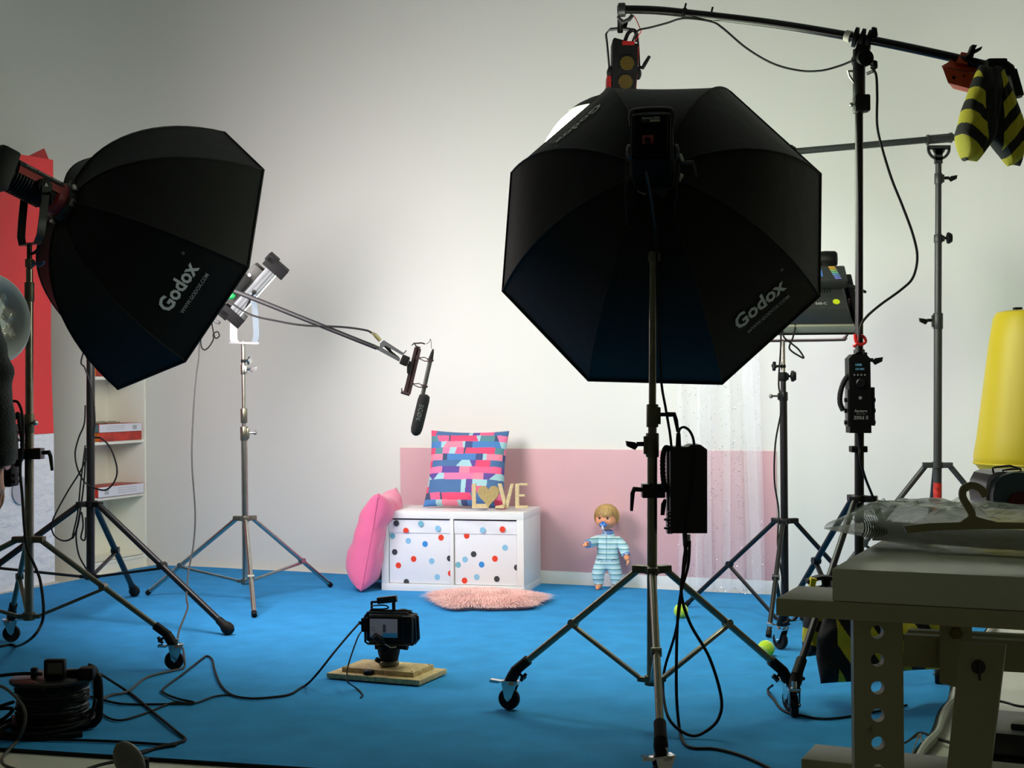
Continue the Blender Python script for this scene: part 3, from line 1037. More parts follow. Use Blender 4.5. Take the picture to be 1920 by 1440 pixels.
lobe('sand_lobe', at(1880, 218, 4.84), at(1862, 124, 4.82) - at(1903, 305, 4.84), (1, 0, 0), 0.135, 0.35, 0.12, 2.3, lambda x, y, p: x > -0.012, bag, 5, 0.075, bot_=0.3)
mb = MB(); mb.grid(lambda u, v: at(1846 + 32 * u, 124 + 20 * v, 4.80 + 0.05 * abs(u - .5)) + V((0, 0.0, 0.0)), 6, 6, th=V((0, 0.10, 0))); mb.build('hanging_strap', BLK_FABRIC, bag)

# lamp controller on the boom stand column
ct = thing('lamp_controller', 'black lamp control box with small screen and dial strapped to the tall boom stand', 'controller', at(1612, 812, 5.03))
YC = 5.04
mb = MB()
mb.prism([at(x, y, YC - 0.05) for x, y in ((1592, 672), (1600, 664), (1624, 664), (1632, 672), (1634, 812), (1594, 812))], V((0, 0.065, 0)))
mb.build('control_case', BLK, ct)
mb = MB()
bx(mb, 1587, 1594, 730, 800, YC - 0.02, 0.05, 0.003); bx(mb, 1633, 1637, 726, 798, YC - 0.02, 0.05, 0.002)
for y in (750, 770, 792):
    for x in (1587, 1637):
        mb.cyl(at(x - 4, y, YC - 0.02), at(x + 4, y, YC - 0.02), 0.008, n=8)
mb.build('bracket', BLK_METAL, ct)
mb = MB()
pts = cpts([(1592, 702, YC - 0.03), (1583, 715, YC - 0.03), (1576, 735, YC - 0.03), (1575, 755, YC - 0.03), (1581, 770, YC - 0.03)], 0, 10)
mb.tube(pts, [0.0085 + 0.0016 * (k % 2) for k in range(len(pts))], 8)
mb.build('braided_strap', BLK_RUBBER, ct)
mb = MB(); bx(mb, 1600, 1625, 679, 696, YC - 0.0505, 0.001, 0)
scn = mb.build('screen', M('screen_dark', (10, 14, 18), 0.2), ct)
CY = M('screen_text', (120, 190, 210), 0.5, emit=((120, 190, 210), 0.25))
X1, Z1 = V((1, 0, 0)), V((0, 0, 1))
text_on('screen_digits', '100%', at(1610, 684, YC - 0.0515), X1, Z1, 0.022, CY, scn)
text_on('screen_digits', 'CH 001', at(1612, 692, YC - 0.0515), X1, Z1, 0.030, CY, scn)
mb = MB(); mb.lathe([(0.0155, 0), (0.0155, 0.004), (0.012, 0.007), (0.004, 0.006)], at(1613, 718, YC - 0.05), (0, -1, 0), 22); mb.build('dial', BLK_METAL, ct)
mb = MB()
for k in range(4):
    mb.lathe([(0.003, 0), (0.003, 0.002)], at(1602 + k * 6.5, 703, YC - 0.05), (0, -1, 0), 8)
mb.build('buttons', LOGO_DIM, ct)
mb = MB(); mb.lathe([(0.006, 0), (0.006, 0.001), (0.003, 0.001)], at(1613, 746, YC - 0.05), (0, -1, 0), 14); mb.build('round_badge', LOGO_DIM, ct)
text_on('maker_name', 'Aputure', at(1614, 771, YC - 0.0508), X1, Z1, 0.045, LOGO, ct)
text_on('small_print', 'LIGHT STORM', at(1614, 776, YC - 0.0508), X1, Z1, 0.032, LOGO_DIM, ct)
text_on('model_number', '300d II', at(1614, 783, YC - 0.0508), X1, Z1, 0.050, LOGO, ct)
mb = MB(); mb.cyl(at(1613, 812, YC - 0.02), at(1613, 842, YC - 0.02), 0.012, 0.009, n=12); mb.build('bottom_plug', BLK, ct)
mb = MB(); mb.cyl(at(1611, 655, 5.03), at(1611, 664, 5.02), 0.014, n=12); mb.build('top_plug', BLK, ct)
mb = MB(); mb.tube(smooth_pts([at(x, y, 5.0) for x, y in ((1603, 626), (1605, 640), (1614, 646), (1623, 641), (1620, 632), (1611, 630), (1606, 645), (1600, 650))], 4), 0.0055, 6)
tag(mb.build('cable_tie', RED), 'bright red strap tied round the boom stand above the controller', 'strap')
cable('black cable falling from the lamp controller past the stand hub', [(1612, 842, 5.01), (1612, 858, 5.0), (1622, 895, 5.02), (1635, 928, 5.06), (1650, 970, 5.08), (1668, 1010, 5.1)], 0.0045)
mb = MB(); bx(mb, 1594, 1624, 836, 848, 5.09, 0.05, 0.004); mb.build('pole_clip', BLK, st_boom)

# sandbag on the boom stand's foot
sb = thing('sandbag', 'black and yellow striped sandbag slumped over the foot of the boom stand behind the table', 'sandbag', fl(1600, 1262))
lobe('sand_lobe', at(1533, 1163, 4.78), (0.02, 0, 1), (1, 0.3, 0), 0.10, 0.24, 0.09, 1.2, lambda x, y, p: x < 0.0, sb, 9)
lobe('sand_lobe', at(1612, 1193, 4.66), (0.0, 0.1, 1), (1, 0.05, 0), 0.30, 0.30, 0.10, 0.55, lambda x, y, p: x > -0.085, sb, 12, 0.085)
lobe('sand_lobe', at(1740, 1180, 4.72), (0.0, 0.1, 1), (1, 0.05, 0), 0.22, 0.27, 0.10, 0.55, lambda x, y, p: y > -0.13, sb, 15, 0.085)
mb = MB(); mb.strip(smooth_pts([at(1512, 1090, 4.8), at(1545, 1082, 4.8), at(1600, 1095, 4.75), at(1660, 1120, 4.75), at(1730, 1128, 4.75)], 6), V((0, 0.05, 0)), V((0, 0, 0.012))); mb.build('hanging_strap', BLK_FABRIC, sb)
mb = MB(); mb.prism([at(1521, 1084, 4.76), at(1532, 1086, 4.76), at(1527, 1104, 4.76), at(1519, 1100, 4.76)], V((0, 0.03, 0))); mb.build('yellow_tab', M('yellow_cloth', (214, 196, 40), 0.8), sb)

# ================================================================ LED panels on the right and left
st_r, A_r = stand('black light stand right of the pink panel carrying a dark LED panel',
    (1472, 1165, 6.40), (1468, 640, 6.42), 977,
    [(1165, 745, 0.0170, BLK_METAL), (748, 700, 0.0125, BLK_METAL), (702, 640, 0.0098, STEEL)],
    [(752, 735, 0.020, BLK_METAL, -1, 'bolt'), (715, 698, 0.0175, BLK, 1, 'disc'), (690, 684, 0.012, BLK, -1, 'star')],
    [fl(1287, 1141), fl(1441, 1200), fl(1646, 1158)], feet='none', metal=BLK_METAL, hubm=BLK_METAL, brace_t=0.5, legr=0.0108)
pn = thing('led_panel', 'wide dark grey LED panel with a control unit on its back, behind the octagonal softbox', 'led panel', at(1467, 600, 6.45))
YP = 6.45
ax = V((0, 0.74, -0.67)).normalized(); pe1 = V((1, 0, 0)); pe2 = pe1.cross(ax)
pc = at(1470, 566, YP + 0.02)
Rp = Matrix((pe1, pe2, -ax)).transposed()
mb = MB(); mb.box(pc + ax * 0.03, (0.62, 0.30, 0.045), Rp, bev=0.004); mb.build('panel_frame', M('panel_edge', (150, 150, 132), 0.45), pn)
mb = MB(); mb.box(pc + ax * 0.055, (0.63, 0.31, 0.008), Rp, bev=0.002); mb.build('front_rim', BLK, pn)
mb = MB(); mb.box(pc - ax * 0.03, (0.60, 0.28, 0.08), Rp, bev=0.006, taper=0.86); mb.build('back_housing', GREY_METAL, pn)
mb = MB()
for s_ in (-1, 1):
    mb.box(pc + pe1 * 0.312 * s_ + ax * 0.01, (0.03, 0.30, 0.08), Rp, bev=0.006)
mb.build('corner_guards', BLK, pn)
mb = MB(); mb.box(pc + ax * 0.061, (0.58, 0.27, 0.003), Rp); mb.build('light_surface', glow('panel_glow_right', PANEL_E), pn, label='glowing white light surface')
# control unit
cc = at(1536, 520, YP - 0.02)
mb = MB(); mb.box(cc, (0.24, 0.10, 0.055), frame((1, 0, 0), (0, -0.75, 0.66)), bev=0.01)
cu = mb.build('control_unit', GREY_METAL, pn)
Rc = frame((1, 0, 0), (0, -0.75, 0.66)); zc = Rc.col[2]; yc = Rc.col[1]
mb = MB(); mb.box(cc + zc * 0.028 + V((-0.015, 0, 0)), (0.05, 0.045, 0.002), Rc); mb.build('blue_display', M('blue_display', (70, 110, 170), 0.3, emit=((60, 100, 170), 0.25)), cu)
for k, col in enumerate([(230, 180, 60), (220, 190, 90), (150, 190, 120), (120, 190, 170), (110, 160, 200), (110, 140, 210), (130, 130, 220)]):
    mb = MB(); mb.box(cc + zc * 0.029 + V((0.058 + 0.003 * k, 0, 0)) + yc * (0.036 - k * 0.012), (0.03, 0.007, 0.003), Rc, bev=0.001)
    mb.build('key_strip', M('key_%d' % k, col, 0.4), cu, label='coloured key strip')
mb = MB(); mb.lathe([(0.03, -0.05), (0.036, -0.04), (0.038, 0.0), (0.036, 0.04), (0.028, 0.05)], at(1549, 486, YP + 0.04), (0.9, -0.3, 0), 20)
mb.box(at(1552, 505, YP + 0.03), (0.06, 0.06, 0.07), None, bev=0.01); mb.build('hinge_knuckle', BLK, pn)
mb = MB(); mb.lathe([(0.016, 0), (0.016, 0.002)], pc - ax * 0.071 + pe1 * 0.215 - pe2 * 0.075, -ax, 20); mb.build('round_sticker', M('lime_sticker', (200, 215, 30), 0.5), pn, label='lime green round sticker')
text_on('panel_name', 'S60-C', pc - ax * 0.0712 + pe1 * 0.145 - pe2 * 0.085, pe1, pe2, 0.05, LOGO, pn)
mb = MB()
for k in range(9):
    mb.box(pc - ax * 0.071 + pe1 * (0.10 + k * 0.012) + pe2 * 0.0, (0.003, 0.03, 0.002), Rp)
mb.build('vent_slots', BLK, pn)
mb = MB()
U = [(1344, 560), (1344, 620), (1350, 634), (1362, 639), (1568, 637), (1582, 634), (1589, 624), (1592, 600), (1592, 560)]
mb.tube(smooth_pts([at(x, y, YP) for x, y in U], 4), 0.0075, 10)
mb.build('yoke', M('yoke_grey', (70, 60, 60), 0.4, metal=0.4), pn)
mb = MB(); mb.tube([at(1588, 536, YP - 0.05), at(1604, 539, YP - 0.06), at(1624, 548, YP - 0.06)], [0.008, 0.01, 0.006], 8); mb.build('tilt_lever', BLK, pn)
cable('short dark cable curling under the LED panel on the right', [(1488, 600, 6.4), (1491, 612, 6.38), (1487, 632, 6.38), (1480, 650, 6.38), (1484, 658, 6.38), (1496, 666, 6.38), (1507, 671, 6.38), (1498, 656, 6.38), (1484, 644, 6.39), (1470, 632, 6.39), (1467, 615, 6.4)], 0.004)
cable('black cable running down the column of the right LED panel stand', [(1464, 612, 6.39), (1464, 650, 6.39), (1460, 720, 6.38), (1466, 760, 6.37), (1454, 830, 6.36), (1452, 900, 6.36), (1460, 960, 6.35), (1458, 1020, 6.3), (1466, 1080, 6.3), (1476, 1130, 6.3), (1468, 1180, 6.2), (1470, 1215, 6.0)], 0.004)

# background boom stand (grey)
st_g, A_g = stand('plain grey boom stand standing before the right end of the back wall',
    (1757, 1100, 6.25), (1760, 285, 6.25), 872,
    [(1100, 600, 0.0180, GREY_METAL), (605, 440, 0.0155, GREY_METAL), (445, 285, 0.0135, GREY_METAL)],
    [(617, 587, 0.0215, GREY_METAL, -1, 'wing'), (455, 440, 0.019, GREY_METAL, 1, 'disc'), (345, 325, 0.0175, GREY_METAL, 1, 'wing')],
    [fl(1508, 1172), fl(2030, 1187), V((1.93, 6.72, 0))], feet='rubber', metal=GREY_METAL, hubm=GREY_METAL, brace_t=0.5, legr=0.0125)
mb = MB()
a_, b_ = at(1740, 262, 6.25), at(1784, 258, 6.25)
mb.cyl(a_, b_, 0.020, n=16); mb.cyl(at(1738, 262, 6.25), at(1742, 262, 6.25), 0.023, n=16); mb.cyl(at(1781, 258, 6.25), at(1785, 258, 6.25), 0.023, n=16)
# slotted half disc
cx_, cy_ = 1761, 278
for r0_, r1_, t0, t1 in ((14.5, 22, 0, 180), (0, 14.5, 0, 180), ):
    pass
mb.grid(lambda u, v: at(cx_ + (17 + 5 * v) * math.cos(math.pi * u), cy_ + (17 + 5 * v) * math.sin(math.pi * u), 6.235), 20, 1, th=V((0, 0.008, 0)))
mb.grid(lambda u, v: at(cx_ + 12 * v * math.cos(math.pi * u), cy_ + 12 * v * math.sin(math.pi * u), 6.235), 20, 1, th=V((0, 0.008, 0)))
mb.prism([at(1739, 272, 6.235), at(1783, 272, 6.235), at(1783, 280, 6.235), at(1739, 280, 6.235)], V((0, 0.008, 0)))
mb.prism([at(1754, 280, 6.235), at(1768, 280, 6.235), at(1768, 306, 6.235), at(1754, 306, 6.235)], V((0, 0.02, 0)))
mb.build('pivot_head', GREY_METAL, st_g)
mb = MB(); mb.cyl(at(1480, 285, 6.3), at(1960, 242, 6.2), 0.0148, n=14); bt = mb.build('boom_tube', GREY_METAL, st_g)
mb = MB(); mb.lathe([(0.016, -0.014), (0.022, -0.01), (0.022, 0.01), (0.016, 0.014)], at(1487, 284, 6.3), (1, 0, 0.1), 14); mb.sph(at(1483, 277, 6.29), 0.014); mb.build('tube_end', BLK, bt)
mb = MB(); mb.cyl(A_g(1000) , A_g(905), 0.0186, n=18); mb.build('red_sticker', M('red_sticker', (190, 40, 28), 0.5, var=(60, 0.6)), st_g, label='red printed sticker')
# ================================================================ left softbox, its stand and lamp
soft_left, apL, axL, e1L, e2L = softbox('black octagonal softbox on the left seen from the side, facing right', (-1.446, 6.06, 1.634), (0.649, 0.669, -0.362), 0.648, 0.60, 0.53, LEFT_E, logos={6: (0.80,)})
st_l, A_l = stand('shiny steel light stand at the left edge with wheels, under the left softbox',
    (55, 1155, 5.52), (55, 462, 5.56), 1012,
    [(1150, 795, 0.0172, NICKEL), (800, 545, 0.0150, NICKEL), (560, 505, 0.0132, NICKEL), (505, 455, 0.010, BLK_METAL)],
    [(813, 778, 0.0195, DULL, 0.2, 'bolt'), (566, 530, 0.0185, DULL, 0.2, None), (502, 486, 0.0165, DULL, 1, None)],
    [fl(327, 1259), fl(22, 1207), fl(-330, 1262)], feet='caster', metal=NICKEL, hubm=DULL, brace_t=0.5, heads=[(0.9, 0.2, 0), (-0.9, -0.2, 0), (-0.5, 0.5, 0)])
mb = MB(); knob(mb, at(60, 494, 5.5), (1, -0.1, 0), 'wing', 0.9); mb.build('blue_knob', M('knob_blue', (52, 74, 104), 0.5), st_l, label='blue grey wing knob')
lf = thing('studio_light', 'red and black cylindrical lamp behind the left softbox, name printed along its side', 'studio light', apL - axL * 0.2)
Rl = Matrix((e1L, e2L, -axL)).transposed()
mb = MB()
mb.lathe([(0.060, 0.02), (0.062, 0.12), (0.060, 0.27)], apL, -axL, 28)
mb.build('lamp_barrel', BLK, lf)
mb = MB()
bc = apL - axL * 0.30
mb.box(bc, (0.135, 0.17, 0.085), Rl, bev=0.02)
mb.build('rear_block', BLK, lf)
mb = MB(); mb.box(bc + e1L * (-0.069) + e2L * 0.02, (0.002, 0.05, 0.04), Rl, bev=0); 
mb.box(bc - axL * 0.0 + e1L * 0.0 + e2L * 0.0 - axL * 0.044, (0.06, 0.05, 0.002), Rl)
mb.build('grey_label', M('grey_label', (86, 88, 86), 0.5), lf)
mb = MB()
for k in range(12):
    mb.lathe([(0.058, 0), (0.067, 0.001), (0.067, 0.005), (0.058, 0.006)], apL - axL * (0.10 + k * 0.013), -axL, 24)
mb.build('cooling_fins', BLK_METAL, lf)
mb = MB()
mb.lathe([(0.060, 0.0), (0.071, 0.004), (0.071, 0.045), (0.062, 0.055)], apL - axL * 0.018, -axL, 26)
mb.build('front_ring', DKRED, lf)
# red side stripe and nameplate facing the camera
cdir = (V((0, 0, CAMZ)) - apL); cdir = (cdir - axL * cdir.dot(axL)).normalized()
sdir = axL.cross(cdir).normalized()
if sdir.z < 0: sdir = -sdir
def skin_box(name, m_, s0, s1, a0, a1, r, th=0.003):
    mb = MB()
    def fn(u, v):
        an = math.radians(a0 + (a1 - a0) * v)
        d = cdir * math.cos(an) + sdir * math.sin(an)
        return apL - axL * (s0 + (s1 - s0) * u) + d * r
    mb.grid(fn, 10, 6, th=lambda u, v: (fn(u, v) - (apL - axL * (s0 + (s1 - s0) * u))).normalized() * th)
    return mb.build(name, m_, lf)
skin_box('red_stripe', DKRED, 0.04, 0.25, 22, 48, 0.067)
npl = skin_box('name_strip', BLK, 0.05, 0.25, 50, 85, 0.067, 0.004)
def lmap(x, y):
    an = math.radians(67) + y / 0.072
    d = cdir * math.cos(an) + sdir * math.sin(an)
    return apL - axL * (0.145 - x) + d * 0.0725
text_on('lamp_name', 'LIGHT STORM 600d', None, None, None, 0.15, LOGO, npl, mapf=lmap)
pv = apL - axL * 0.135
yb = at(56, 458, 5.56)
mb = MB()
sd = V((axL.y, -axL.x, 0)).normalized()
U = []
for x, k in ((-0.085, 0), (-0.085, 0.55), (-0.08, 0.85), (-0.06, 1), (0.06, 1), (0.08, 0.85), (0.085, 0.55), (0.085, 0)):
    U.append(pv.lerp(yb, k) + sd * x)
mb.strip(U, axL.cross(V((0, 0, 1))).cross(V((0, 0, 1))).normalized() * 0.032, [sd * 0.006] * 3 + [V((0, 0, 0.006))] * 2 + [sd * 0.006] * 3)
yk = mb.build('yoke', BLK_METAL, lf)
mb = MB()
for s_ in (-1, 1):
    mb.lathe([(0.026, 0), (0.032, 0.006), (0.030, 0.016), (0.016, 0.020)], pv + sd * 0.066 * s_, sd * s_, 20)
knob(mb, pv + sd * 0.088 - V((0, 0, 0.03)), sd, 'lever', 0.8)
mb.build('pivot_lock', BLK, yk)
skd = sd if sd.dot(cdir) > 0 else -sd
text_on('pivot_letter', 'A', pv + skd * 0.0875, V((0, 0, 1)).cross(skd), (0, 0, 1), 0.022, LOGO, yk)
mb = MB(); mb.tube([at(58, 476, 5.5), at(66, 473, 5.49), at(72, 465, 5.49)], [0.006, 0.007, 0.004], 8); mb.build('yoke_lever', BLK, lf)
# ballast on left stand
bl = thing('ballast', 'black ballast with hose handle clamped to the left steel stand beside the red banner', 'power supply', at(30, 910, 5.5))
mb = MB(); bx(mb, 6, 28, 795, 912, 5.5, 0.09, 0.008); mb.build('ballast_case', BLK, bl)
mb = MB()
for y in (808, 822, 888, 900):
    bx(mb, 27, 33, y, y + 6, 5.47, 0.05, 0.001)
mb.build('case_ribs', BLK_METAL, bl)
mb = MB(); pts = cpts([(28, 785, 5.46), (34, 776, 5.46), (38, 800, 5.46), (42, 830, 5.46), (40, 860, 5.46), (32, 872, 5.46), (30, 862, 5.46)], 0, 8)
mb.tube(pts, [0.0075 + 0.0018 * (k % 2) for k in range(len(pts))], 8); mb.build('braided_strap', BLK_RUBBER, bl)
mb = MB(); bx(mb, 38, 80, 840, 861, 5.50, 0.055, 0.004); cl = mb.build('pipe_clamp', BLK_METAL, bl)
mb = MB(); mb.tube([at(80, 849, 5.48), at(92, 848, 5.47), at(95, 856, 5.47), at(98, 882, 5.46)], [0.008, 0.009, 0.008, 0.006], 8); mb.build('clamp_lever', BLK, cl)
cable('black cable looping from the left ballast down the steel stand and back to the left', [(22, 752, 5.46), (34, 755, 5.45), (42, 780, 5.44), (43, 830, 5.44), (38, 880, 5.44), (42, 930, 5.44), (46, 990, 5.43), (52, 1030, 5.42), (66, 1062, 5.38), (76, 1090, 5.35), (82, 1140, 5.3), (78, 1170, 5.3), (60, 1196, 5.25), (30, 1212), (-10, 1212), (-60, 1200)], 0.0055)

# ================================================================ dark boom stand with microphone
st_m, A_m = stand('matt black stand with rubber feet holding the microphone boom, left of the chest',
    (170, 1086, 6.58), (170, 440, 6.58), 945,
    [(1086, 660, 0.0192, BLK_METAL), (665, 440, 0.0165, BLK_METAL)],
    [(672, 655, 0.022, BLK, 1, None)],
    [fl(430, 1194), fl(253, 1121), fl(-165, 1190)], feet='rubber', metal=BLK_METAL, hubm=BLK, brace_m=BLK_METAL, legr=0.0145, brace_t=0.50, brace_py=1080)
mbm = thing('microphone_boom', 'slim dark boom pole reaching right from behind the left softbox, clip at its end', 'boom', at(170, 437, 6.58))
mb = MB(); mb.cyl(at(150, 430, 6.6), at(706, 652, 6.28), 0.0118, 0.0100, n=14); mb.build('boom_pole', M('boom_grey', (16, 16, 17), 0.5, spec=0.3), mbm)
mb = MB(); mb.cyl(at(703, 650, 6.28), at(712, 654, 6.28), 0.0085, n=12); mb.build('steel_ferrule', NICKEL, mbm)
mb = MB(); mb.lathe([(0.02, -0.03), (0.028, -0.02), (0.028, 0.02), (0.02, 0.03)], at(172, 440, 6.58), (0.9, 0, -.35), 16); mb.build('pole_clamp', BLK, mbm)
YM = 6.28
mb = MB()
mb.prism([at(x, y, YM - 0.014) for x, y in ((710, 653), (716, 640), (720, 638), (752, 668), (750, 675), (746, 672), (724, 652), (714, 657), (750, 674), (747, 680), (711, 659))][:3] + [at(x, y, YM - 0.014) for x, y in ((757, 662), (754, 666), (722, 648), (716, 652), (750, 672), (748, 678), (711, 658))], V((0, 0.02, 0)))
mb.tube([at(756, 664, YM), at(762, 657, YM)], 0.003, 6)
mb.build('grey_clip', M('clip_grey', (70, 72, 74), 0.45), mbm)
mb = MB()
mb.tube([at(714, 648, YM), at(722, 645, YM), at(733, 660, YM), at(748, 672, YM)], [0.011, 0.012, 0.006, 0.005], 8)
mb.box(at(759, 676, YM), (0.035, 0.035, 0.045), frame((0.9, 0, -0.4), (0.4, 0, 0.9)), bev=0.006)
mb.prism([at(768, 676, YM - 0.01), at(773, 682, YM - 0.01), at(768, 703, YM - 0.01), at(763, 700, YM - 0.01), at(763, 686, YM - 0.01)], V((0, 0.02, 0)))
mb.build('swivel_joint', BLK, mbm)
mic = thing('microphone', 'long shotgun microphone with black foam windshield hanging over the chest', 'microphone', at(787, 815, YM))
SHK = M('shock_mount_maroon', (46, 26, 28), 0.45)
mb = MB()
mb.bar(at(781, 652, YM), at(760, 737, YM), 0.018, 0.005, (0, -1, 0))
mb.bar(at(786, 654, YM), at(766, 739, YM), 0.018, 0.005, (0, -1, 0))
mb.cyl(at(779, 650, YM), at(788, 653, YM), 0.006, n=8); mb.cyl(at(752, 735, YM), at(768, 740, YM), 0.007, n=8)
mb.tube([at(754, 736, YM), at(753, 728, YM)], 0.003, 6); mb.tube([at(781, 650, YM), at(776, 643, YM), at(772, 648, YM), at(776, 644, YM), at(791, 643, YM), at(797, 645, YM)], 0.0035, 6)
mb.build('shock_rail', SHK, mic)
for y0, y1, xa, xb in ((670, 678, 781, 808), (719, 727, 770, 797)):
    mb = MB()
    mb.prism([at(xa - 1, y0 - 4, YM - .01), at(xa + 9, y0 + 1, YM - .01), at(xa - 2, y0 + 5, YM - .01)], V((0, 0.02, 0)))
    c_ = at(xb - 1, (y0 + y1) / 2 + 1, YM)
    mb.tube([at(xa + 6, y0 + 1, YM), at(xa + 15, y0 + 0, YM - .01), c_ + V((0, -0.018, 0))], 0.0022, 6)
    mb.tube([at(xa + 6, y0 + 3, YM), at(xa + 15, y0 + 7, YM - .01), c_ + V((0, -0.018, -0.006))], 0.0022, 6)
    axm = (at(806, 680, YM) - at(790, 742, YM)).normalized()
    mb.lathe([(0.011, -0.005), (0.015, -0.004), (0.015, 0.004), (0.011, 0.005)], c_, axm, 14)
    mb.build('shock_ring', SHK, mic)
mb = MB(); mb.cyl(at(807, 675, YM), at(792, 742, YM), 0.0095, n=16); mb.build('microphone_tube', M('mic_grey', (58, 58, 54), 0.45, metal=0.3), mic)
mb = MB(); mb.lathe([(0.0095, 0), (0.0105, 0.012), (0.007, 0.04), (0.003, 0.055)], at(806.5, 677, YM), axm, 14); mb.build('cable_boot', BLK, mic)
wa, wb = at(797, 739, YM), at(778, 817, YM)
wd = (wb - wa); Lw = wd.length; wd.normalize()
mb = MB(); mb.lathe([(0.012, 0), (0.0235, 0.008), (0.0265, 0.03), (0.0262, Lw - 0.05), (0.0255, Lw - 0.03), (0.021, Lw - 0.012), (0.010, Lw - 0.002), (0, Lw)], wa, wd, 24)
ws = mb.build('windshield', M('foam_black', (14, 14, 14), 0.95, bump=(400, 0.6, 0.002)), mic)
cdn = (V((0, 0, CAMZ)) - wa); cdn = (cdn - wd * cdn.dot(wd)).normalized(); sdn = wd.cross(cdn).normalized()
def mmap(x, y):
    an = y / 0.0265 + 0.1
    if sdn.x < 0: an = an
    d = cdn * math.cos(an) + sdn * math.sin(an)
    return wa + wd * (Lw * 0.44 - x) + d * 0.0272
text_on('maker_name', 'RØDE', None, None, None, 0.072, M('mic_print', (96, 104, 100), 0.6), ws, mapf=mmap)
cable('thin cable hooked from the microphone tail', [(799, 645, YM), (804, 642, YM), (807, 636, YM), (808, 640, YM), (809, 654, YM)], 0.0012)
cable('dark microphone cable sagging beneath the boom pole from the softbox to the clip', [(395, 545, 6.45), (430, 566, 6.4), (470, 590, 6.38), (520, 602, 6.35), (570, 610, 6.32), (640, 613, 6.3), (685, 619, 6.28), (698, 625, 6.28)], 0.0048)
mb = MB(); mb.tube([at(697, 624, YM), at(703, 628, YM)], [0.005, 0.008], 10); mb.cyl(at(703, 628, YM), at(713, 639, YM), 0.009, n=12)
mb.build('connector', M('xlr_metal', (150, 140, 100), 0.3, metal=0.8), mbm)

# left LED panel on its chrome stand
st_p, A_p = stand('slender steel light stand in front of the bare wall, holding the small LED panel',
    (461, 1090, 7.19), (456, 645, 7.19), 972,
    [(1090, 800, 0.0165, STEEL), (805, 765, 0.0110, STEEL), (790, 700, 0.0098, STEEL), (704, 640, 0.0105, STEEL)],
    [(826, 800, 0.020, NICKEL, 1, 'bolt'), (793, 766, 0.0172, NICKEL, 0.3, None), (702, 684, 0.014, STEEL, 1, 'wing'), (680, 674, 0.0125, BLK, 0.4, 'star')],
    [fl(277, 1119), fl(620, 1104), fl(477, 1161)], feet='none', metal=STEEL, hubm=NICKEL, brace_t=0.62, legr=0.0115, capm=CHROME)
lp_ = thing('led_panel', 'small silver edged LED panel tilted on the slender steel stand, half behind the left softbox', 'led panel', at(458, 645, 7.15))
YQ = 7.12
la, lb = at(437, 588, YQ), at(512, 504, YQ)
ld = (lb - la).normalized(); lnrm = V((ld.z, 0.0, -ld.x)).normalized()    # to the lower right
ldep = (at(474, 546, YQ) - V((0, 0, CAMZ))).normalized()
ldep = (ldep - ld * ldep.dot(ld)).normalized()
lnrm = ldep.cross(ld)
lnrm = lnrm if lnrm.x > 0 else -lnrm
mid = (la + lb) / 2
Rq = Matrix((ld, ldep, lnrm)).transposed()
ll = (lb - la).length
ALU = M('aluminium_profile', (104, 108, 110), 0.42, metal=0.4)
mb = MB(); mb.box(mid + ldep * 0.12, (ll, 0.30, 0.060), Rq, bev=0.003)
for k in (-0.014, 0.004, 0.020):
    mb.box(mid + ldep * 0.12 + lnrm * k, (ll, 0.31, 0.009), Rq)
mb.build('panel_profile', ALU, lp_)
mb = MB()
for p_, s_ in ((la, -1), (lb, 1)):
    mb.box(p_ + ldep * 0.12 + ld * 0.012 * s_ + lnrm * 0.005, (0.055, 0.32, 0.125), Rq, bev=0.004)
    mb.box(p_ + ldep * 0.12 + ld * 0.03 * s_ - lnrm * 0.035, (0.04, 0.32, 0.06), Rq, bev=0.004)
mb.build('end_guards', M('guard_dark', (9, 9, 10), 0.6, spec=0.2), lp_)
mb = MB()
mb.box(mid + ldep * 0.12 - lnrm * 0.055 - ld * 0.01, (ll * 0.8, 0.26, 0.06), Rq, bev=0.008, taper=1.0)
mb.build('electronics_box', M('box_taupe', (60, 60, 56), 0.45, var=(9, 0.2)), lp_)
mb = MB()
mb.sph(at(432, 555, YQ - 0.06), 0.022, (1.2, 0.5, 0.8))
mb.build('green_tape', M('green_tape', (16, 140, 70), 0.45), lp_, label='green tape')
mb = MB()
for x, y in ((468, 516), (459, 506), (452, 524), (445, 530)):
    mb.lathe([(0.008, 0), (0.008, 0.006), (0.004, 0.006)], at(x, y, YQ - 0.035), (0, -1, 0), 12)
mb.build('sockets', STEEL, lp_)
mb = MB(); mb.box(at(452, 532, YQ - 0.06), (0.10, 0.05, 0.05), Rq, bev=0.004); mb.build('black_module', BLK, lp_)
mb = MB(); mb.box(mid + ldep * 0.12 + lnrm * 0.033, (ll * 0.92, 0.28, 0.003), Rq); mb.build('light_surface', glow('panel_glow_left', PANEL_E), lp_, label='glowing white light surface')
mb = MB()
mb.strip([at(x, y, 7.02) for x, y in ((474, 550), (479, 590), (481, 630), (478, 641))] , V((0, 0.0, 0)) + V((0.03, 0, 0)), V((0, 0.006, 0)))
mb.build('yoke_arm', M('yoke_bluegrey', (80, 98, 110), 0.4), lp_)
mb = MB()
mb.strip([at(x, y, 7.30) for x, y in ((438, 560), (438, 600), (438, 636), (441, 641))], V((0.038, 0, 0)), V((0, 0.006, 0)))
mb.build('yoke_arm', WHITE_P, lp_)  # white stands in for strong light on this arm; other arm is blue-grey
mb = MB(); mb.prism([at(430, 641, 7.30), at(446, 641, 7.30), at(485, 642, 7.02), at(470, 642, 7.02)], V((0, 0, -0.008))); mb.build('yoke_base', WHITE_P, lp_)
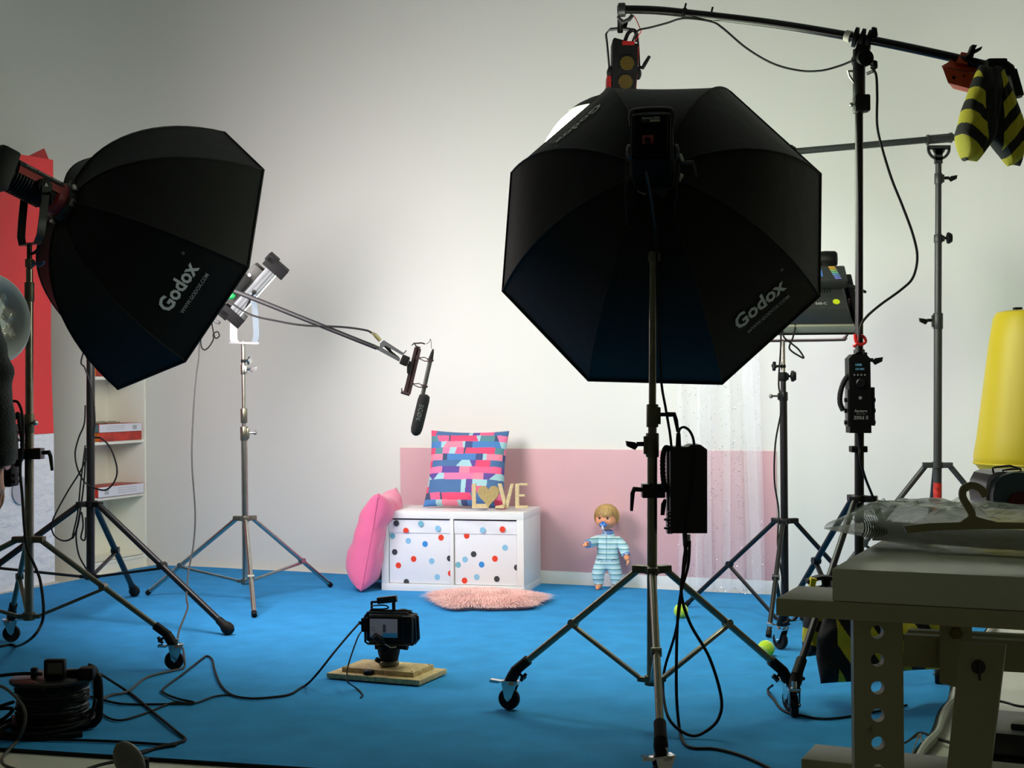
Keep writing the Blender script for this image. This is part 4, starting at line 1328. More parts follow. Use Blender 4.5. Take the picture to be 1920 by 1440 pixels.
mb = MB(); mb.lathe([(0.006, 0), (0.012, 0.004), (0.012, 0.012)], at(477, 548, 6.97), (0, -1, 0), 12); mb.tube([at(476, 548, 6.95), at(470, 560, 6.94), at(461, 577, 6.94)], [0.005, 0.006, 0.004], 8); mb.build('tilt_lever', BLK, lp_)
mb = MB(); mb.bar(at(398, 600, YQ), at(412, 606, YQ), 0.03, 0.016, bev=0.003); tag(mb.build('plug', GREY_METAL, origin=None), 'small grey plug dangling under the left softbox edge', 'plug')
cable('coiled black cable end dangling in a small ring under the left softbox', [(396, 600, 7.0), (400, 622, 7.0), (404, 634, 7.0), (411, 630, 7.0), (408, 622, 7.0), (400, 626, 7.0), (400, 636, 7.0), (392, 650, 7.0), (383, 656, 7.0), (377, 648, 7.0), (376, 625, 7.0)], 0.0035)
cable('long grey cable hanging from the left LED panel down to the carpet by the caster', [(372, 600, 6.9), (373, 660, 6.88), (366, 720, 6.8), (361, 800, 6.75), (360, 870, 6.7), (366, 960, 6.65), (363, 1020, 6.6), (354, 1070, 6.5), (350, 1120, 6.2), (352, 1140, 6.05), (337, 1180, 5.75), (334, 1200, 5.62), (342, 1212, 5.55), (346, 1235, 5.45), (344, 1252), (320, 1258), (275, 1270), (240, 1296), (205, 1304), (183, 1318)], 0.0045, M('grey_rubber', (62, 62, 62), 0.6))
for lb_, pts in (('black cable hanging in a big loop right of the microphone stand', [(158, 655, 6.54), (152, 680, 6.54), (160, 692, 6.54), (174, 740, 6.52), (178, 790, 6.51), (176, 818, 6.51), (190, 822, 6.5), (207, 840, 6.5), (219, 875, 6.5), (216, 900, 6.5), (200, 918, 6.5), (180, 916, 6.51), (160, 905, 6.53), (146, 880, 6.53), (141, 850, 6.53), (148, 820, 6.53), (158, 795, 6.53), (160, 760, 6.54)]),
                 ('black cable hanging low in a slack loop left of the microphone stand', [(162, 860, 6.52), (150, 885, 6.52), (128, 920, 6.52), (106, 960, 6.5), (97, 985, 6.5), (103, 1005, 6.5), (122, 1014, 6.5), (140, 1002, 6.5), (150, 960, 6.5), (158, 900, 6.52), (161, 840, 6.53)]),
                 ('black cable bunched tight against the microphone stand below its hub', [(160, 835, 6.52), (152, 900, 6.52), (146, 960, 6.51), (136, 1008, 6.5), (145, 990, 6.49), (152, 960, 6.5), (156, 985, 6.5), (152, 1008, 6.5), (160, 1010, 6.5), (161, 970, 6.52)]),
                 ('black cable end dropping from the hub of the microphone stand to its foot', [(145, 985, 6.5), (143, 1010, 6.5), (148, 1040, 6.52), (158, 1060, 6.53), (166, 1072, 6.54)])):
    cable(lb_, pts, 0.004)
# ================================================================ the set: chest, cushions, letters
KX = V((0.970, -0.243, 0)); KY = V((0.243, 0.970, 0)); KZ = V((0, 0, 1))
KO = V((-0.698, 7.50, 0.006))
KR = frame(KX, KZ)
W_, D_, H_ = 0.775, 0.39, 0.42
def K(x, y, z):
    return KO + KX * x + KY * y + KZ * z
def kbox(mb, x0, x1, y0, y1, z0, z1, bev=0.0012):
    return mb.box(K((x0 + x1) / 2, (y0 + y1) / 2, (z0 + z1) / 2), (x1 - x0, y1 - y0, z1 - z0), KR, bev)
ks = thing('storage_chest', 'low white two-compartment storage chest standing on the blue carpet against the wall', 'chest', K(W_ / 2, D_ / 2, 0))
T_ = 0.038
for nm, a in (('top_board', (0, W_, 0, D_, H_ - T_ + 0.0, H_)), ('bottom_board', (0, W_, 0, D_, 0, T_)), ('side_board', (0.001, T_, 0.001, D_, T_, H_ - T_)), ('side_board', (W_ - T_, W_ - 0.001, 0.001, D_, T_, H_ - T_)), ('divider', (W_ / 2 - 0.009, W_ / 2 + 0.009, 0.001, D_, T_, H_ - T_)), ('back_board', (T_, W_ - T_, D_ - 0.012, D_ - 0.004, T_, H_ - T_))):
    mb = MB(); kbox(mb, *a); mb.build(nm, WHITE, ks)
FAB = M('white_box_fabric', (226, 228, 234), 0.75, bump=(16, 0.25, 0.01))
DOT = {'r': M('dot_red', (226, 58, 30), 0.7), 'k': M('dot_black', (52, 54, 62), 0.7), 'b': M('dot_blue', (50, 140, 214), 0.7), 'l': M('dot_light_blue', (134, 190, 222), 0.7), 't': M('dot_teal', (112, 176, 196), 0.7)}
# dots in pixels of the photograph: (x, y, colour)
dotsA = [(743, 981, 'k'), (789, 982, 't'), (821, 991, 'l'), (761, 995, 'r'), (736, 1005, 't'), (765.5, 1014, 'l'), (797, 1020, 'b'), (827, 1008, 'r'), (740, 1035, 'k'), (775.5, 1048, 'r'), (809.5, 1052, 'l'), (747, 1060, 'r'), (843, 1047, 'k'), (845, 1075, 'r'), (820, 1082, 'l'), (762, 1091, 'k')]
dotsB = [(905, 994, 'l'), (942, 992.5, 'r'), (875, 1004.5, 'r'), (947, 1027, 'l'), (888, 1039, 'k'), (928, 1047.5, 'r'), (872, 1049, 'l'), (903, 1058.5, 'b'), (859, 1059, 't'), (969, 1064, 'k'), (894, 1082, 'l'), (931.5, 1085.5, 'k'), (871, 1088.5, 'r')]
def on_face(px, py, yoff):
    o = K(0, yoff, 0); cam_p = V((0, 0, CAMZ)); d = at(px, py, 1.0) - cam_p
    t = (o - cam_p).dot(KY) / d.dot(KY)
    p = cam_p + d * t - KO
    return p.dot(KX), p.z
for i, (x0, x1, dots) in enumerate(((T_ + 0.003, W_ / 2 - 0.012, dotsA), (W_ / 2 + 0.012, W_ - T_ - 0.003, dotsB))):
    z0, z1 = T_ + 0.002, H_ - T_ - 0.008
    bxo = thing('storage_box', ('polka dot fabric storage box in the left half of the white chest', 'polka dot fabric storage box in the right half of the white chest')[i], 'storage box', K((x0 + x1) / 2, 0.19, z0))
    mb = MB(); kbox(mb, x0, x1, 0.014, 0.36, z0, z1 - 0.01, 0.004); mb.build('box_body', FAB, bxo)
    mb = MB(); mb.grid(lambda u, v: K(x0 + (x1 - x0) * u, 0.010 - 0.004 * math.sin(u * 9 + v * 3) * v, z1 - 0.068 * (1 - v)), 16, 6, th=KY * 0.004); mb.build('top_flap', FAB, bxo)
    for c_ in 'rkblt':
        mb = MB(); n = 0
        for (px, py, cc_) in dots:
            if cc_ != c_: continue
            yo = 0.0035 if py < 999 else 0.0128
            X, Z = on_face(px, py, yo)
            pts = []
            for k in range(18):
                t = 2 * math.pi * k / 18
                x = min(max(X + 0.0152 * math.cos(t), x0 + 0.0005), x1 - 0.0005)
                z = min(max(Z + 0.0158 * math.sin(t), z0 + 0.0005), z1 - 0.001)
                if py < 999: z = max(z, z1 - 0.067)
                pts.append(K(x, yo, z))
            mb.prism(pts, KY * 0.0008); n += 1
        if n: 
            o = mb.build('printed_dots', DOT[c_], bxo, smooth=False)
        else: mb.bm.free()

# patterned cushion -----------------------------------------------------
P_ = {'H': (240, 96, 140), 'P': (232, 132, 158), 'N': (62, 78, 128), 'B': (72, 124, 186), 'S': (70, 108, 156), 'T': (84, 134, 146), 'A': (158, 200, 208), 'V': (92, 72, 150), 'R': (226, 72, 112), 'K': (238, 120, 164), 'D': (58, 74, 104), 'W': (206, 140, 164)}
P_ = {k: s2l(v) for k, v in P_.items()}
# rows top to bottom: list of (colour, end at row top, end at row bottom)
rows = [[('R', .08, .08), ('S', .50, .50), ('A', .55, .55), ('V', .64, .64), ('H', .82, .82), ('S', 1, 1)],
        [('T', .10, .14), ('H', .26, .26), ('D', .28, .28), ('R', .60, .64), ('A', .66, .66), ('T', .84, .84), ('D', .86, .90), ('K', 1, 1)],
        [('B', .17, .17), ('A', .24, .20), ('P', .44, .46), ('A', .48, .48), ('N', .57, .57), ('B', .90, .93), ('A', 1, 1)],
        [('R', .10, .10), ('T', .20, .20), ('K', .29, .29), ('A', .38, .36), ('H', .47, .47), ('D', .50, .49), ('R', .86, .86), ('T', .96, .96), ('K', 1, 1)],
        [('A', .04, .04), ('P', .21, .21), ('D', .27, .27), ('B', .63, .63), ('N', .72, .72), ('A', .77, .77), ('P', .95, .95), ('N', 1, 1)],
        [('R', .08, .07), ('S', .46, .39), ('A', .56, .60), ('V', .64, .64), ('R', .82, .82), ('S', 1, 1)],
        [('K', .22, .22), ('V', .44, .44), ('P', .57, .57), ('H', .95, .95), ('V', 1, 1)],
        [('A', .02, .10), ('V', .18, .12), ('A', .25, .25), ('K', .62, .62), ('P', .75, .75), ('V', .90, .82), ('A', 1, 1)],
        [('A', .06, .06), ('S', .48, .48), ('A', .54, .54), ('V', .62, .62), ('A', .80, .80), ('S', 1, 1)],
        [('R', .06, .06), ('S', .48, .48), ('A', .54, .54), ('V', .62, .62), ('H', .80, .80), ('S', 1, 1)],
        [('D', .08, .10), ('H', .22, .22), ('D', .24, .25), ('R', .60, .63), ('T', .66, .66), ('B', .84, .84), ('K', 1, 1)],
        [('B', .16, .16), ('A', .24, .24), ('P', .44, .44), ('A', .48, .48), ('N', .56, .56), ('B', .90, .90), ('R', 1, 1)]]
CUSH = M('patterned_cotton', (255, 255, 255), 0.8, attr='col', bump=(40, 0.15, 0.004))
def patch(a, b):
    """a,b in 0..1 from left and from top"""
    r = b * 12
    i = min(11, max(0, int(r))); f = r - i
    for c_, e0, e1 in rows[i]:
        if a <= e0 + (e1 - e0) * f:
            return P_[c_]
    return P_[rows[i][-1][0]]
cc = K(0.40, 0.265, H_ + 0.208)
Vv = (KZ * 0.955 + KY * 0.30).normalized()
Uc = (KX + KZ * -0.01).normalized()
Nc = Uc.cross(Vv)
mb = MB(); 
def shp(a, b, x, y, z):
    # sags a little onto its lower edge
    return x * (1 + 0.05 * max(0, -b) ** 2), y, z * (1 - 0.25 * b)
cushion(mb, cc, Uc, Vv, Nc, 0.44, 0.43, 0.12, 144, 144, 0.06, 0.5, shape=shp, wr=0.006, seed=3)
cu_o = mb.build('cushion', CUSH, None, colors=lambda p, c: patch(((c - cc).dot(Uc) / 0.44) + 0.5, 0.5 - (c - cc).dot(Vv) / 0.43))
tag(cu_o, 'square cushion printed with pink, blue and purple patchwork bricks, leaning on top of the chest', 'cushion')
mb = MB(); mb.box(cc + Uc * 0.16 - Vv * 0.215 - KY * 0.02, (0.05, 0.02, 0.004), KR)
mb.build('care_tag', M('tag_white', (220, 220, 225), 0.7), cu_o, label='small white care tag')

# pink cushion on the floor, seen edge on
PINK = M('hot_pink_satin', (240, 112, 156), 0.5, sheen=0.3, bump=(7, 0.35, 0.03))
base = fl(700, 1102); 
cp_ = V((-0.718, 7.59, 0.272))
Up = V((0.13, 0.98, 0.0)).normalized()
Vp = V((0.19, -0.10, 0.97)).normalized()
Np = Up.cross(Vp).normalized()
mb = MB()
cushion(mb, cp_, Up, Vp, Np, 0.44, 0.53, 0.23, 40, 44, 0.08, 0.5, shape=lambda a, b, x, y, z: (x, y, z * (1.05 - 0.30 * b) * (0.45 + 0.55 * min(1, max(0, (b - 0.25) / 0.6)) ** 2 * (3 - 2 * min(1, max(0, (b - 0.25) / 0.6))) if z > 0 else 1)), wr=0.012, seed=8)
pk = tag(mb.build('cushion', PINK), 'plain hot pink cushion standing on its edge on the carpet left of the white chest', 'cushion')
mb = MB()
pts = [cp_ + Up * (-0.22 * (1 - 0.08 * (1 - b * b))) + Vp * (b * 0.245) for b in [k / 12 - 1 for k in range(25)]]
mb.tube(pts, 0.0028, 6); mb.build('seam_piping', PINK, pk)
mb = MB(); tp = fl(681, 1104) + V((0, -0.01, 0.006)); mb.grid(lambda u, v: tp + V((0.052 * (u - .5), -0.01 + 0.012 * v, 0.032 * v)), 4, 4, th=V((0, 0.0015, 0.001)))
tg = mb.build('care_tag', M('tag_paper', (235, 235, 238), 0.7), pk, label='white paper care tag')
text_on('tag_lines', 'CARE', tp + V((0, -0.006, 0.024)), (1, 0, 0), (0, 0.35, 0.93), 0.026, LOGO_DIM, tg)

# gilt letters -----------------------------------------------------------
GOLD = M('champagne_glitter', (206, 186, 142), 0.45, metal=0.25, var=(180, 0.25), bump=(300, 0.7, 0.003))
GOLD2 = M('gold_glitter', (190, 168, 112), 0.35, metal=0.5, var=(320, 0.45), bump=(420, 1.0, 0.004))
lv = thing('letter_sign', 'gold glitter letters spelling LOVE, with a heart for the O, standing on the chest', 'letters', K(0.62, 0.07, H_))
zl = H_ + 0.006
def lp(x, z, y=0.07):
    return K(x, y, zl + z)
# extents in the chest's own frame
xl, zt = on_face(885, 908, 0.07); xr, _ = on_face(990, 955, 0.07)
s_ = (xr - xl) / 105.0
def q(px, py):      # picture pixel -> letter plane
    x, z = on_face(px, py, 0.07)
    return K(x, 0.07, z + 0.006)
def letter(name, polys, m_, bev=0.0):
    mb = MB()
    for poly in polys:
        mb.prism([q(*p) for p in poly], KY * 0.014)
    return mb.build(name, m_, lv, smooth=False)
letter('letter_l', [[(885, 909), (892, 909), (892, 948), (885, 955)], [(885, 955), (892, 947), (912, 947), (916, 955)]], GOLD)
hp = []
for k in range(40):
    t = 2 * math.pi * k / 40
    x = 16 * math.sin(t) ** 3; y = 13 * math.cos(t) - 5 * math.cos(2 * t) - 2 * math.cos(3 * t) - math.cos(4 * t)
    hp.append((915.5 + x * 1.25, 930 - y * 1.42))
letter('heart', [hp], GOLD2)
letter('letter_v', [[(933, 909), (940, 909), (952, 955), (945, 955)], [(945, 955), (952, 955), (963, 909), (957, 909)], [(929, 951), (946, 948), (950, 955), (928, 955)]], GOLD)
letter('letter_e', [[(966, 909), (973, 909), (973, 955), (966, 955)], [(973, 908), (989, 908), (989, 912.5), (973, 912.5)], [(973, 929), (984, 929), (984, 933), (973, 933)], [(973, 950), (990, 950), (990, 955), (973, 955)]], GOLD)

# fur rug ---------------------------------------------------------------
FUR = M('pink_fur', (252, 206, 200), 0.8, sheen=0.5, var=(9, 0.08))
rc = V((-0.135, 7.04, 0.006))
rug = thing('fur_rug', 'small fluffy pale pink faux fur rug lying in front of the white chest', 'rug', rc)
def edge(t):
    return 1 / max(abs(math.cos(t)) ** 3 + abs(math.sin(t)) ** 3, 1e-3) ** (1 / 3) + 0.09 * math.sin(2 * t + 2.6) + 0.05 * math.sin(3 * t + 1) + 0.04 * math.sin(5 * t) + 0.03 * math.sin(9 * t + 2)
RX, RY = 0.245, 0.27
mb = MB(); mb.prism([rc + V((RX * .93 * edge(2 * math.pi * k / 40) * math.cos(2 * math.pi * k / 40), RY * .93 * edge(2 * math.pi * k / 40) * math.sin(2 * math.pi * k / 40), 0.001)) for k in range(40)], V((0, 0, 0.008)))
mb.build('rug_backing', FUR, rug)
mb = MB(); rnd = random.Random(5)
for i in range(17000):
    t = rnd.random() * 2 * math.pi; r = math.sqrt(rnd.random())
    e_ = edge(t)
    p = rc + V((RX * e_ * r * math.cos(t), RY * e_ * r * math.sin(t), 0.008))
    out = V((math.cos(t), math.sin(t), 0))
    clump = V((noise.noise(p * 9), noise.noise(p * 9 + V((5, 1, 2))), 0)) * 0.7
    d = (out * (0.30 + 0.45 * r * r) + clump + V((rnd.uniform(-.3, .3), rnd.uniform(-.3, .3), 0)))
    L = rnd.uniform(0.042, 0.080)
    lift = 0.80 * (1 - 0.55 * r ** 3)
    w_ = V((-d.y, d.x, 0)).normalized() * rnd.uniform(0.0007, 0.0015)
    p1 = p + d * L * 0.35 + V((0, 0, L * 0.55 * lift)); p2 = p + d * L * 0.8 + V((0, 0, L * 0.72 * lift)); p3 = p + d * L * 1.15 + V((0, 0, L * 0.5 * lift))
    p3.z = max(p3.z, 0.012)
    mb._add([p - w_, p + w_, p1 + w_, p1 - w_, p2 + w_ * .7, p2 - w_ * .7, p3], [(0, 1, 2, 3), (3, 2, 4, 5), (5, 4, 6)])
mb.build('fur_pile', FUR, rug, kind='stuff', recalc=False)

# tulle canopy -----------------------------------------------------------
TUL = M('white_tulle', (240, 240, 246), 0.8, alpha=0.42)
nt = TUL.node_tree; b = nt.nodes['Principled BSDF']
lw = nt.nodes.new('ShaderNodeLayerWeight'); lw.inputs[0].default_value = 0.35
mr = nt.nodes.new('ShaderNodeMapRange'); mr.inputs[3].default_value = 0.20; mr.inputs[4].default_value = 0.34
nt.links.new(lw.outputs['Facing'], mr.inputs[0]); nt.links.new(mr.outputs[0], b.inputs['Alpha'])
ct_ = thing('tulle_curtain', 'sheer white tulle canopy with silver specks hanging down before the pink panel', 'curtain', onwall(1340, 0.12))
ring = onwall(1330, 0.12) + V((0, 0, 2.05))
def drape(t, v):
    # t across 0..1, v 0 bottom .. 1 top
    x0 = 1268 + 158 * t
    off = 0.10 + 0.016 * math.sin(t * 26) + 0.02 * math.sin(v * 5 + t * 9)
    p = onwall(x0 + 5 * math.sin(v * 4 + t * 20) * (1 - v), off)
    k = max(0, (v - 0.55) / 0.45) ** 1.6
    q_ = ring + V((0.09 * math.cos(t * 12), -0.05 + 0.05 * math.sin(t * 12), 0))
    p = p.lerp(V((q_.x, q_.y, 0)), k * 0.95)
    z = 0.03 + 2.02 * v
    if v < 0.03: z = 0.03 + 0.012 * math.sin(t * 60)
    return V((p.x, p.y, z))
mb = MB(); mb.grid(drape, 260, 40); mb.build('tulle_cloth', TUL, ct_)
mb = MB()
def band(x0, x1, xa, xb, off, ph):
    def fn(u, v):
        a = x0 + (x1 - x0) * u; b_ = xa + (xb - xa) * u
        o_ = off + 0.010 * math.sin(u * 3 + ph)
        p = onwall(a + (b_ - a) * v, o_)
        k = max(0, (v - 0.55) / 0.45) ** 1.6
        p = p.lerp(V((ring.x, ring.y, 0)), k * .9)
        return V((p.x, p.y, 0.03 + 2.0 * v))
    mb.grid(fn, 30, 30)
band(1409, 1425, 1380, 1424, 0.19, 0.5)
band(1398, 1426, 1384, 1400, 0.21, 2)
band(1300, 1314, 1316, 1322, 0.18, 1)
band(1318, 1332, 1312, 1330, 0.18, 3)
band(1352, 1366, 1362, 1372, 0.20, 3)
mb.build('gathered_folds', TUL, ct_)
mb = MB(); rnd = random.Random(3)
for i in range(480):
    p = drape(rnd.random(), rnd.random() * 0.62) + WN * 0.006
    mb.lathe([(0.0023, 0), (0.0023, 0.0006)], p, WN + V((rnd.uniform(-.5, .5), 0, rnd.uniform(-.5, .5))), 6)
mb.build('silver_specks', M('specks', (165, 165, 162), 0.25, metal=0.7), ct_, kind='stuff', smooth=False)
mb = MB(); mb.lathe([(0.10, -0.004), (0.104, 0), (0.10, 0.004), (0.096, 0)], ring, (0, 0, 1), 24); mb.bar(ring, ring - WN * 0.125, 0.012, 0.012); mb.build('canopy_ring', WHITE_P, ct_)

# tennis balls -----------------------------------------------------------
TB = M('tennis_felt', (190, 226, 34), 0.95, bump=(300, 0.8, 0.003), sheen=0.4)
for (px, py, lab) in ((1278, 1160, 'lime green tennis ball on the carpet farther from the camera, between the stand legs'), (1438, 1234, 'lime green tennis ball nearer the camera, beside the caster of the boom stand')):
    f = fl(px, py, 0.006); c = f + V((0, 0.02, 0.0335))
    mb = MB().sph(c, 0.0335, n=28)
    o = tag(mb.build('tennis_ball', TB), lab, 'ball', 'tennis balls on the carpet')
    pts = []
    for k in range(60):
        t = 2 * math.pi * k / 60
        a, b_ = 0.0335 * 0.74, 0.0335 * 0.26
        p = V((a * math.cos(t) + b_ * math.cos(3 * t), a * math.sin(t) - b_ * math.sin(3 * t), 2 * math.sqrt(a * b_) * math.sin(2 * t)))
        pts.append(c + Matrix.Rotation(0.9, 3, 'X') @ p.normalized() * 0.0337)
    MB().tube(pts, 0.0009, 5, closed=True).build('seam', WHITE_P, o)

# ================================================================ doll
def skinned(verts, edges, radii, root=0, sub=2):
    me = bpy.data.meshes.new('sk'); me.from_pydata([tuple(v) for v in verts], edges, [])
    ob = bpy.data.objects.new('sk', me); COL.objects.link(ob)
    md = ob.modifiers.new('s', 'SKIN'); md.use_smooth_shade = True
    md.branch_smoothing = 0.6
    for i, v in enumerate(me.skin_vertices[0].data):
        r = radii[i]
        v.radius = (r, r) if not isinstance(r, tuple) else r
        v.use_root = (i == root)
    sb_ = ob.modifiers.new('u', 'SUBSURF'); sb_.levels = sub; sb_.render_levels = sub
    dg = bpy.context.evaluated_depsgraph_get(); dg.update()
    out = bpy.data.meshes.new_from_object(ob.evaluated_get(dg))
    bpy.data.objects.remove(ob); bpy.data.meshes.remove(me)
    return out
class Fig:
    def __init__(s):
        s.v, s.e, s.r = [], [], []
    def add(s, p, r, par=None):
        s.v.append(V(p)); s.r.append(r)
        if par is not None: s.e.append((par, len(s.v) - 1))
        return len(s.v) - 1
    def chain(s, par, lst):
        for p, r in lst:
            par = s.add(p, r, par)
        return par
    def mesh(s, **k):
        return skinned(s.v, s.e, s.r, **k)
def hand(f, wrist, palm_dir, palm_n, L, fr, curl=0.5, thumb_side=1):
    """palm and five fingers from the wrist vertex; L = hand length"""
    d = V(palm_dir).normalized(); n = V(palm_n).normalized(); s = d.cross(n).normalized()
    w0 = f.v[wrist]
    pm = f.add(w0 + d * L * 0.28, (L * 0.17, L * 0.10), wrist)
    for k, (off, ln) in enumerate(((-0.15, .46), (-0.05, .52), (0.05, .48), (0.15, .38))):
        a = f.add(w0 + d * L * 0.50 + s * L * off * thumb_side * -1, fr, pm)
        dd = d; p = f.v[a]
        for j in range(3):
            ang = curl * (j + 0.6) * 0.55
            dd = (d * math.cos(ang) + n * math.sin(ang)).normalized()
            p = p + dd * L * ln / 3
            a = f.add(p, fr * (0.92 - 0.12 * j), a)
    a = f.add(w0 + d * L * 0.16 + s * L * 0.17 * thumb_side, fr * 1.1, pm)
    a = f.add(w0 + d * L * 0.32 + s * L * 0.30 * thumb_side + n * L * 0.06, fr, a)
    a = f.add(w0 + d * L * 0.46 + s * L * 0.33 * thumb_side + n * L * 0.14, fr * 0.85, a)
def from_me(me, name, mats, parent, select=None, push=0.0, colors=None, lump=0.0, lump_s=40):
    """world-space mesh -> child object; select(face centre) keeps part of the faces"""
    bm = bmesh.new(); bm.from_mesh(me)
    if select:
        bmesh.ops.delete(bm, geom=[f_ for f_ in bm.faces if not select(f_.calc_center_median())], context='FACES')
    bm.normal_update()
    if push:
        for v in bm.verts:
            v.co += v.normal * (push + lump * noise.noise(v.co * lump_s))
    mb = MB(); mb.bm.free(); mb.bm = bm
    return mb.build(name, mats, parent, colors=colors, recalc=False)
DSK = M('doll_vinyl', (236, 160, 118), 0.45)
DX = V((0.985, -0.17, 0)).normalized(); DY = V((0.17, 0.985, 0)).normalized()
dfoot = fl(1136, 1101, 0.006); dfoot.z = 0.006
# leave room between the doll and the wall
DO = onwall(1136, 0.135); DO.z = 0.006
kd = DO.y / 7.4
def Dp(x, y, z):
    return DO + DX * x + DY * y + KZ * z
doll = thing('doll', 'blond baby doll in a striped blue sleepsuit with a pacifier, standing against the pink panel', 'doll', DO)
f = Fig()
pel = f.add(Dp(0.0, 0.01, 0.155), (0.058, 0.046))
sp = f.chain(pel, [(Dp(0.0, 0.012, 0.20), (0.054, 0.045)), (Dp(0.002, 0.018, 0.245), (0.052, 0.042)), (Dp(0.004, 0.024, 0.285), (0.034, 0.030)), (Dp(0.004, 0.026, 0.308), 0.022)])
chest = 2
for s_, kn, ft in ((-1, (-0.052, -0.012, 0.085), (-0.045, -0.006, 0.028)), (1, (0.046, -0.008, 0.080), (0.050, -0.004, 0.026))):
    k = f.chain(pel, [(Dp(0.036 * s_, 0.004, 0.125), 0.040), (Dp(*kn), 0.033), (Dp(*ft), 0.023)])
    f.chain(k, [(Dp(ft[0] + 0.002 * s_, ft[1] - 0.02, 0.014), 0.014), (Dp(ft[0] + 0.005 * s_, ft[1] - 0.045, 0.012), 0.011)])
a = f.chain(chest, [(Dp(-0.052, 0.02, 0.262), 0.026), (Dp(-0.082, -0.01, 0.245), 0.024), (Dp(-0.104, -0.05, 0.243), 0.017)])
hand(f, a, (-0.35, -0.9, 0.15), (0.6, -0.3, -0.6), 0.055, 0.0062, 1.0, 1)
a = f.chain(chest, [(Dp(0.056, 0.02, 0.262), 0.026), (Dp(0.088, 0.0, 0.215), 0.025), (Dp(0.102, -0.03, 0.178), 0.018)])
hand(f, a, (0.25, -0.45, -0.8), (-0.7, -0.3, -0.4), 0.055, 0.0062, 0.9, -1)
dm = f.mesh(root=0, sub=2)
lw_, rw_ = f.v[f.e[0][0]], None
def near_hand(p):
    return (p - Dp(-0.108, -0.065, 0.245)).length < 0.030 + 0.02 * 0 or (p - Dp(0.108, -0.05, 0.158)).length < 0.036 or (p - Dp(-0.12, -0.09, 0.25)).length < 0.04 or (p - Dp(0.115, -0.06, 0.14)).length < 0.04
from_me(dm, 'body', DSK, doll)
SUIT = M('striped_cotton', (206, 232, 234), 0.85, bump=(60, 0.3, 0.003))
nt = SUIT.node_tree; b = nt.nodes['Principled BSDF']
tc = nt.nodes.new('ShaderNodeTexCoord'); sx_ = nt.nodes.new('ShaderNodeSeparateXYZ'); nt.links.new(tc.outputs['Object'], sx_.inputs[0])
mu = nt.nodes.new('ShaderNodeMath'); mu.operation = 'DIVIDE'; mu.inputs[1].default_value = 0.0265; nt.links.new(sx_.outputs['Z'], mu.inputs[0])
fr = nt.nodes.new('ShaderNodeMath'); fr.operation = 'FRACT'; nt.links.new(mu.outputs[0], fr.inputs[0])
rp = nt.nodes.new('ShaderNodeValToRGB'); nt.links.new(fr.outputs[0], rp.inputs[0]); rp.color_ramp.interpolation = 'CONSTANT'
rp.color_ramp.elements[0].color = s2l((92, 160, 166)); rp.color_ramp.elements[1].position = 0.22; rp.color_ramp.elements[1].color = s2l((206, 232, 236))
el = rp.color_ramp.elements.new(0.62); el.color = s2l((172, 210, 226))
nt.links.new(rp.outputs[0], b.inputs['Base Color'])
c_w, c_g, c_b = s2l((222, 240, 240)), s2l((104, 168, 172)), s2l((176, 214, 226))
def suitc(p, c):
    z = (c - DO).z
    k = (z / 0.0285) % 1
    if z > 0.297: return s2l((140, 180, 214))
    return c_g if k < 0.26 else (c_w if k < 0.62 or z > 0.22 else c_b)
from_me(dm, 'sleepsuit', SUIT, doll, select=lambda c: not near_hand(c) and (c - DO).z > 0.030 and (c - DO).z < 0.315, push=0.0045, lump=0.002, lump_s=55)
CUFF = M('cuff_blue', (112, 146, 206), 0.85)
mb = MB()
mb.lathe([(0.020, -0.008), (0.023, 0), (0.020, 0.008)], Dp(-0.100, -0.042, 0.243), (-0.35, -0.9, 0), 16)
mb.lathe([(0.020, -0.008), (0.023, 0), (0.020, 0.008)], Dp(0.099, -0.022, 0.188), (0.25, -0.5, -0.8), 16)
mb.build('cuff', CUFF, doll, label='blue knitted cuffs')
mb = MB(); mb.lathe([(0.026, -0.008), (0.030, 0), (0.025, 0.01)], Dp(0.004, 0.018, 0.300), (0, -0.1, 1), 18); mb.build('collar', CUFF, doll)
# chest zip and little appliques
mb = MB(); mb.tube([Dp(0.0, -0.030, 0.29), Dp(0, -0.037, 0.24), Dp(0, -0.046, 0.19), Dp(0, -0.042, 0.15)], 0.0016, 6); mb.build('front_seam', M('seam_teal', (92, 150, 170), 0.8), doll)
mb = MB()
for x in (-0.035, 0.040):
    mb.tube([Dp(x - 0.012, -0.046, 0.158), Dp(x, -0.050, 0.166), Dp(x + 0.012, -0.046, 0.160)], 0.0022, 6)
mb.build('stitched_motif', M('motif_navy', (70, 84, 130), 0.8), doll)
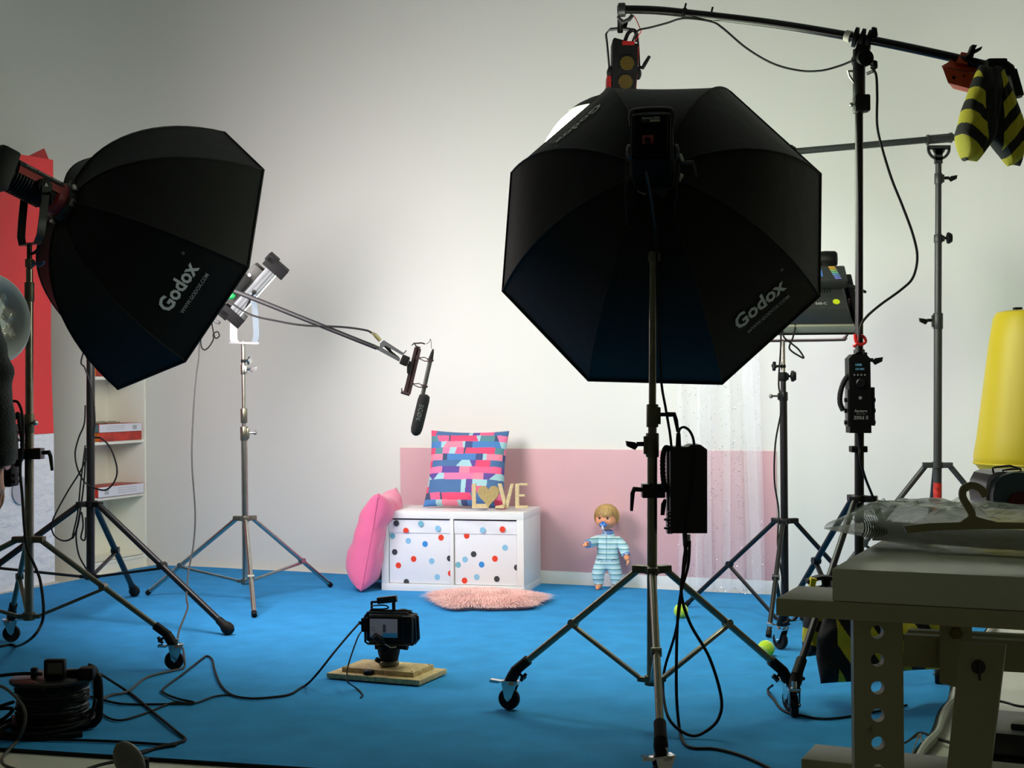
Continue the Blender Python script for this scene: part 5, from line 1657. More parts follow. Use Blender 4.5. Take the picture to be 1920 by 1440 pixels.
# head
hc = Dp(-0.002, -0.004, 0.378)
look = V((-0.35, -0.93, -0.10)).normalized()
hx = look.cross(KZ).normalized() * -1; hz = hx.cross(look) if hx.cross(look).z > 0 else -hx.cross(look)
HR = Matrix((hx, -look, hz)).transposed()   # local x right (camera's), y back, z up
def hp_(x, y, z):
    return hc + HR @ V((x, y, z))
me_h = MB()
bm = me_h.bm
bmesh.ops.create_uvsphere(bm, u_segments=40, v_segments=28, radius=1.0)
for v in bm.verts:
    x, y, z = v.co
    fx_ = 0.058; fy = 0.058; fz = 0.062
    px_, py_, pz_ = x * fx_, y * fy, z * fz
    if y < 0:
        # cheeks and chin
        ck = math.exp(-((abs(x) - 0.55) ** 2 + (z + 0.38) ** 2) / 0.12)
        py_ -= 0.006 * ck; px_ += 0.005 * ck * (1 if x > 0 else -1)
        py_ -= 0.006 * math.exp(-(x * x + (z + 0.10) ** 2) / 0.018)       # nose
        py_ -= 0.004 * math.exp(-(x * x * 0.5 + (z + 0.82) ** 2) / 0.04)   # chin
        for sx in (-0.36, 0.36):
            py_ += 0.004 * math.exp(-((x - sx) ** 2 + (z - 0.10) ** 2) / 0.012)
    if z < -0.3: px_ *= 1 - 0.12 * (-z - 0.3)
    v.co = hc + HR @ V((px_, py_, pz_))
me_h.build('head', DSK, doll)
mb = MB()
for s_ in (-1, 1):
    mb.sph(hp_(0.059 * s_, 0.006, -0.012), 0.012, (0.5, 0.8, 1.1), HR, 12)
mb.build('ear', DSK, doll)
mb = MB()
for s_ in (-1, 1):
    mb.sph(hp_(0.0215 * s_, -0.0505, 0.006), 0.0078, (1.1, 0.6, 0.85), HR, 14)
mb.build('eye_white', M('eye_white', (235, 235, 235), 0.2), doll)
mb = MB()
for s_ in (-1, 1):
    mb.sph(hp_(0.0215 * s_, -0.0532, 0.006), 0.0058, (1, 0.6, 1), HR, 14)
    mb.tube([hp_(0.012 * s_, -0.055, 0.011), hp_(0.0215 * s_, -0.0565, 0.014), hp_(0.031 * s_, -0.0535, 0.010)], 0.0014, 5)
mb.build('iris', M('iris_brown', (52, 30, 22), 0.2), doll)
mb = MB(); mb.tube([hp_(-0.012, -0.0555, -0.030), hp_(0, -0.058, -0.033), hp_(0.012, -0.0555, -0.030)], 0.003, 6); mb.build('lips', M('lips', (206, 100, 90), 0.4), doll)
BLUEP = M('pacifier_blue', (72, 122, 206), 0.3)
mb = MB()
pts = []
for k in range(28):
    t = 2 * math.pi * k / 28
    r = 1 + 0.25 * math.cos(2 * t)
    pts.append(hp_(0.0175 * r * math.cos(t), -0.064, -0.024 + 0.0145 * math.sin(t) * (1 - 0.2 * math.cos(2 * t))))
mb.prism(pts, HR @ V((0, -0.004, 0)))
pc_ = mb.build('pacifier', BLUEP, doll, label='blue pacifier in its mouth')
mb = MB(); mb.tube(smooth_pts([hp_(-0.012, -0.070, -0.020), hp_(0, -0.076, -0.028), hp_(0.012, -0.070, -0.020)], 4), 0.0026, 6); mb.build('pacifier_handle', M('pacifier_light', (150, 190, 230), 0.3), pc_)
mb = MB(); mb.strip(smooth_pts([hp_(0, -0.078, -0.030), hp_(0.001, -0.078, -0.048), Dp(-0.012, -0.060, 0.315), Dp(0.006, -0.048, 0.286)], 5), DX * 0.009, DY * 0.0015); mb.build('pacifier_strap', WHITE_P, pc_)
# hair: capped strands combed from the crown
HAIR = M('blond_hair', (182, 148, 92), 0.5, var=(60, 0.2), stretch=(1, 1, 0.15))
mb = MB(); rnd = random.Random(11)
bmh = MB()
def scalp(th, ph, r=1.0):
    return hp_(0.0635 * r * math.sin(ph) * math.cos(th), 0.0635 * r * math.sin(ph) * math.sin(th) + 0.002, 0.067 * r * math.cos(ph) + 0.003)
def hair_end(th):
    # front (-y) is short fringe, sides and back long
    fr = -math.sin(th)
    if fr > 0.45: return 1.28 + 0.10 * math.sin(th * 11)
    return 1.28 + (2.05 - 1.28) * min(1, (0.45 - fr) / 0.35) + 0.05 * math.sin(th * 13)
mb.grid(lambda u, v: scalp(u * 2 * math.pi, max(0.001, v * hair_end(u * 2 * math.pi)), 1.0 + 0.015 * math.sin(u * 2 * math.pi * 24) * min(1, v * 3)), 96, 16, th=lambda u, v: (hc - scalp(u * 2 * math.pi, max(0.001, v * hair_end(u * 2 * math.pi)))).normalized() * 0.003)
for i in range(420):
    th = rnd.random() * 2 * math.pi; e_ = hair_end(th) * rnd.uniform(0.9, 1.07)
    s0 = rnd.uniform(0.0, 0.5); tw = rnd.uniform(-.2, .2)
    pts = [scalp(th + tw * (k / 5) ** 2, s0 + (e_ - s0) * k / 5 + 0.001, 1.015 + 0.03 * math.sin(math.pi * k / 5) + rnd.uniform(0, .012)) for k in range(6)]
    mb.tube(pts, [0.0012, 0.0019, 0.0021, 0.0020, 0.0016, 0.0007], 4)
mb.build('hair', HAIR, doll)
mb = MB()
# ================================================================ cinema camera on its plywood stand
OSB = M('chipboard', (196, 172, 122), 0.7, var=(75, 0.30), bump=(60, 0.3, 0.003))
OSBE = OSB
B0 = V((-0.340, 5.06, 0)); BX = V((-0.92, 0.392, 0)).normalized(); BY = V((0.392, 0.92, 0)).normalized()
BR = frame(-BX, KZ)
def Bp(x, y, z): return B0 + BX * x + BY * y + KZ * z
low = thing('board_stand', 'two stacked square chipboard panels on the carpet carrying the camera', 'board', Bp(0.19, 0.11, 0.012))
mb = MB(); mb.box(Bp(0.19, 0.115, 0.021), (0.38, 0.225, 0.018), BR, bev=0.001); mb.build('lower_board', OSB, low)
mb = MB(); mb.box(Bp(0.19, 0.122, 0.039), (0.295, 0.165, 0.018), BR, bev=0.001); mb.build('upper_board', OSB, low)
mb = MB()
for x, y in ((0.055, 0.05), (0.325, 0.05), (0.055, 0.19), (0.325, 0.19)):
    mb.lathe([(0.0035, 0), (0.0035, 0.001)], Bp(x, y, 0.048), (0, 0, 1), 8)
mb.build('screws', BLK, low)
mb = MB(); mb.lathe([(0.016, -0.011), (0.019, -0.008), (0.019, 0.004), (0.014, 0.007)], Bp(0.22, 0.028, 0.041), (0, 0, 1), 20); mb.build('bubble_level', BLK, low)
hd = thing('tripod_head', 'black fluid head with a pan handle standing on the chipboard panels', 'tripod head', Bp(0.19, 0.13, 0.048))
hb = Bp(0.19, 0.13, 0.048)
mb = MB(); mb.lathe([(0.034, 0), (0.038, 0.004), (0.038, 0.014), (0.034, 0.018)], hb, (0, 0, 1), 28); mb.build('base_ring', M('base_grey', (120, 116, 96), 0.4, metal=0.4), hd)
mb = MB()
mb.lathe([(0.034, 0.018), (0.036, 0.03), (0.042, 0.055), (0.044, 0.075), (0.036, 0.085), (0.034, 0.10)], hb, (0, 0, 1), 26)
mb.cyl(hb + V((-0.05, 0, 0.085)), hb + V((0.045, 0, 0.085)), 0.026, n=22)
mb.box(hb + V((0, 0, 0.108)), (0.085, 0.09, 0.018), None, bev=0.004)
mb.build('head_body', BLK, hd)
mb = MB()
mb.cyl(hb + V((0.04, -0.02, 0.075)), hb + V((0.072, -0.03, 0.072)), 0.012, n=14)
mb.cyl(hb + V((-0.03, -0.03, 0.02)), hb + V((-0.045, -0.035, 0.03)), 0.009, n=10)
mb.lathe([(0.008, 0), (0.014, 0.004), (0.012, 0.010)], hb + V((-0.01, -0.042, 0.068)), (0, -1, 0), 14)
mb.build('head_knob', BLK, hd)
mb = MB(); mb.tube([hb + V((0.03, -0.045, 0.078)), hb + V((0.012, -0.058, 0.077)), hb + V((-0.012, -0.07, 0.094))], 0.004, 8); hr_ = mb.build('handle_rod', STEEL, hd)
mb = MB(); mb.tube([hb + V((-0.010, -0.07, 0.092)), hb + V((-0.022, -0.075, 0.103)), hb + V((-0.045, -0.085, 0.124))], [0.008, 0.0155, 0.013], 14); mb.build('handle_grip', BLK_RUBBER, hd)
# camera body
CX = V((0.985, -0.17, 0)).normalized(); CY_ = V((0.17, 0.985, 0)).normalized()
CO = at(733, 1178, 5.20)
CR = frame(CX, KZ)
def Cp(x, y, z): return CO + CX * x + CY_ * y + KZ * z
cm = thing('cinema_camera', 'black caged cinema camera with top handle and lit rear screen, low on the chipboard', 'camera', Cp(0, 0.03, -0.06))
mb = MB(); mb.box(Cp(0.0, 0.03, 0.0), (0.172, 0.075, 0.100), CR, bev=0.012)
mb.box(Cp(0.068, 0.01, 0.0), (0.046, 0.10, 0.104), CR, bev=0.014)
mb.lathe([(0.022, 0), (0.026, 0.004), (0.024, 0.014)], Cp(0.045, 0.04, 0.047), (0, 0.2, 1), 20)
mb.build('camera_body', BLK, cm)
mb = MB(); mb.box(Cp(-0.018, -0.010, 0.0), (0.124, 0.012, 0.090), CR, bev=0.004); mb.build('screen_bezel', BLK, cm)
sx, sy, sw, sh = -0.023, -0.0165, 0.104, 0.068
SG = M('screen_grey', (128, 126, 134), 0.3, emit=((128, 126, 134), 0.16))
mb = MB(); mb.box(Cp(sx, sy, 0.003), (sw, 0.001, sh), CR); sc_o = mb.build('rear_screen', SG, cm, label='lit rear screen')
mb = MB(); mb.box(Cp(sx + 0.024, sy - 0.0008, -0.0225), (sw - 0.05, 0.0008, 0.016), CR); mb.box(Cp(sx, sy - 0.0008, -0.027), (sw, 0.0008, 0.006), CR); mb.build('screen_floor', M('screen_blue', (40, 110, 150), 0.3, emit=((40, 110, 150), 0.16)), sc_o)
mb = MB()
mb.sph(Cp(sx + 0.003, sy - 0.001, 0.011), 0.0065, (1, 0.12, 1), CR, 12); mb.box(Cp(sx + 0.003, sy - 0.001, -0.003), (0.012, 0.0008, 0.018), CR)
for k in range(3): mb.box(Cp(sx - 0.040 + 0.004 * k, sy - 0.001, 0.004 - 0.010 * k), (0.012, 0.0006, 0.002), CR)
mb.build('screen_picture', M('screen_dim', (70, 72, 80), 0.4, emit=((70, 72, 80), 0.1)), sc_o)
mb = MB()
for k in range(5): mb.lathe([(0.0035, 0), (0.003, 0.002)], Cp(0.058, -0.041, 0.030 - 0.014 * k), -CY_, 10)
mb.build('side_buttons', BLK_METAL, cm)
mb = MB()
cage = [(-0.094, -0.05), (-0.094, 0.045), (-0.085, 0.058), (0.060, 0.058), (0.092, 0.040), (0.096, -0.040), (0.085, -0.056), (-0.085, -0.056)]
mb.tube([Cp(x, 0.03, z) for x, z in cage], 0.0065, 8, closed=True)
mb.tube([Cp(x, -0.01, z) for x, z in cage], 0.0045, 8, closed=True)
mb.build('cage', BLK_METAL, cm)
mb = MB()
mb.box(Cp(-0.098, 0.0, 0.012), (0.022, 0.03, 0.05), CR, bev=0.003); mb.box(Cp(-0.112, 0.0, 0.018), (0.02, 0.012, 0.012), CR, bev=0.002)
mb.build('port_block', BLK, cm)
mb = MB()
mb.bar(Cp(0.004, 0.03, 0.058), Cp(0.004, 0.03, 0.092), 0.024, 0.012, (1, 0, 0), bev=0.002)
mb.box(Cp(-0.018, 0.02, 0.102), (0.074, 0.026, 0.024), frame(CX + KZ * 0.12, KZ), bev=0.004)
mb.bar(Cp(-0.058, 0.03, 0.092), Cp(-0.082, 0.03, 0.090), 0.008, 0.008); mb.bar(Cp(-0.08, 0.03, 0.092), Cp(-0.08, 0.03, 0.066), 0.008, 0.008, (1, 0, 0))
mb.tube(smooth_pts([Cp(-0.08, 0.02, 0.078), Cp(-0.03, 0.015, 0.082), Cp(-0.012, 0.015, 0.074), Cp(-0.03, 0.015, 0.068), Cp(-0.08, 0.02, 0.066)], 4), 0.0028, 6)
mb.build('top_handle', BLK_METAL, cm)
mb = MB()
for s_ in (-1, 1): mb.box(Cp(-0.018, 0.02 - 0.0135, 0.103 + 0.004 * s_), (0.05, 0.001, 0.002), frame(CX + KZ * 0.12, KZ))
mb.build('handle_groove', GREY_METAL, cm)
mb = MB(); mb.lathe([(0.045, 0), (0.047, 0.03), (0.042, 0.09), (0.046, 0.10), (0.046, 0.12)], Cp(0.0, 0.065, -0.002), CY_, 26); mb.build('lens', BLK, cm)
cable('black cable from the camera port down to the carpet and away to the reel', [Cp(-0.118, -0.004, 0.018), (665, 1178, 5.15), (650, 1195, 5.1), (625, 1225, 5.02), (595, 1263, 4.98), (573, 1285), (545, 1301), (510, 1307), (468, 1309), (434, 1302), (414, 1283), (403, 1256), (398, 1236), (388, 1230), (378, 1236), (345, 1262), (308, 1290), (310, 1300), (335, 1310), (365, 1318), (300, 1320), (240, 1320), (205, 1315), (150, 1300)], 0.0042)
cable('second thinner cable dropping from the camera over the chipboard to the carpet', [Cp(-0.112, -0.004, -0.015), (671, 1195, 5.15), (660, 1225, 5.1), (652, 1252, 5.06), (651, 1266, 5.02), (652, 1278, 4.96), (668, 1290), (680, 1302), (676, 1308)], 0.0028)
cable('dark cable lying in a flat curve between the reel and the camera board', [(432, 1302), (400, 1306), (365, 1318), (330, 1316), (310, 1322), (270, 1338), (225, 1350), (195, 1340), (183, 1318), (178, 1290), (172, 1262)], 0.0036)
cable('black cable arching from the top of the reel and folding back across the carpet', [(140, 1262, 4.50), (160, 1257, 4.6), (185, 1262, 4.78), (210, 1277, 4.95), (240, 1297, 5.0), (290, 1337), (330, 1370), (348, 1385), (335, 1392), (300, 1400), (265, 1412), (232, 1424), (180, 1436), (120, 1460)], 0.0048)
cable('dark cable running straight along the near carpet from the left edge', [(-40, 1382), (20, 1384), (90, 1386), (200, 1389), (300, 1395), (330, 1396), (300, 1401), (262, 1410)], 0.0048)
cable('grey cable falling over the front of the reel to the white floor', [(-20, 1280, 4.3), (10, 1290, 4.3), (35, 1312, 4.3), (46, 1330, 4.28), (48, 1350, 4.27), (42, 1372, 4.27), (32, 1390), (12, 1412), (4, 1425), (12, 1436), (50, 1448), (90, 1460)], 0.005, M('grey_rubber2', (70, 68, 64), 0.6))
cable('small black cable curling around the wheels of the boom stand', [(1448, 1285, 4.75), (1440, 1292), (1441, 1304), (1450, 1315), (1462, 1328), (1480, 1337), (1505, 1343), (1530, 1350), (1560, 1351), (1600, 1345), (1660, 1330), (1700, 1322)], 0.0042)
cable('black cable crossing the carpet edge behind the trestle leg', [(1640, 1405), (1690, 1398), (1710, 1384), (1724, 1374), (1745, 1380), (1775, 1392), (1800, 1400)], 0.0048)
cable('pale grey cable twisted in a narrow triangle beside the carpet edge', [(1700, 1430), (1712, 1410), (1722, 1378), (1725, 1374), (1727, 1390), (1738, 1412), (1712, 1418), (1690, 1425), (1640, 1440)], 0.0036, M('grey_rubber3', (110, 110, 108), 0.6))
cable('black cable lying on the white floor at the right edge', [(1862, 1312), (1885, 1317), (1905, 1324), (1925, 1326), (1960, 1320)], 0.0048)

# ================================================================ cable reel
rl = thing('cable_reel', 'black cable reel with a tubular frame on the carpet at the lower left', 'cable reel', fl(95, 1366))
RC = V((-1.46, 4.49, 0.006))
mb = MB()
mb.lathe([(0.13, 0.02), (0.135, 0.024), (0.135, 0.034), (0.13, 0.038)], RC, (0, 0, 1), 40)
mb.lathe([(0.085, 0.036), (0.085, 0.150)], RC, (0, 0, 1), 32)
mb.build('drum', BLK, rl)
mb = MB(); mb.lathe([(0.02, 0.152), (0.125, 0.150), (0.130, 0.154), (0.130, 0.162), (0.124, 0.166), (0.02, 0.168)], RC, (0, 0, 1), 40); mb.build('top_flange', BLK_METAL, rl)
pts = []; rs = []
for k in range(620):
    t = k * 2 * math.pi / 34
    lvl = (k / 620) 
    r = 0.104 + 0.006 * math.sin(k * 0.13) + 0.003 * math.sin(k * 1.7)
    pts.append(RC + V((r * math.cos(t), r * math.sin(t), 0.043 + 0.100 * (0.5 - 0.5 * math.cos(lvl * math.pi * 3)))))
MB().tube(pts, 0.0052, 7).build('wound_cable', BLK_RUBBER, rl)
mb = MB()
for k in range(9):
    rr_ = 0.104
    mb.tube([RC + V(((rr_ + 0.003 * math.sin(3 * a + k)) * math.cos(a), (rr_) * math.sin(a), 0.044 + 0.0118 * k)) for a in [2 * math.pi * j / 40 for j in range(40)]], 0.0054, 7, closed=True)
mb.build('cable_turns', M('reel_rubber', (34, 33, 32), 0.4), rl)
mb = MB()
fr_ = smooth_pts([RC + V(p) for p in ((0.02, 0.0, 0.172), (0.10, -0.01, 0.178), (0.135, -0.01, 0.172), (0.150, -0.01, 0.15), (0.150, -0.01, 0.05), (0.138, -0.01, 0.022), (0.10, -0.01, 0.012), (-0.12, -0.02, 0.012))], 5)
mb.tube(fr_, 0.0115, 12)
mb.tube([p + V((-0.045, 0.12, 0.0)) if p.z > 0.02 else p + V((-0.045, 0.12, 0)) for p in fr_[8:]], 0.0095, 10)
mb.tube(smooth_pts([RC + V(p) for p in ((0.13, -0.12, 0.010), (0, -0.16, 0.010), (-0.13, -0.12, 0.010), (-0.15, 0, 0.010), (-0.10, 0.13, 0.010), (0.08, 0.13, 0.010))], 5), 0.010, 10)
mb.build('tube_frame', BLK, rl)
mb = MB()
so = RC + V((0.025, -0.05, 0.168))
mb.box(so + V((0, 0, 0.03)), (0.066, 0.03, 0.062), None, bev=0.008)
mb.box(so + V((-0.075, 0.03, 0.012)), (0.02, 0.02, 0.034), None, bev=0.004)
mb.box(so + V((0.095, 0.02, 0.012)), (0.05, 0.05, 0.04), None, bev=0.01)
mb.build('socket_housing', BLK, rl)
mb = MB(); mb.box(so + V((0.004, -0.0155, 0.034)), (0.046, 0.002, 0.034), None); mb.box(so + V((-0.002, -0.0165, 0.022)), (0.03, 0.002, 0.006), None); mb.build('lid_window', M('window_grey', (66, 66, 60), 0.4), rl, label='grey lid window')
mb = MB(); mb.tube(smooth_pts([so + V((-0.10, -0.05, 0.002)), so + V((-0.05, -0.065, 0.006)), so + V((-0.022, -0.06, -0.01))], 4), 0.002, 6); mb.box(so + V((-0.018, -0.062, -0.012)), (0.008, 0.005, 0.02)); mb.build('wire_end', M('wire_pink', (170, 110, 100), 0.5), rl)
for lb_, pts in (('loose loop of black cable round the foot of the reel frame', [RC + V(p) for p in ((0.12, -0.09, 0.06), (0.145, -0.05, 0.075), (0.152, -0.06, 0.10), (0.14, -0.08, 0.05), (0.10, -0.12, 0.03), (0.02, -0.16, 0.022), (-0.06, -0.16, 0.022), (-0.12, -0.12, 0.02))]),
                 ('heap of thick black cable ends left of the reel', [RC + V(p) for p in ((-0.10, -0.08, 0.05), (-0.15, -0.10, 0.03), (-0.20, -0.13, 0.012), (-0.27, -0.15, 0.012), (-0.32, -0.12, 0.012), (-0.22, -0.10, 0.018), (-0.16, -0.02, 0.03), (-0.13, 0.01, 0.06), (-0.17, -0.02, 0.07), (-0.10, -0.07, 0.10))]),
                 ('pair of thick black leads entering the reel from the left', [RC + V(p) for p in ((-0.40, -0.02, 0.125), (-0.25, -0.02, 0.155), (-0.16, -0.02, 0.172), (-0.08, -0.03, 0.180), (-0.02, -0.04, 0.180))])):
    cable(lb_, pts, 0.006)

# ================================================================ table and trestle
TA = math.radians(24.5)
TU = V((math.cos(TA), -math.sin(TA), 0)); TV = V((math.sin(TA), math.cos(TA), 0))
TR = frame(TU, KZ)
TO = V((0.555, 2.476, 0.694))
def Tp(x, y, z): return TO + TU * x + TV * y + KZ * z
tb = thing('table_top', 'long grey-green table top seen end on at the lower right, resting on a trestle', 'table', Tp(0.32, 1.0, 0))
mb = MB(); mb.box(Tp(0.375, 1.03, 0.028), (0.75, 2.06, 0.056), TR, bev=0.0015); mb.build('slab', TOP, tb)
tr = thing('trestle', 'pale wooden trestle with a row of drilled holes in its near leg under the table', 'trestle', (TO.x + 0.3, TO.y + 0.1, 0))
mb = MB(); mb.box(Tp(0.30, 0.085, -0.0165), (0.80, 0.17, 0.031), TR, bev=0.002); mb.build('top_rail', OFFWHITE, tr)
# near leg with a line of round holes
def holed_board(px0, px1, Y, ztop, zbot, holes_px, r):
    a, b = at(px0, 1200, Y), at(px1, 1200, Y)
    a.z = b.z = 0
    U = (b - a); wd = U.length; U = U.normalized(); Nn = V((-U.y, U.x, 0))
    bm = bmesh.new()
    hs = []
    for (hx, hy) in holes_px:
        p = at(hx, hy, Y + 0.0); hs.append(((p - a).dot(U), p.z))
    # cells stacked: each cell is a rectangle with a round hole
    zs = sorted([h[1] for h in hs], reverse=True)
    hx = sum(h[0] for h in hs) / len(hs)
    th = 0.021
    mbx = MB()
    step = (zs[0] - zs[-1]) / (len(zs) - 1)
    zc = [zs[0] - step * k for k in range(int((zs[0] - zbot) / step) + 1)]
    lo_prev = ztop
    for i, z in enumerate(zc):
        hi = ztop if i == 0 else z + step / 2
        lo = z - step / 2 if i < len(zc) - 1 else zbot
        n = 24
        ring = [(hx + r * math.cos(2 * math.pi * k / n), z + r * math.sin(2 * math.pi * k / n)) for k in range(n)]
        outer = []
        for k in range(n):
            t = 2 * math.pi * k / n
            dx, dz = math.cos(t), math.sin(t)
            sx = ((wd - hx) / dx) if dx > 1e-6 else ((-hx) / dx if dx < -1e-6 else 1e9)
            sz = ((hi - z) / dz) if dz > 1e-6 else ((lo - z) / dz if dz < -1e-6 else 1e9)
            q_ = min(sx, sz)
            outer.append((hx + dx * q_, z + dz * q_))
        corners = [(wd, hi), (0, hi), (0, lo), (wd, lo)]
        for cx, cz in corners:
            k = min(range(n), key=lambda j: (outer[j][0] - cx) ** 2 + (outer[j][1] - cz) ** 2)
            outer[k] = (cx, cz)
        def P3(xz, o): return a + U * xz[0] + V((0, 0, xz[1])) + Nn * o
        vs = [P3(p, 0) for p in ring] + [P3(p, 0) for p in outer] + [P3(p, th) for p in ring] + [P3(p, th) for p in outer]
        fs = []
        for k in range(n):
            j = (k + 1) % n
            fs += [(k, j, n + j, n + k), (2 * n + k, 3 * n + k, 3 * n + j, 2 * n + j), (k, 2 * n + k, 2 * n + j, j), (n + k, n + j, 3 * n + j, 3 * n + k)]
        mbx._add(vs, fs)
    bmesh.ops.remove_doubles(mbx.bm, verts=mbx.bm.verts, dist=1e-5)
    return mbx
mbx = holed_board(1600, 1693, 2.50, 0.664, 0.0, [(1646, 1185), (1645.5, 1236), (1645, 1289), (1645, 1341), (1645, 1393)], 0.0118)
mbx.build('drilled_leg', OFFWHITE, tr)
def pboard(name, pts, Y, dep, m_=None):
    mb = MB(); mb.prism([at(x, y, Y) for x, y in pts], V((0.01, dep, 0)))
    return mb.build(name, m_ or OFFWHITE, tr)
pboard('slanted_leg', [(1800, 1205), (1885, 1212), (1842, 1560), (1762, 1560)], 2.46, 0.022)
pboard('cross_rail', [(1694, 1190), (1940, 1203), (1940, 1262), (1694, 1249)], 2.66, 0.022)
pboard('cross_rail', [(1702, 1181), (1940, 1192), (1940, 1240), (1702, 1230)], 2.76, 0.020)
pboard('upright_block', [(1761, 1150), (1822, 1155), (1822, 1262), (1798, 1290), (1761, 1280)], 2.62, 0.03)
mb = MB(); mb.box(at(1728, 1440, 2.62), (0.42, 0.12, 0.022), TR, bev=0.002); mb.build('lower_shelf', OFFWHITE, tr)
mb = MB(); mb.lathe([(0.011, 0), (0.012, 0.003), (0.011, 0.012), (0.008, 0.014)], at(1791, 1186, 2.62), (0, -1, 0), 6); mb.build('wooden_bolt', M('bolt_wood', (120, 104, 62), 0.6), tr)
mb = MB(); mb.lathe([(0.012, 0), (0.0115, 0.004), (0.004, 0.006), (0.004, 0.010)], at(1834, 1250, 2.458), (0, -1, 0), 18); mb.prism([at(1832, 1236, 2.45), at(1835, 1236, 2.45), at(1838, 1275, 2.45), at(1834, 1275, 2.45)], V((0, -0.004, 0))); mb.build('wing_bolt', GREY_METAL, tr)

# plastic-wrapped hangers on the table
BAGM = M('clear_plastic', (228, 234, 222), 0.22, spec=0.6, bump=(22, 0.9, 0.02))
nt = BAGM.node_tree; b = nt.nodes['Principled BSDF']
lw = nt.nodes.new('ShaderNodeLayerWeight'); lw.inputs[0].default_value = 0.5
mr = nt.nodes.new('ShaderNodeMapRange'); mr.inputs[3].default_value = 0.30; mr.inputs[4].default_value = 0.9
nt.links.new(lw.outputs['Facing'], mr.inputs[0]); nt.links.new(mr.outputs[0], b.inputs['Alpha'])
hgm = M('hanger_plastic', (150, 142, 108), 0.4)
bagp = thing('hanger_pack', 'clear plastic bag of coat hangers lying across the table, left end overhanging', 'bag', at(1730, 1000, 2.72))
Z0 = 0.752
def bag_pt(u, v, top):
    """u along the bag 0..1 (left to right), v across 0..1 (near to far)"""
    a = at(1540 + 520 * u, 985, 2.75); 
    near = V((-0.0, 0, 0))
    p = V((0, 0, 0))
    x0 = 0.665 + 0.60 * u
    y0 = 2.86 - 0.30 * u + 0.05 * math.sin(u * 4)
    wd = 0.42 * (0.25 + 0.75 * min(1, (u + 0.02) * 3.0) ** 0.6)
    y = y0 + wd * (v - 0.35)
    x = x0 + 0.30 * (v - 0.35) * 0.5
    prof = (max(0, 1 - (2 * v - 1) ** 4)) ** 0.5
    hump = 0.045 + 0.028 * math.sin(min(1, u * 1.2) * math.pi) + 0.010 * noise.noise(V((u * 6, v * 5, 1))) + 0.006 * noise.noise(V((u * 22, v * 15, 4)))
    env = min(1, u * 8 + 0.35)
    z = Z0 + (hump * prof * env if top else 0.0015)
    z += 0.034 * max(0, 1 - u * 3.0) 
    return V((x, y, z))
def bagsurf(u, v):
    # v 0..1 wraps: 0-.5 top, .5-1 bottom
    if v <= 0.5: return bag_pt(u, v * 2, True)
    return bag_pt(u, 2 - v * 2, False)
mb = MB(); mb.grid(bagsurf, 90, 80)
mb.build('plastic_film', BAGM, bagp, label='crinkled clear plastic film')
# hangers inside: stacked flat, arms curving
def hanger(k, parent):
    mb = MB()
    o = V((0.0, 0.0, Z0 + 0.010 + 0.0042 * k))
    j = 0.006 * math.sin(k * 2.3)
    pts = [V((0.715 + j, 2.78 + j, 0)), V((0.75, 2.77 + j, 0)), V((0.80, 2.72 + j, 0)), V((0.90, 2.62 + j, 0)), V((1.00, 2.56 + j, 0)), V((1.14, 2.55 + j, 0))]
    pts = smooth_pts([p + o + V((0, 0.05, 0)) for p in pts], 5)
    mb.strip(pts, V((0.004, 0.020, 0)), V((0, 0, 0.0030)))
    return mb.build('hanger', hgm if k > 7 else M('hanger_grey_%d' % k, (120 + 10 * (k % 2), 122, 112), 0.3), parent, label='grey-brown plastic coat hanger' if k > 7 else None)
for k in range(9):
    hanger(k, bagp)
mb = MB()
Yh = 2.52
hk = smooth_pts([at(x, y, Yh) for x, y in ((1812, 984), (1822, 966), (1815, 950), (1805, 932), (1806, 918), (1816, 911), (1828, 911), (1840, 918), (1848, 930))], 5)
mb.strip(hk, [((hk[min(i + 1, len(hk) - 1)] - hk[max(i - 1, 0)]).normalized().cross(V((0, 1, 0)))) * 0.0125 for i in range(len(hk))], V((0, 0.006, 0)))
mb.build('hanger_hook', hgm, bagp, label='olive brown hanger hook sticking up')
mb = MB(); mb.prism([at(x, y, Yh) for x, y in ((1695, 986), (1740, 981), (1800, 979), (1822, 965), (1838, 971), (1870, 979), (1960, 981), (1960, 992), (1850, 992), (1760, 994), (1700, 1000))], V((0, 0.006, 0)))
mb.build('hanger_shoulder', hgm, bagp)
mb = MB(); rnd = random.Random(2)
for i in range(70):
    u = rnd.uniform(0.02, 0.9); v = rnd.uniform(0.03, 0.3)
    p = bagsurf(u, v) + V((0, 0, 0.001)); q_ = bagsurf(u + rnd.uniform(0.01, 0.05), min(.49, v + rnd.uniform(-.05, .05))) + V((0, 0, 0.001))
    mb.tube([p, p.lerp(q_, .5) + V((0, 0, 0.003)), q_], [0.0006, 0.0016, 0.0006], 4)
mb.build('film_creases', BAGM, bagp, kind='stuff')
RIB = M('hanger_ends', (70, 72, 68), 0.35)
for k in range(13):
    x = 1618 + k * 4.6
    mb = MB(); mb.tube(smooth_pts([at(x - 5, 966 + k * 0.7, 2.80), at(x + 2, 980 + k, 2.74), at(x + 3, 994 + k * 0.8, 2.73), at(x - 2, 1006 + k * 0.4, 2.74)], 4), 0.0014, 5)
    mb.build('hanger_end', RIB, bagp)
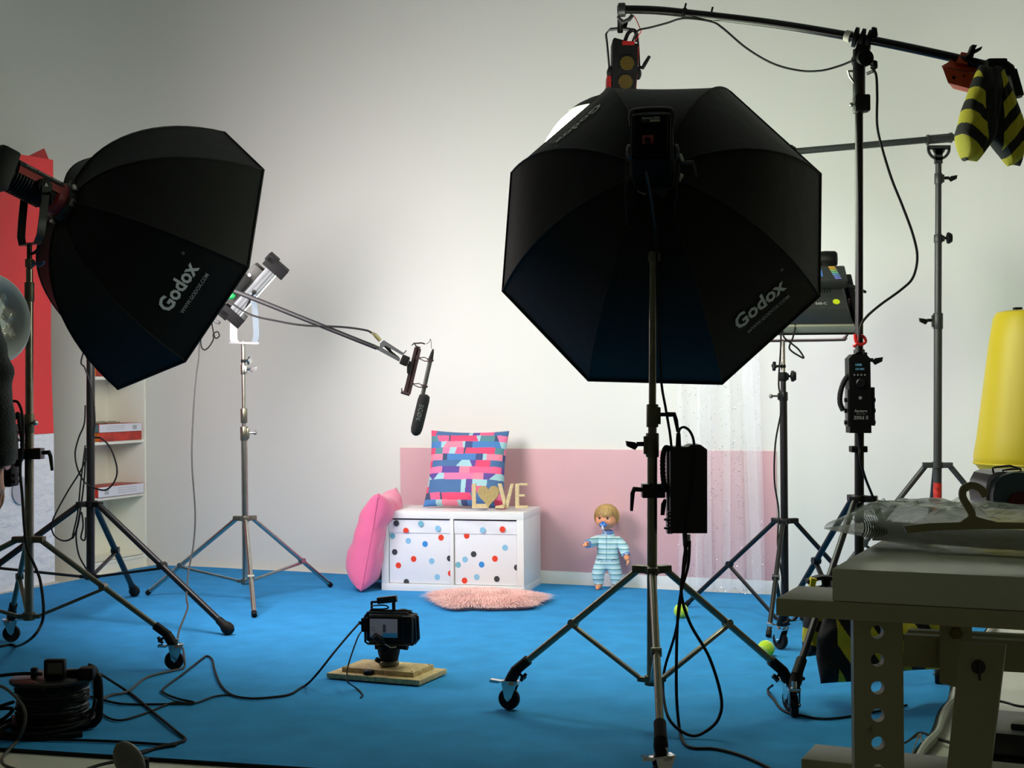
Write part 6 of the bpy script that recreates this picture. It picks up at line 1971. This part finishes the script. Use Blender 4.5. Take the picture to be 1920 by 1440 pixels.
# toy case
tc_ = thing('toy_case', 'small grey and maroon plastic play case with a handle on the table, right edge', 'case', at(1910, 955, 2.95))
YT = 2.95
mb = MB()
out = [(1862, 953), (1862, 925), (1867, 905), (1880, 892), (1900, 886), (1960, 886), (1985, 900), (1990, 953)]
mb.prism([at(x, y, YT) for x, y in out], V((0.0, 0.03, 0))); mb.build('front_arch', M('case_teal', (66, 88, 100), 0.3, spec=0.6), tc_)
mb = MB()
inn = [(1888, 954), (1890, 940), (1898, 928), (1912, 922), (1950, 922), (1965, 935), (1968, 954)]
mb.prism([at(x, y, YT - 0.006) for x, y in inn], V((0, 0.01, 0))); mb.build('maroon_inset', M('case_maroon', (92, 14, 26), 0.25), tc_)
mb = MB()
bo = [(1851, 946), (1848, 925), (1850, 905), (1858, 890), (1870, 885), (1960, 882), (1980, 900), (1985, 946)]
mb.prism([at(x, y, YT + 0.03) for x, y in bo], V((0, 0.11, 0))); mb.build('back_shell', M('case_smoky', (112, 92, 100), 0.2, spec=0.6, alpha=0.85), tc_)
mb = MB(); mb.tube([at(x, y, YT + 0.05) for x, y in ((1863, 889), (1861, 878), (1866, 876), (1893, 873), (1913, 879), (1916, 888))], 0.0022, 8)
mb.tube([at(x, y, YT + 0.03) for x, y in ((1882, 892), (1880, 882), (1893, 880), (1913, 879))], 0.0022, 8); mb.build('case_handle', M('handle_grey', (74, 66, 72), 0.3), tc_)

# yellow cushion tower at the right
YEL_M = M('yellow_vinyl', (196, 174, 8), 0.45, spec=0.4)
yt = thing('padded_column', 'tall tapering yellow padded column at the right edge behind the table', 'column', V((2.1, 5.6, 0.0)))
yc = at(1958, 735, 5.6)
def zz(py): return at(1958, py, 5.6).z
k_ = 5.6 / F_PX
prof = [(0.02, zz(897)), (0.14, zz(893)), (118 * k_ , zz(880)), (127 * k_, zz(868)), (128 * k_, zz(855)), (122 * k_, zz(820)), (98 * k_, zz(640)), (90 * k_, zz(595)), (84 * k_, zz(585)), (72 * k_, zz(582)), (0.0, zz(581))]
mb = MB(); mb.lathe([(r, z) for r, z in prof], V((yc.x, yc.y, 0)), (0, 0, 1), 40); mb.build('padded_body', YEL_M, yt)
mb = MB(); mb.lathe([(128.5 * k_, zz(870)), (129.5 * k_, zz(868)), (128.8 * k_, zz(866))], V((yc.x, yc.y, 0)), (0, 0, 1), 40); mb.build('piping', YEL_M, yt)
mb = MB(); mb.cyl(V((yc.x, yc.y, 0.03)), V((yc.x, yc.y, zz(892))), 0.03, n=16); mb.lathe([(0.2, 0.0), (0.2, 0.02), (0.05, 0.05)], V((yc.x, yc.y, 0)), (0, 0, 1), 30); mb.build('foot', YEL_M, yt)
mb = MB(); mb.box(at(1908, 581, 5.6), (0.03, 0.03, 0.02), None, bev=0.003); mb.build('top_catch', BLK, yt)

# black case on the floor right
bc_ = thing('equipment_case', 'black hard case with a carrying bar on the white floor at the lower right corner', 'case', fl(1870, 1462))
cB_ = V((1.42, 3.75, 0))
mb = MB()
mb.box(cB_ + V((0, 0, 0.055)), (0.40, 0.30, 0.11), frame(TU, KZ), bev=0.025)
mb.build('lower_shell', BLK, bc_)
mb = MB(); mb.box(cB_ + V((0.0, 0.0, 0.135)), (0.38, 0.28, 0.07), frame(TU, KZ), bev=0.025); mb.box(cB_ + V((-0.05, -0.03, 0.175)), (0.13, 0.10, 0.02), frame(TU, KZ), bev=0.006); mb.build('lid', M('lid_black', (26, 26, 25), 0.4), bc_)
mb = MB(); mb.cyl(cB_ + V((0.10, -0.03, 0.165)), cB_ + V((0.10, -0.03, 0.20)), 0.014, n=14); mb.build('lid_knob', BLK, bc_)
mb = MB(); mb.tube(smooth_pts([cB_ + V(p) for p in ((-0.17, 0.03, 0.13), (-0.235, 0.03, 0.135), (-0.245, 0.02, 0.11), (-0.24, -0.03, 0.06), (-0.18, -0.05, 0.05))], 4), 0.010, 10); mb.build('carry_bar', BLK, bc_)
cable('black cable coming out of the top of the hard case to the right', [cB_ + V(p) for p in ((-0.05, -0.02, 0.175), (-0.03, -0.02, 0.20), (0.02, -0.01, 0.225), (0.09, 0.0, 0.235), (0.16, 0.0, 0.23), (0.26, 0, 0.22))], 0.005)

# rounded metal pedal at the bottom edge
pd = thing('metal_pedal', 'rounded grey metal paddle on a black post at the bottom edge of the picture', 'paddle', (at(245, 1440, 3.3).x, 3.3, 0))
mb = MB()
pc0 = at(243, 1428, 3.3)
mb.sph(pc0, 0.045, (0.72, 0.35, 1.15), frame((0.85, 0.25, 0.45), (-0.45, 0, 0.9)), 28); mb.build('paddle_face', M('pedal_grey', (120, 118, 110), 0.4, metal=0.5), pd)
mb = MB(); mb.cyl(V((pc0.x + 0.018, 3.33, 0.0)), V((pc0.x + 0.018, 3.33, pc0.z)), 0.02, n=16); mb.lathe([(0.14, 0.0), (0.14, 0.012), (0.03, 0.02)], V((pc0.x + 0.018, 3.33, 0)), (0, 0, 1), 24); mb.build('post', BLK, pd)

# ================================================================ bookcase, boxes, banner at the left
FN = V((LD.y, -LD.x, 0))                  # the way the bookcase faces
bk0 = V((-2.445, 8.16, 0)); bk1 = V((-2.237, 8.68, 0))
SL = (bk1 - bk0).normalized(); SW = (bk1 - bk0).length; SD = V((-SL.y, SL.x, 0))
if SD.x > 0: SD = -SD
def Sp(x, y, z): return bk0 + SL * x + SD * y + KZ * z
SR = frame(SL, KZ)
shelfm = M('bookcase_white', (238, 238, 224), 0.45, var=(3, 0.02))
bks = thing('bookcase', 'tall white bookcase in the corner behind the left softbox, holding flat game boxes', 'bookcase', Sp(SW / 2, 0.14, 0))
def sbox(nm, x0, x1, y0, y1, z0, z1, m_=None):
    mb = MB(); mb.box(Sp((x0 + x1) / 2, (y0 + y1) / 2, (z0 + z1) / 2), (x1 - x0, y1 - y0, z1 - z0), SR, 0.001); return mb.build(nm, m_ or shelfm, bks)
BH = 2.02
sbox('side_panel', 0, 0.018, 0, 0.28, 0, BH); sbox('side_panel', SW - 0.018, SW, 0, 0.28, 0, BH)
sbox('back_panel', 0.018, SW - 0.018, 0.27, 0.276, 0.02, BH)
sbox('top_panel', 0.018, SW - 0.018, 0, 0.27, BH - 0.018, BH)
sbox('plinth', 0.018, SW - 0.018, 0.01, 0.028, 0, 0.075)
def zof(px, py):
    # height of the bookcase front at that pixel
    cam_p = V((0, 0, CAMZ)); d = at(px, py, 1.0) - cam_p
    t = (bk0 - cam_p).dot(SD) / d.dot(SD)
    return (cam_p + d * t).z
shelf_z = [0.075, zof(200, 932), zof(200, 828), zof(200, 706), zof(200, 580), zof(200, 470)]
for z in shelf_z:
    sbox('shelf', 0.018, SW - 0.018, 0.006, 0.27, z - 0.018, z)
GB = M('game_box_red', (176, 48, 34), 0.45, var=(14, 0.4)); GW = M('game_box_white', (222, 222, 230), 0.5); GO = M('game_box_orange', (216, 116, 40), 0.45, var=(20, 0.4)); GT = M('game_box_teal', (84, 120, 128), 0.45, var=(18, 0.4))
def gbox(lab, x, y, z, w_, d_, h_, ang, mats_side, strip=None):
    """flat box; end panel (toward the camera) coloured apart"""
    R_ = frame(Matrix.Rotation(ang, 3, 'Z') @ SL, KZ)
    g = thing('game_box', lab, 'box', Sp(x, y, z))
    c = Sp(x, y, z + h_ / 2)
    mb = MB(); mb.box(c, (w_, d_, h_), R_, 0.002); mb.build('box_body', mats_side[0], g)
    mb = MB(); mb.box(c + V(R_.col[0]) * (-w_ / 2 - 0.0004), (0.001, d_ * 0.98, h_ * 0.94), R_); mb.build('end_print', mats_side[1], g)
    mb = MB(); mb.box(c - V(R_.col[1]) * (d_ / 2 + 0.0004), (w_ * 0.98, 0.001, h_ * 0.94), R_); e_ = mb.build('side_print', mats_side[2], g)
    if strip:
        mb = MB()
        for k in range(9):
            mb.box(c - V(R_.col[1]) * (d_ / 2 + 0.0014) + V(R_.col[0]) * (w_ * 0.36 - 0.0045 * k) * strip, (0.0016 + 0.001 * (k % 2), 0.0006, h_ * 0.5), R_)
        for k in range(3):
            mb.box(c - V(R_.col[1]) * (d_ / 2 + 0.0014) - V(R_.col[0]) * (w_ * 0.12) * strip + KZ * (h_ * (0.25 - 0.22 * k)), (w_ * 0.4, 0.0006, 0.002), R_)
        mb.build('printed_bars', LOGO_DIM, e_)
    return g
def spx(px, py, y=0.05):
    cam_p = V((0, 0, CAMZ)); d = at(px, py, 1.0) - cam_p
    t = (Sp(0, y, 0) - cam_p).dot(SD) / d.dot(SD)
    p = cam_p + d * t - bk0
    return p.dot(SL), p.z
z2 = shelf_z[2]; z1 = shelf_z[1]; z3 = shelf_z[3]
gbox('red and orange flat game box, lower of two on the middle shelf', SW * 0.56, 0.10, z2, 0.40, 0.20, 0.052, 0.0, (GB, GO, GB))
gbox('game box with a white barcoded side, upper of two on the middle shelf', SW * 0.56, 0.10, z2 + 0.053, 0.41, 0.20, 0.050, 0.0, (GB, GT, GW), 1)
gbox('wide flat game box with a white barcoded side on the lower shelf', SW * 0.55, 0.095, z1, 0.44, 0.20, 0.062, 0.0, (GB, GB, GW), -1)
gbox('dark red box on the upper shelf, mostly hidden behind the microphone stand', SW * 0.36, 0.10, z3, 0.20, 0.18, 0.10, 0.0, (GB, GO, GB))
mb = MB(); mb.grid(lambda u, v: Sp(SW * (0.22 + 0.4 * u), 0.03 + 0.14 * v, z2 + 0.106 + 0.016 * abs(noise.noise(V((u * 7, v * 5, 2)))) + 0.002), 24, 12, th=V((0, 0, -0.002)))
tag(mb.build('plastic_packet', M('packet', (180, 176, 150), 0.3, alpha=0.6, var=(12, 0.3))), 'crumpled clear packet lying on the upper game box', 'packet')

# banner ------------------------------------------------------------------
bn0 = V((-2.75, 7.42, 0)); bn1 = V((-2.565, 7.94, 0))
BL = (bn1 - bn0).normalized(); BNn = V((BL.y, -BL.x, 0))
bn0 = bn1 - BL * 1.5
ztop, zmid = at(103, 300, 7.95).z, at(108, 812, 7.95).z
bn = thing('banner', 'tall banner, plain red above and white with pale embossing below, standing at the left edge', 'banner', (bn0 + bn1) / 2)
def bpt(u, z): return bn0.lerp(bn1, u) + KZ * z
mb = MB(); mb.grid(lambda u, v: bpt(u, zmid + (ztop - 0.02 * math.sin(u * 3.1) - zmid) * v) + BNn * (0.012 * math.sin(v * 5 + u * 3)), 30, 30, th=-BNn * 0.004)
mb.build('red_sheet', REDV, bn)
mb = MB()
tc0 = bpt(1.0, ztop - 0.03)
mb.prism([tc0, tc0 - BL * 0.22 + KZ * 0.01, tc0 - BL * 0.06 + KZ * 0.085], -BNn * 0.004)
mb.build('folded_corner', M('banner_back_red', (176, 44, 44), 0.6), bn)
EMB = M('embossed_white', (238, 238, 244), 0.6, bump=(13, 0.9, 0.02), stretch=(1, 1, 1.8), var=(2.5, 0.03))
mb = MB(); mb.grid(lambda u, v: bpt(u, 0.012 + (zmid - 0.002 - 0.012) * v) + BNn * (0.012 * math.sin(u * 3)), 30, 12, th=-BNn * 0.004)
ws_ = mb.build('white_sheet', EMB, bn)
mb = MB(); cd_ = bpt(0, 0); u_ = 1 - 0.115
mb.lathe([(0.075, 0.0), (0.075, 0.001)], bpt(0.80, at(60, 915, 7.85).z) + BNn * 0.022, BNn, 30); mb.build('grey_disc', M('disc_grey', (186, 184, 194), 0.6), ws_)
mb = MB(); mb.box((bn0 + bn1) / 2 + KZ * 0.006, (1.5, 0.05, 0.012), frame(BL, KZ)); mb.build('foot_rail', M('foot_alu', (196, 196, 190), 0.4), bn)
mb = MB(); mb.bar(bpt(0.5, 0.02) - BNn * 0.03, bpt(0.5, ztop - 0.03) - BNn * 0.03, 0.02, 0.02, (1, 0, 0)); mb.bar(bpt(0.02, ztop - 0.03) - BNn * 0.012, bpt(0.98, ztop - 0.03) - BNn * 0.012, 0.014, 0.014); mb.build('back_pole', GREY_METAL, bn)

# ================================================================ silver reflector dish and the person
rf = thing('reflector_dish', 'round silver reflector dish with a grey rim behind the person at the left edge', 'reflector', (at(-25, 600, 4.9).x, 4.9, 0))
rc_ = at(-20, 598, 4.9)
ra = V((0.84, -0.53, 0.10)).normalized()
mb = MB(); mb.lathe([(0.10, -0.05), (0.13, 0.0), (0.152, 0.01), (0.158, 0.02), (0.150, 0.028), (0.130, 0.02), (0.105, -0.02)], rc_, ra, 40); mb.build('rim', M('rim_grey', (190, 192, 198), 0.45), rf)
mb = MB(); mb.grid(lambda u, v: rc_ + Matrix(( (V((0,0,1)).cross(ra)).normalized(), ra.cross((V((0,0,1)).cross(ra)).normalized()), ra)).transposed() @ V((0.130 * v * math.cos(2 * math.pi * u), 0.130 * v * math.sin(2 * math.pi * u), -0.03 * (1 - v * v) + 0.006 * math.sin(u * 2 * math.pi * 9) * v)), 72, 12, th=-ra * 0.003); mb.build('silver_lining', M('silver_foil', (215, 210, 204), 0.35, metal=0.4, bump=(30, 0.8, 0.02)), rf)
mb = MB(); mb.tube([V((rc_.x - 0.24, 4.95, 0.02)), V((rc_.x - 0.24, 4.95, rc_.z - 0.05)), V((rc_.x - 0.2, 4.95, rc_.z)), rc_ - ra * 0.05], 0.014, 12); mb.lathe([(0.15, 0), (0.15, 0.015), (0.03, 0.03)], V((rc_.x - 0.24, 4.95, 0)), (0, 0, 1), 24); mb.build('post', BLK_METAL, rf)

PO = V((-1.84, 4.42, 0.0))
def Pp(x, y, z): return PO + V((x, y, z))
SKN = M('skin', (196, 140, 112), 0.5, var=(20, 0.05)); SWT = M('black_knit', (14, 13, 13), 0.95, bump=(180, 0.9, 0.006), sheen=0.3); TRS = M('dark_trousers', (30, 32, 38), 0.8, bump=(90, 0.3)); SHO = M('shoe_black', (22, 22, 22), 0.5)
per = thing('person', 'person in a black knitted sweater at the left edge, arm hanging down', 'person', PO)
f = Fig()
hz_ = 0.92
pel = f.add(Pp(0, 0, 0.90), (0.155, 0.115))
ch = f.chain(pel, [(Pp(0, 0.0, 1.03), (0.135, 0.10)), (Pp(0, 0.0, 1.17), (0.15, 0.11)), (Pp(0, 0.0, 1.29), (0.15, 0.10))])
nk = f.chain(ch, [(Pp(0, 0.0, 1.375), (0.065, 0.06)), (Pp(0, 0.005, 1.43), 0.052), (Pp(0, 0.015, 1.47), 0.055)])
for s_ in (-1, 1):
    k = f.chain(pel, [(Pp(0.088 * s_, 0, 0.82), 0.088), (Pp(0.10 * s_, 0.005, 0.47), 0.058), (Pp(0.105 * s_, -0.015, 0.28), 0.054), (Pp(0.11 * s_, -0.02, 0.085), 0.038)])
    f.chain(k, [(Pp(0.115 * s_, 0.03, 0.045), 0.036), (Pp(0.125 * s_, 0.13, 0.030), 0.030)])
arm_r = f.chain(ch, [(Pp(0.165, 0, 1.335), 0.058), (Pp(0.225, -0.01, 1.12), 0.046), (Pp(0.225, 0.0, 1.00), 0.041), (Pp(0.222, 0.03, 0.83), 0.027)])
hand(f, arm_r, (0.0, 0.12, -1), (-1, 0.2, -0.05), 0.18, 0.0088, 0.6, -1)
arm_l = f.chain(ch, [(Pp(-0.165, 0, 1.335), 0.058), (Pp(-0.235, -0.01, 1.12), 0.046), (Pp(-0.24, 0.0, 1.00), 0.041), (Pp(-0.235, 0.03, 0.83), 0.027)])
hand(f, arm_l, (0.0, 0.12, -1), (1, 0.2, -0.05), 0.18, 0.0088, 0.6, 1)
pm_ = f.mesh(root=0, sub=2)
from_me(pm_, 'body', SKN, per)
def loc(c): return c - PO
from_me(pm_, 'sweater', SWT, per, select=lambda c: (loc(c).z > 0.90 and abs(loc(c).x) < 0.17 or (abs(loc(c).x) >= 0.15 and loc(c).z > 0.845)) and loc(c).z < 1.40, push=0.022, lump=0.022, lump_s=16)
from_me(pm_, 'trousers', TRS, per, select=lambda c: 0.07 < loc(c).z <= 0.93 and abs(loc(c).x) < 0.19, push=0.012, lump=0.01, lump_s=14)
from_me(pm_, 'shoe', SHO, per, select=lambda c: loc(c).z <= 0.09, push=0.008)
# head
mb = MB(); bm = mb.bm
bmesh.ops.create_uvsphere(bm, u_segments=36, v_segments=26, radius=1.0)
hcP = Pp(0, 0.02, 1.575)
for v in bm.verts:
    x, y, z = v.co
    X_, Y_, Z_ = x * 0.076, y * 0.096, z * 0.115
    if y > 0:
        Y_ += 0.014 * math.exp(-(x * x + (z + 0.12) ** 2) / 0.02) + 0.008 * math.exp(-(x * x + (z + 0.85) ** 2) / 0.05)
        for sx in (-0.42, 0.42): Y_ -= 0.008 * math.exp(-((x - sx) ** 2 + (z - 0.02) ** 2) / 0.02)
        Y_ += 0.004 * math.exp(-(x * x * .4 + (z + 0.45) ** 2) / 0.012)
    if z < -0.2: X_ *= 1 - 0.3 * (-z - 0.2)
    v.co = hcP + V((X_, Y_, Z_))
mb.build('head', SKN, per)
mb = MB()
for s_ in (-1, 1): mb.sph(hcP + V((0.076 * s_, -0.005, -0.01)), 0.028, (0.35, 0.7, 1.1), None, 14)
mb.build('ear', SKN, per)
mb = MB()
for s_ in (-1, 1): mb.sph(hcP + V((0.032 * s_, 0.084, 0.004)), 0.0125, (1, 0.6, 0.7), None, 14)
mb.build('eye', M('eye_p', (220, 220, 216), 0.25), per)
mb = MB()
mb.tube([hcP + V((-0.022, 0.088, -0.052)), hcP + V((0, 0.096, -0.050)), hcP + V((0.022, 0.088, -0.052))], 0.005, 6)
mb.build('mouth', M('lip_p', (170, 96, 88), 0.5), per)
mb = MB()
mb.grid(lambda u, v: hcP + V((0.082 * math.sin(v * (1.15 + 0.95 * (0.5 - 0.5 * math.sin(u * 2 * math.pi)))) * math.cos(u * 2 * math.pi), 0.103 * math.sin(v * (1.15 + 0.95 * (0.5 - 0.5 * math.sin(u * 2 * math.pi)))) * math.sin(u * 2 * math.pi) - 0.004, 0.124 * math.cos(v * (1.15 + 0.95 * (0.5 - 0.5 * math.sin(u * 2 * math.pi)))))) + V((0.002 * math.sin(u * 150), 0, 0)), 90, 20)
mb.build('hair', M('dark_hair', (38, 26, 20), 0.5), per)
mb = MB(); wr_ = Pp(0.2222, 0.027, 0.845)
mb.lathe([(0.031, -0.011), (0.034, -0.008), (0.034, 0.008), (0.031, 0.011)], wr_, (0, -0.15, 1), 22); wst = mb.build('watch', M('watch_strap', (80, 84, 74), 0.5), per)
mb = MB(); mb.lathe([(0.018, 0), (0.019, 0.004), (0.017, 0.008)], wr_ + V((0.033, -0.008, 0)), (1, -0.3, 0), 20); mb.build('watch_face', M('watch_pink', (214, 160, 176), 0.25), wst, label='pinkish watch face')

# repeats of one kind share a group
for o in list(COL.objects):
    if o.parent is None and o.get('category') and not o.get('group'):
        n = o.name.split('.')[0]
        g = {'light_stand': 'studio stands around the set', 'storage_box': 'fabric boxes in the white chest', 'game_box': 'flat boxes on the bookcase shelves', 'softbox': 'black octagonal softboxes', 'sandbag': 'striped sandbags', 'led_panel': 'LED panels', 'cushion': 'cushions on the set'}.get(n)
        if g:
            o['group'] = g
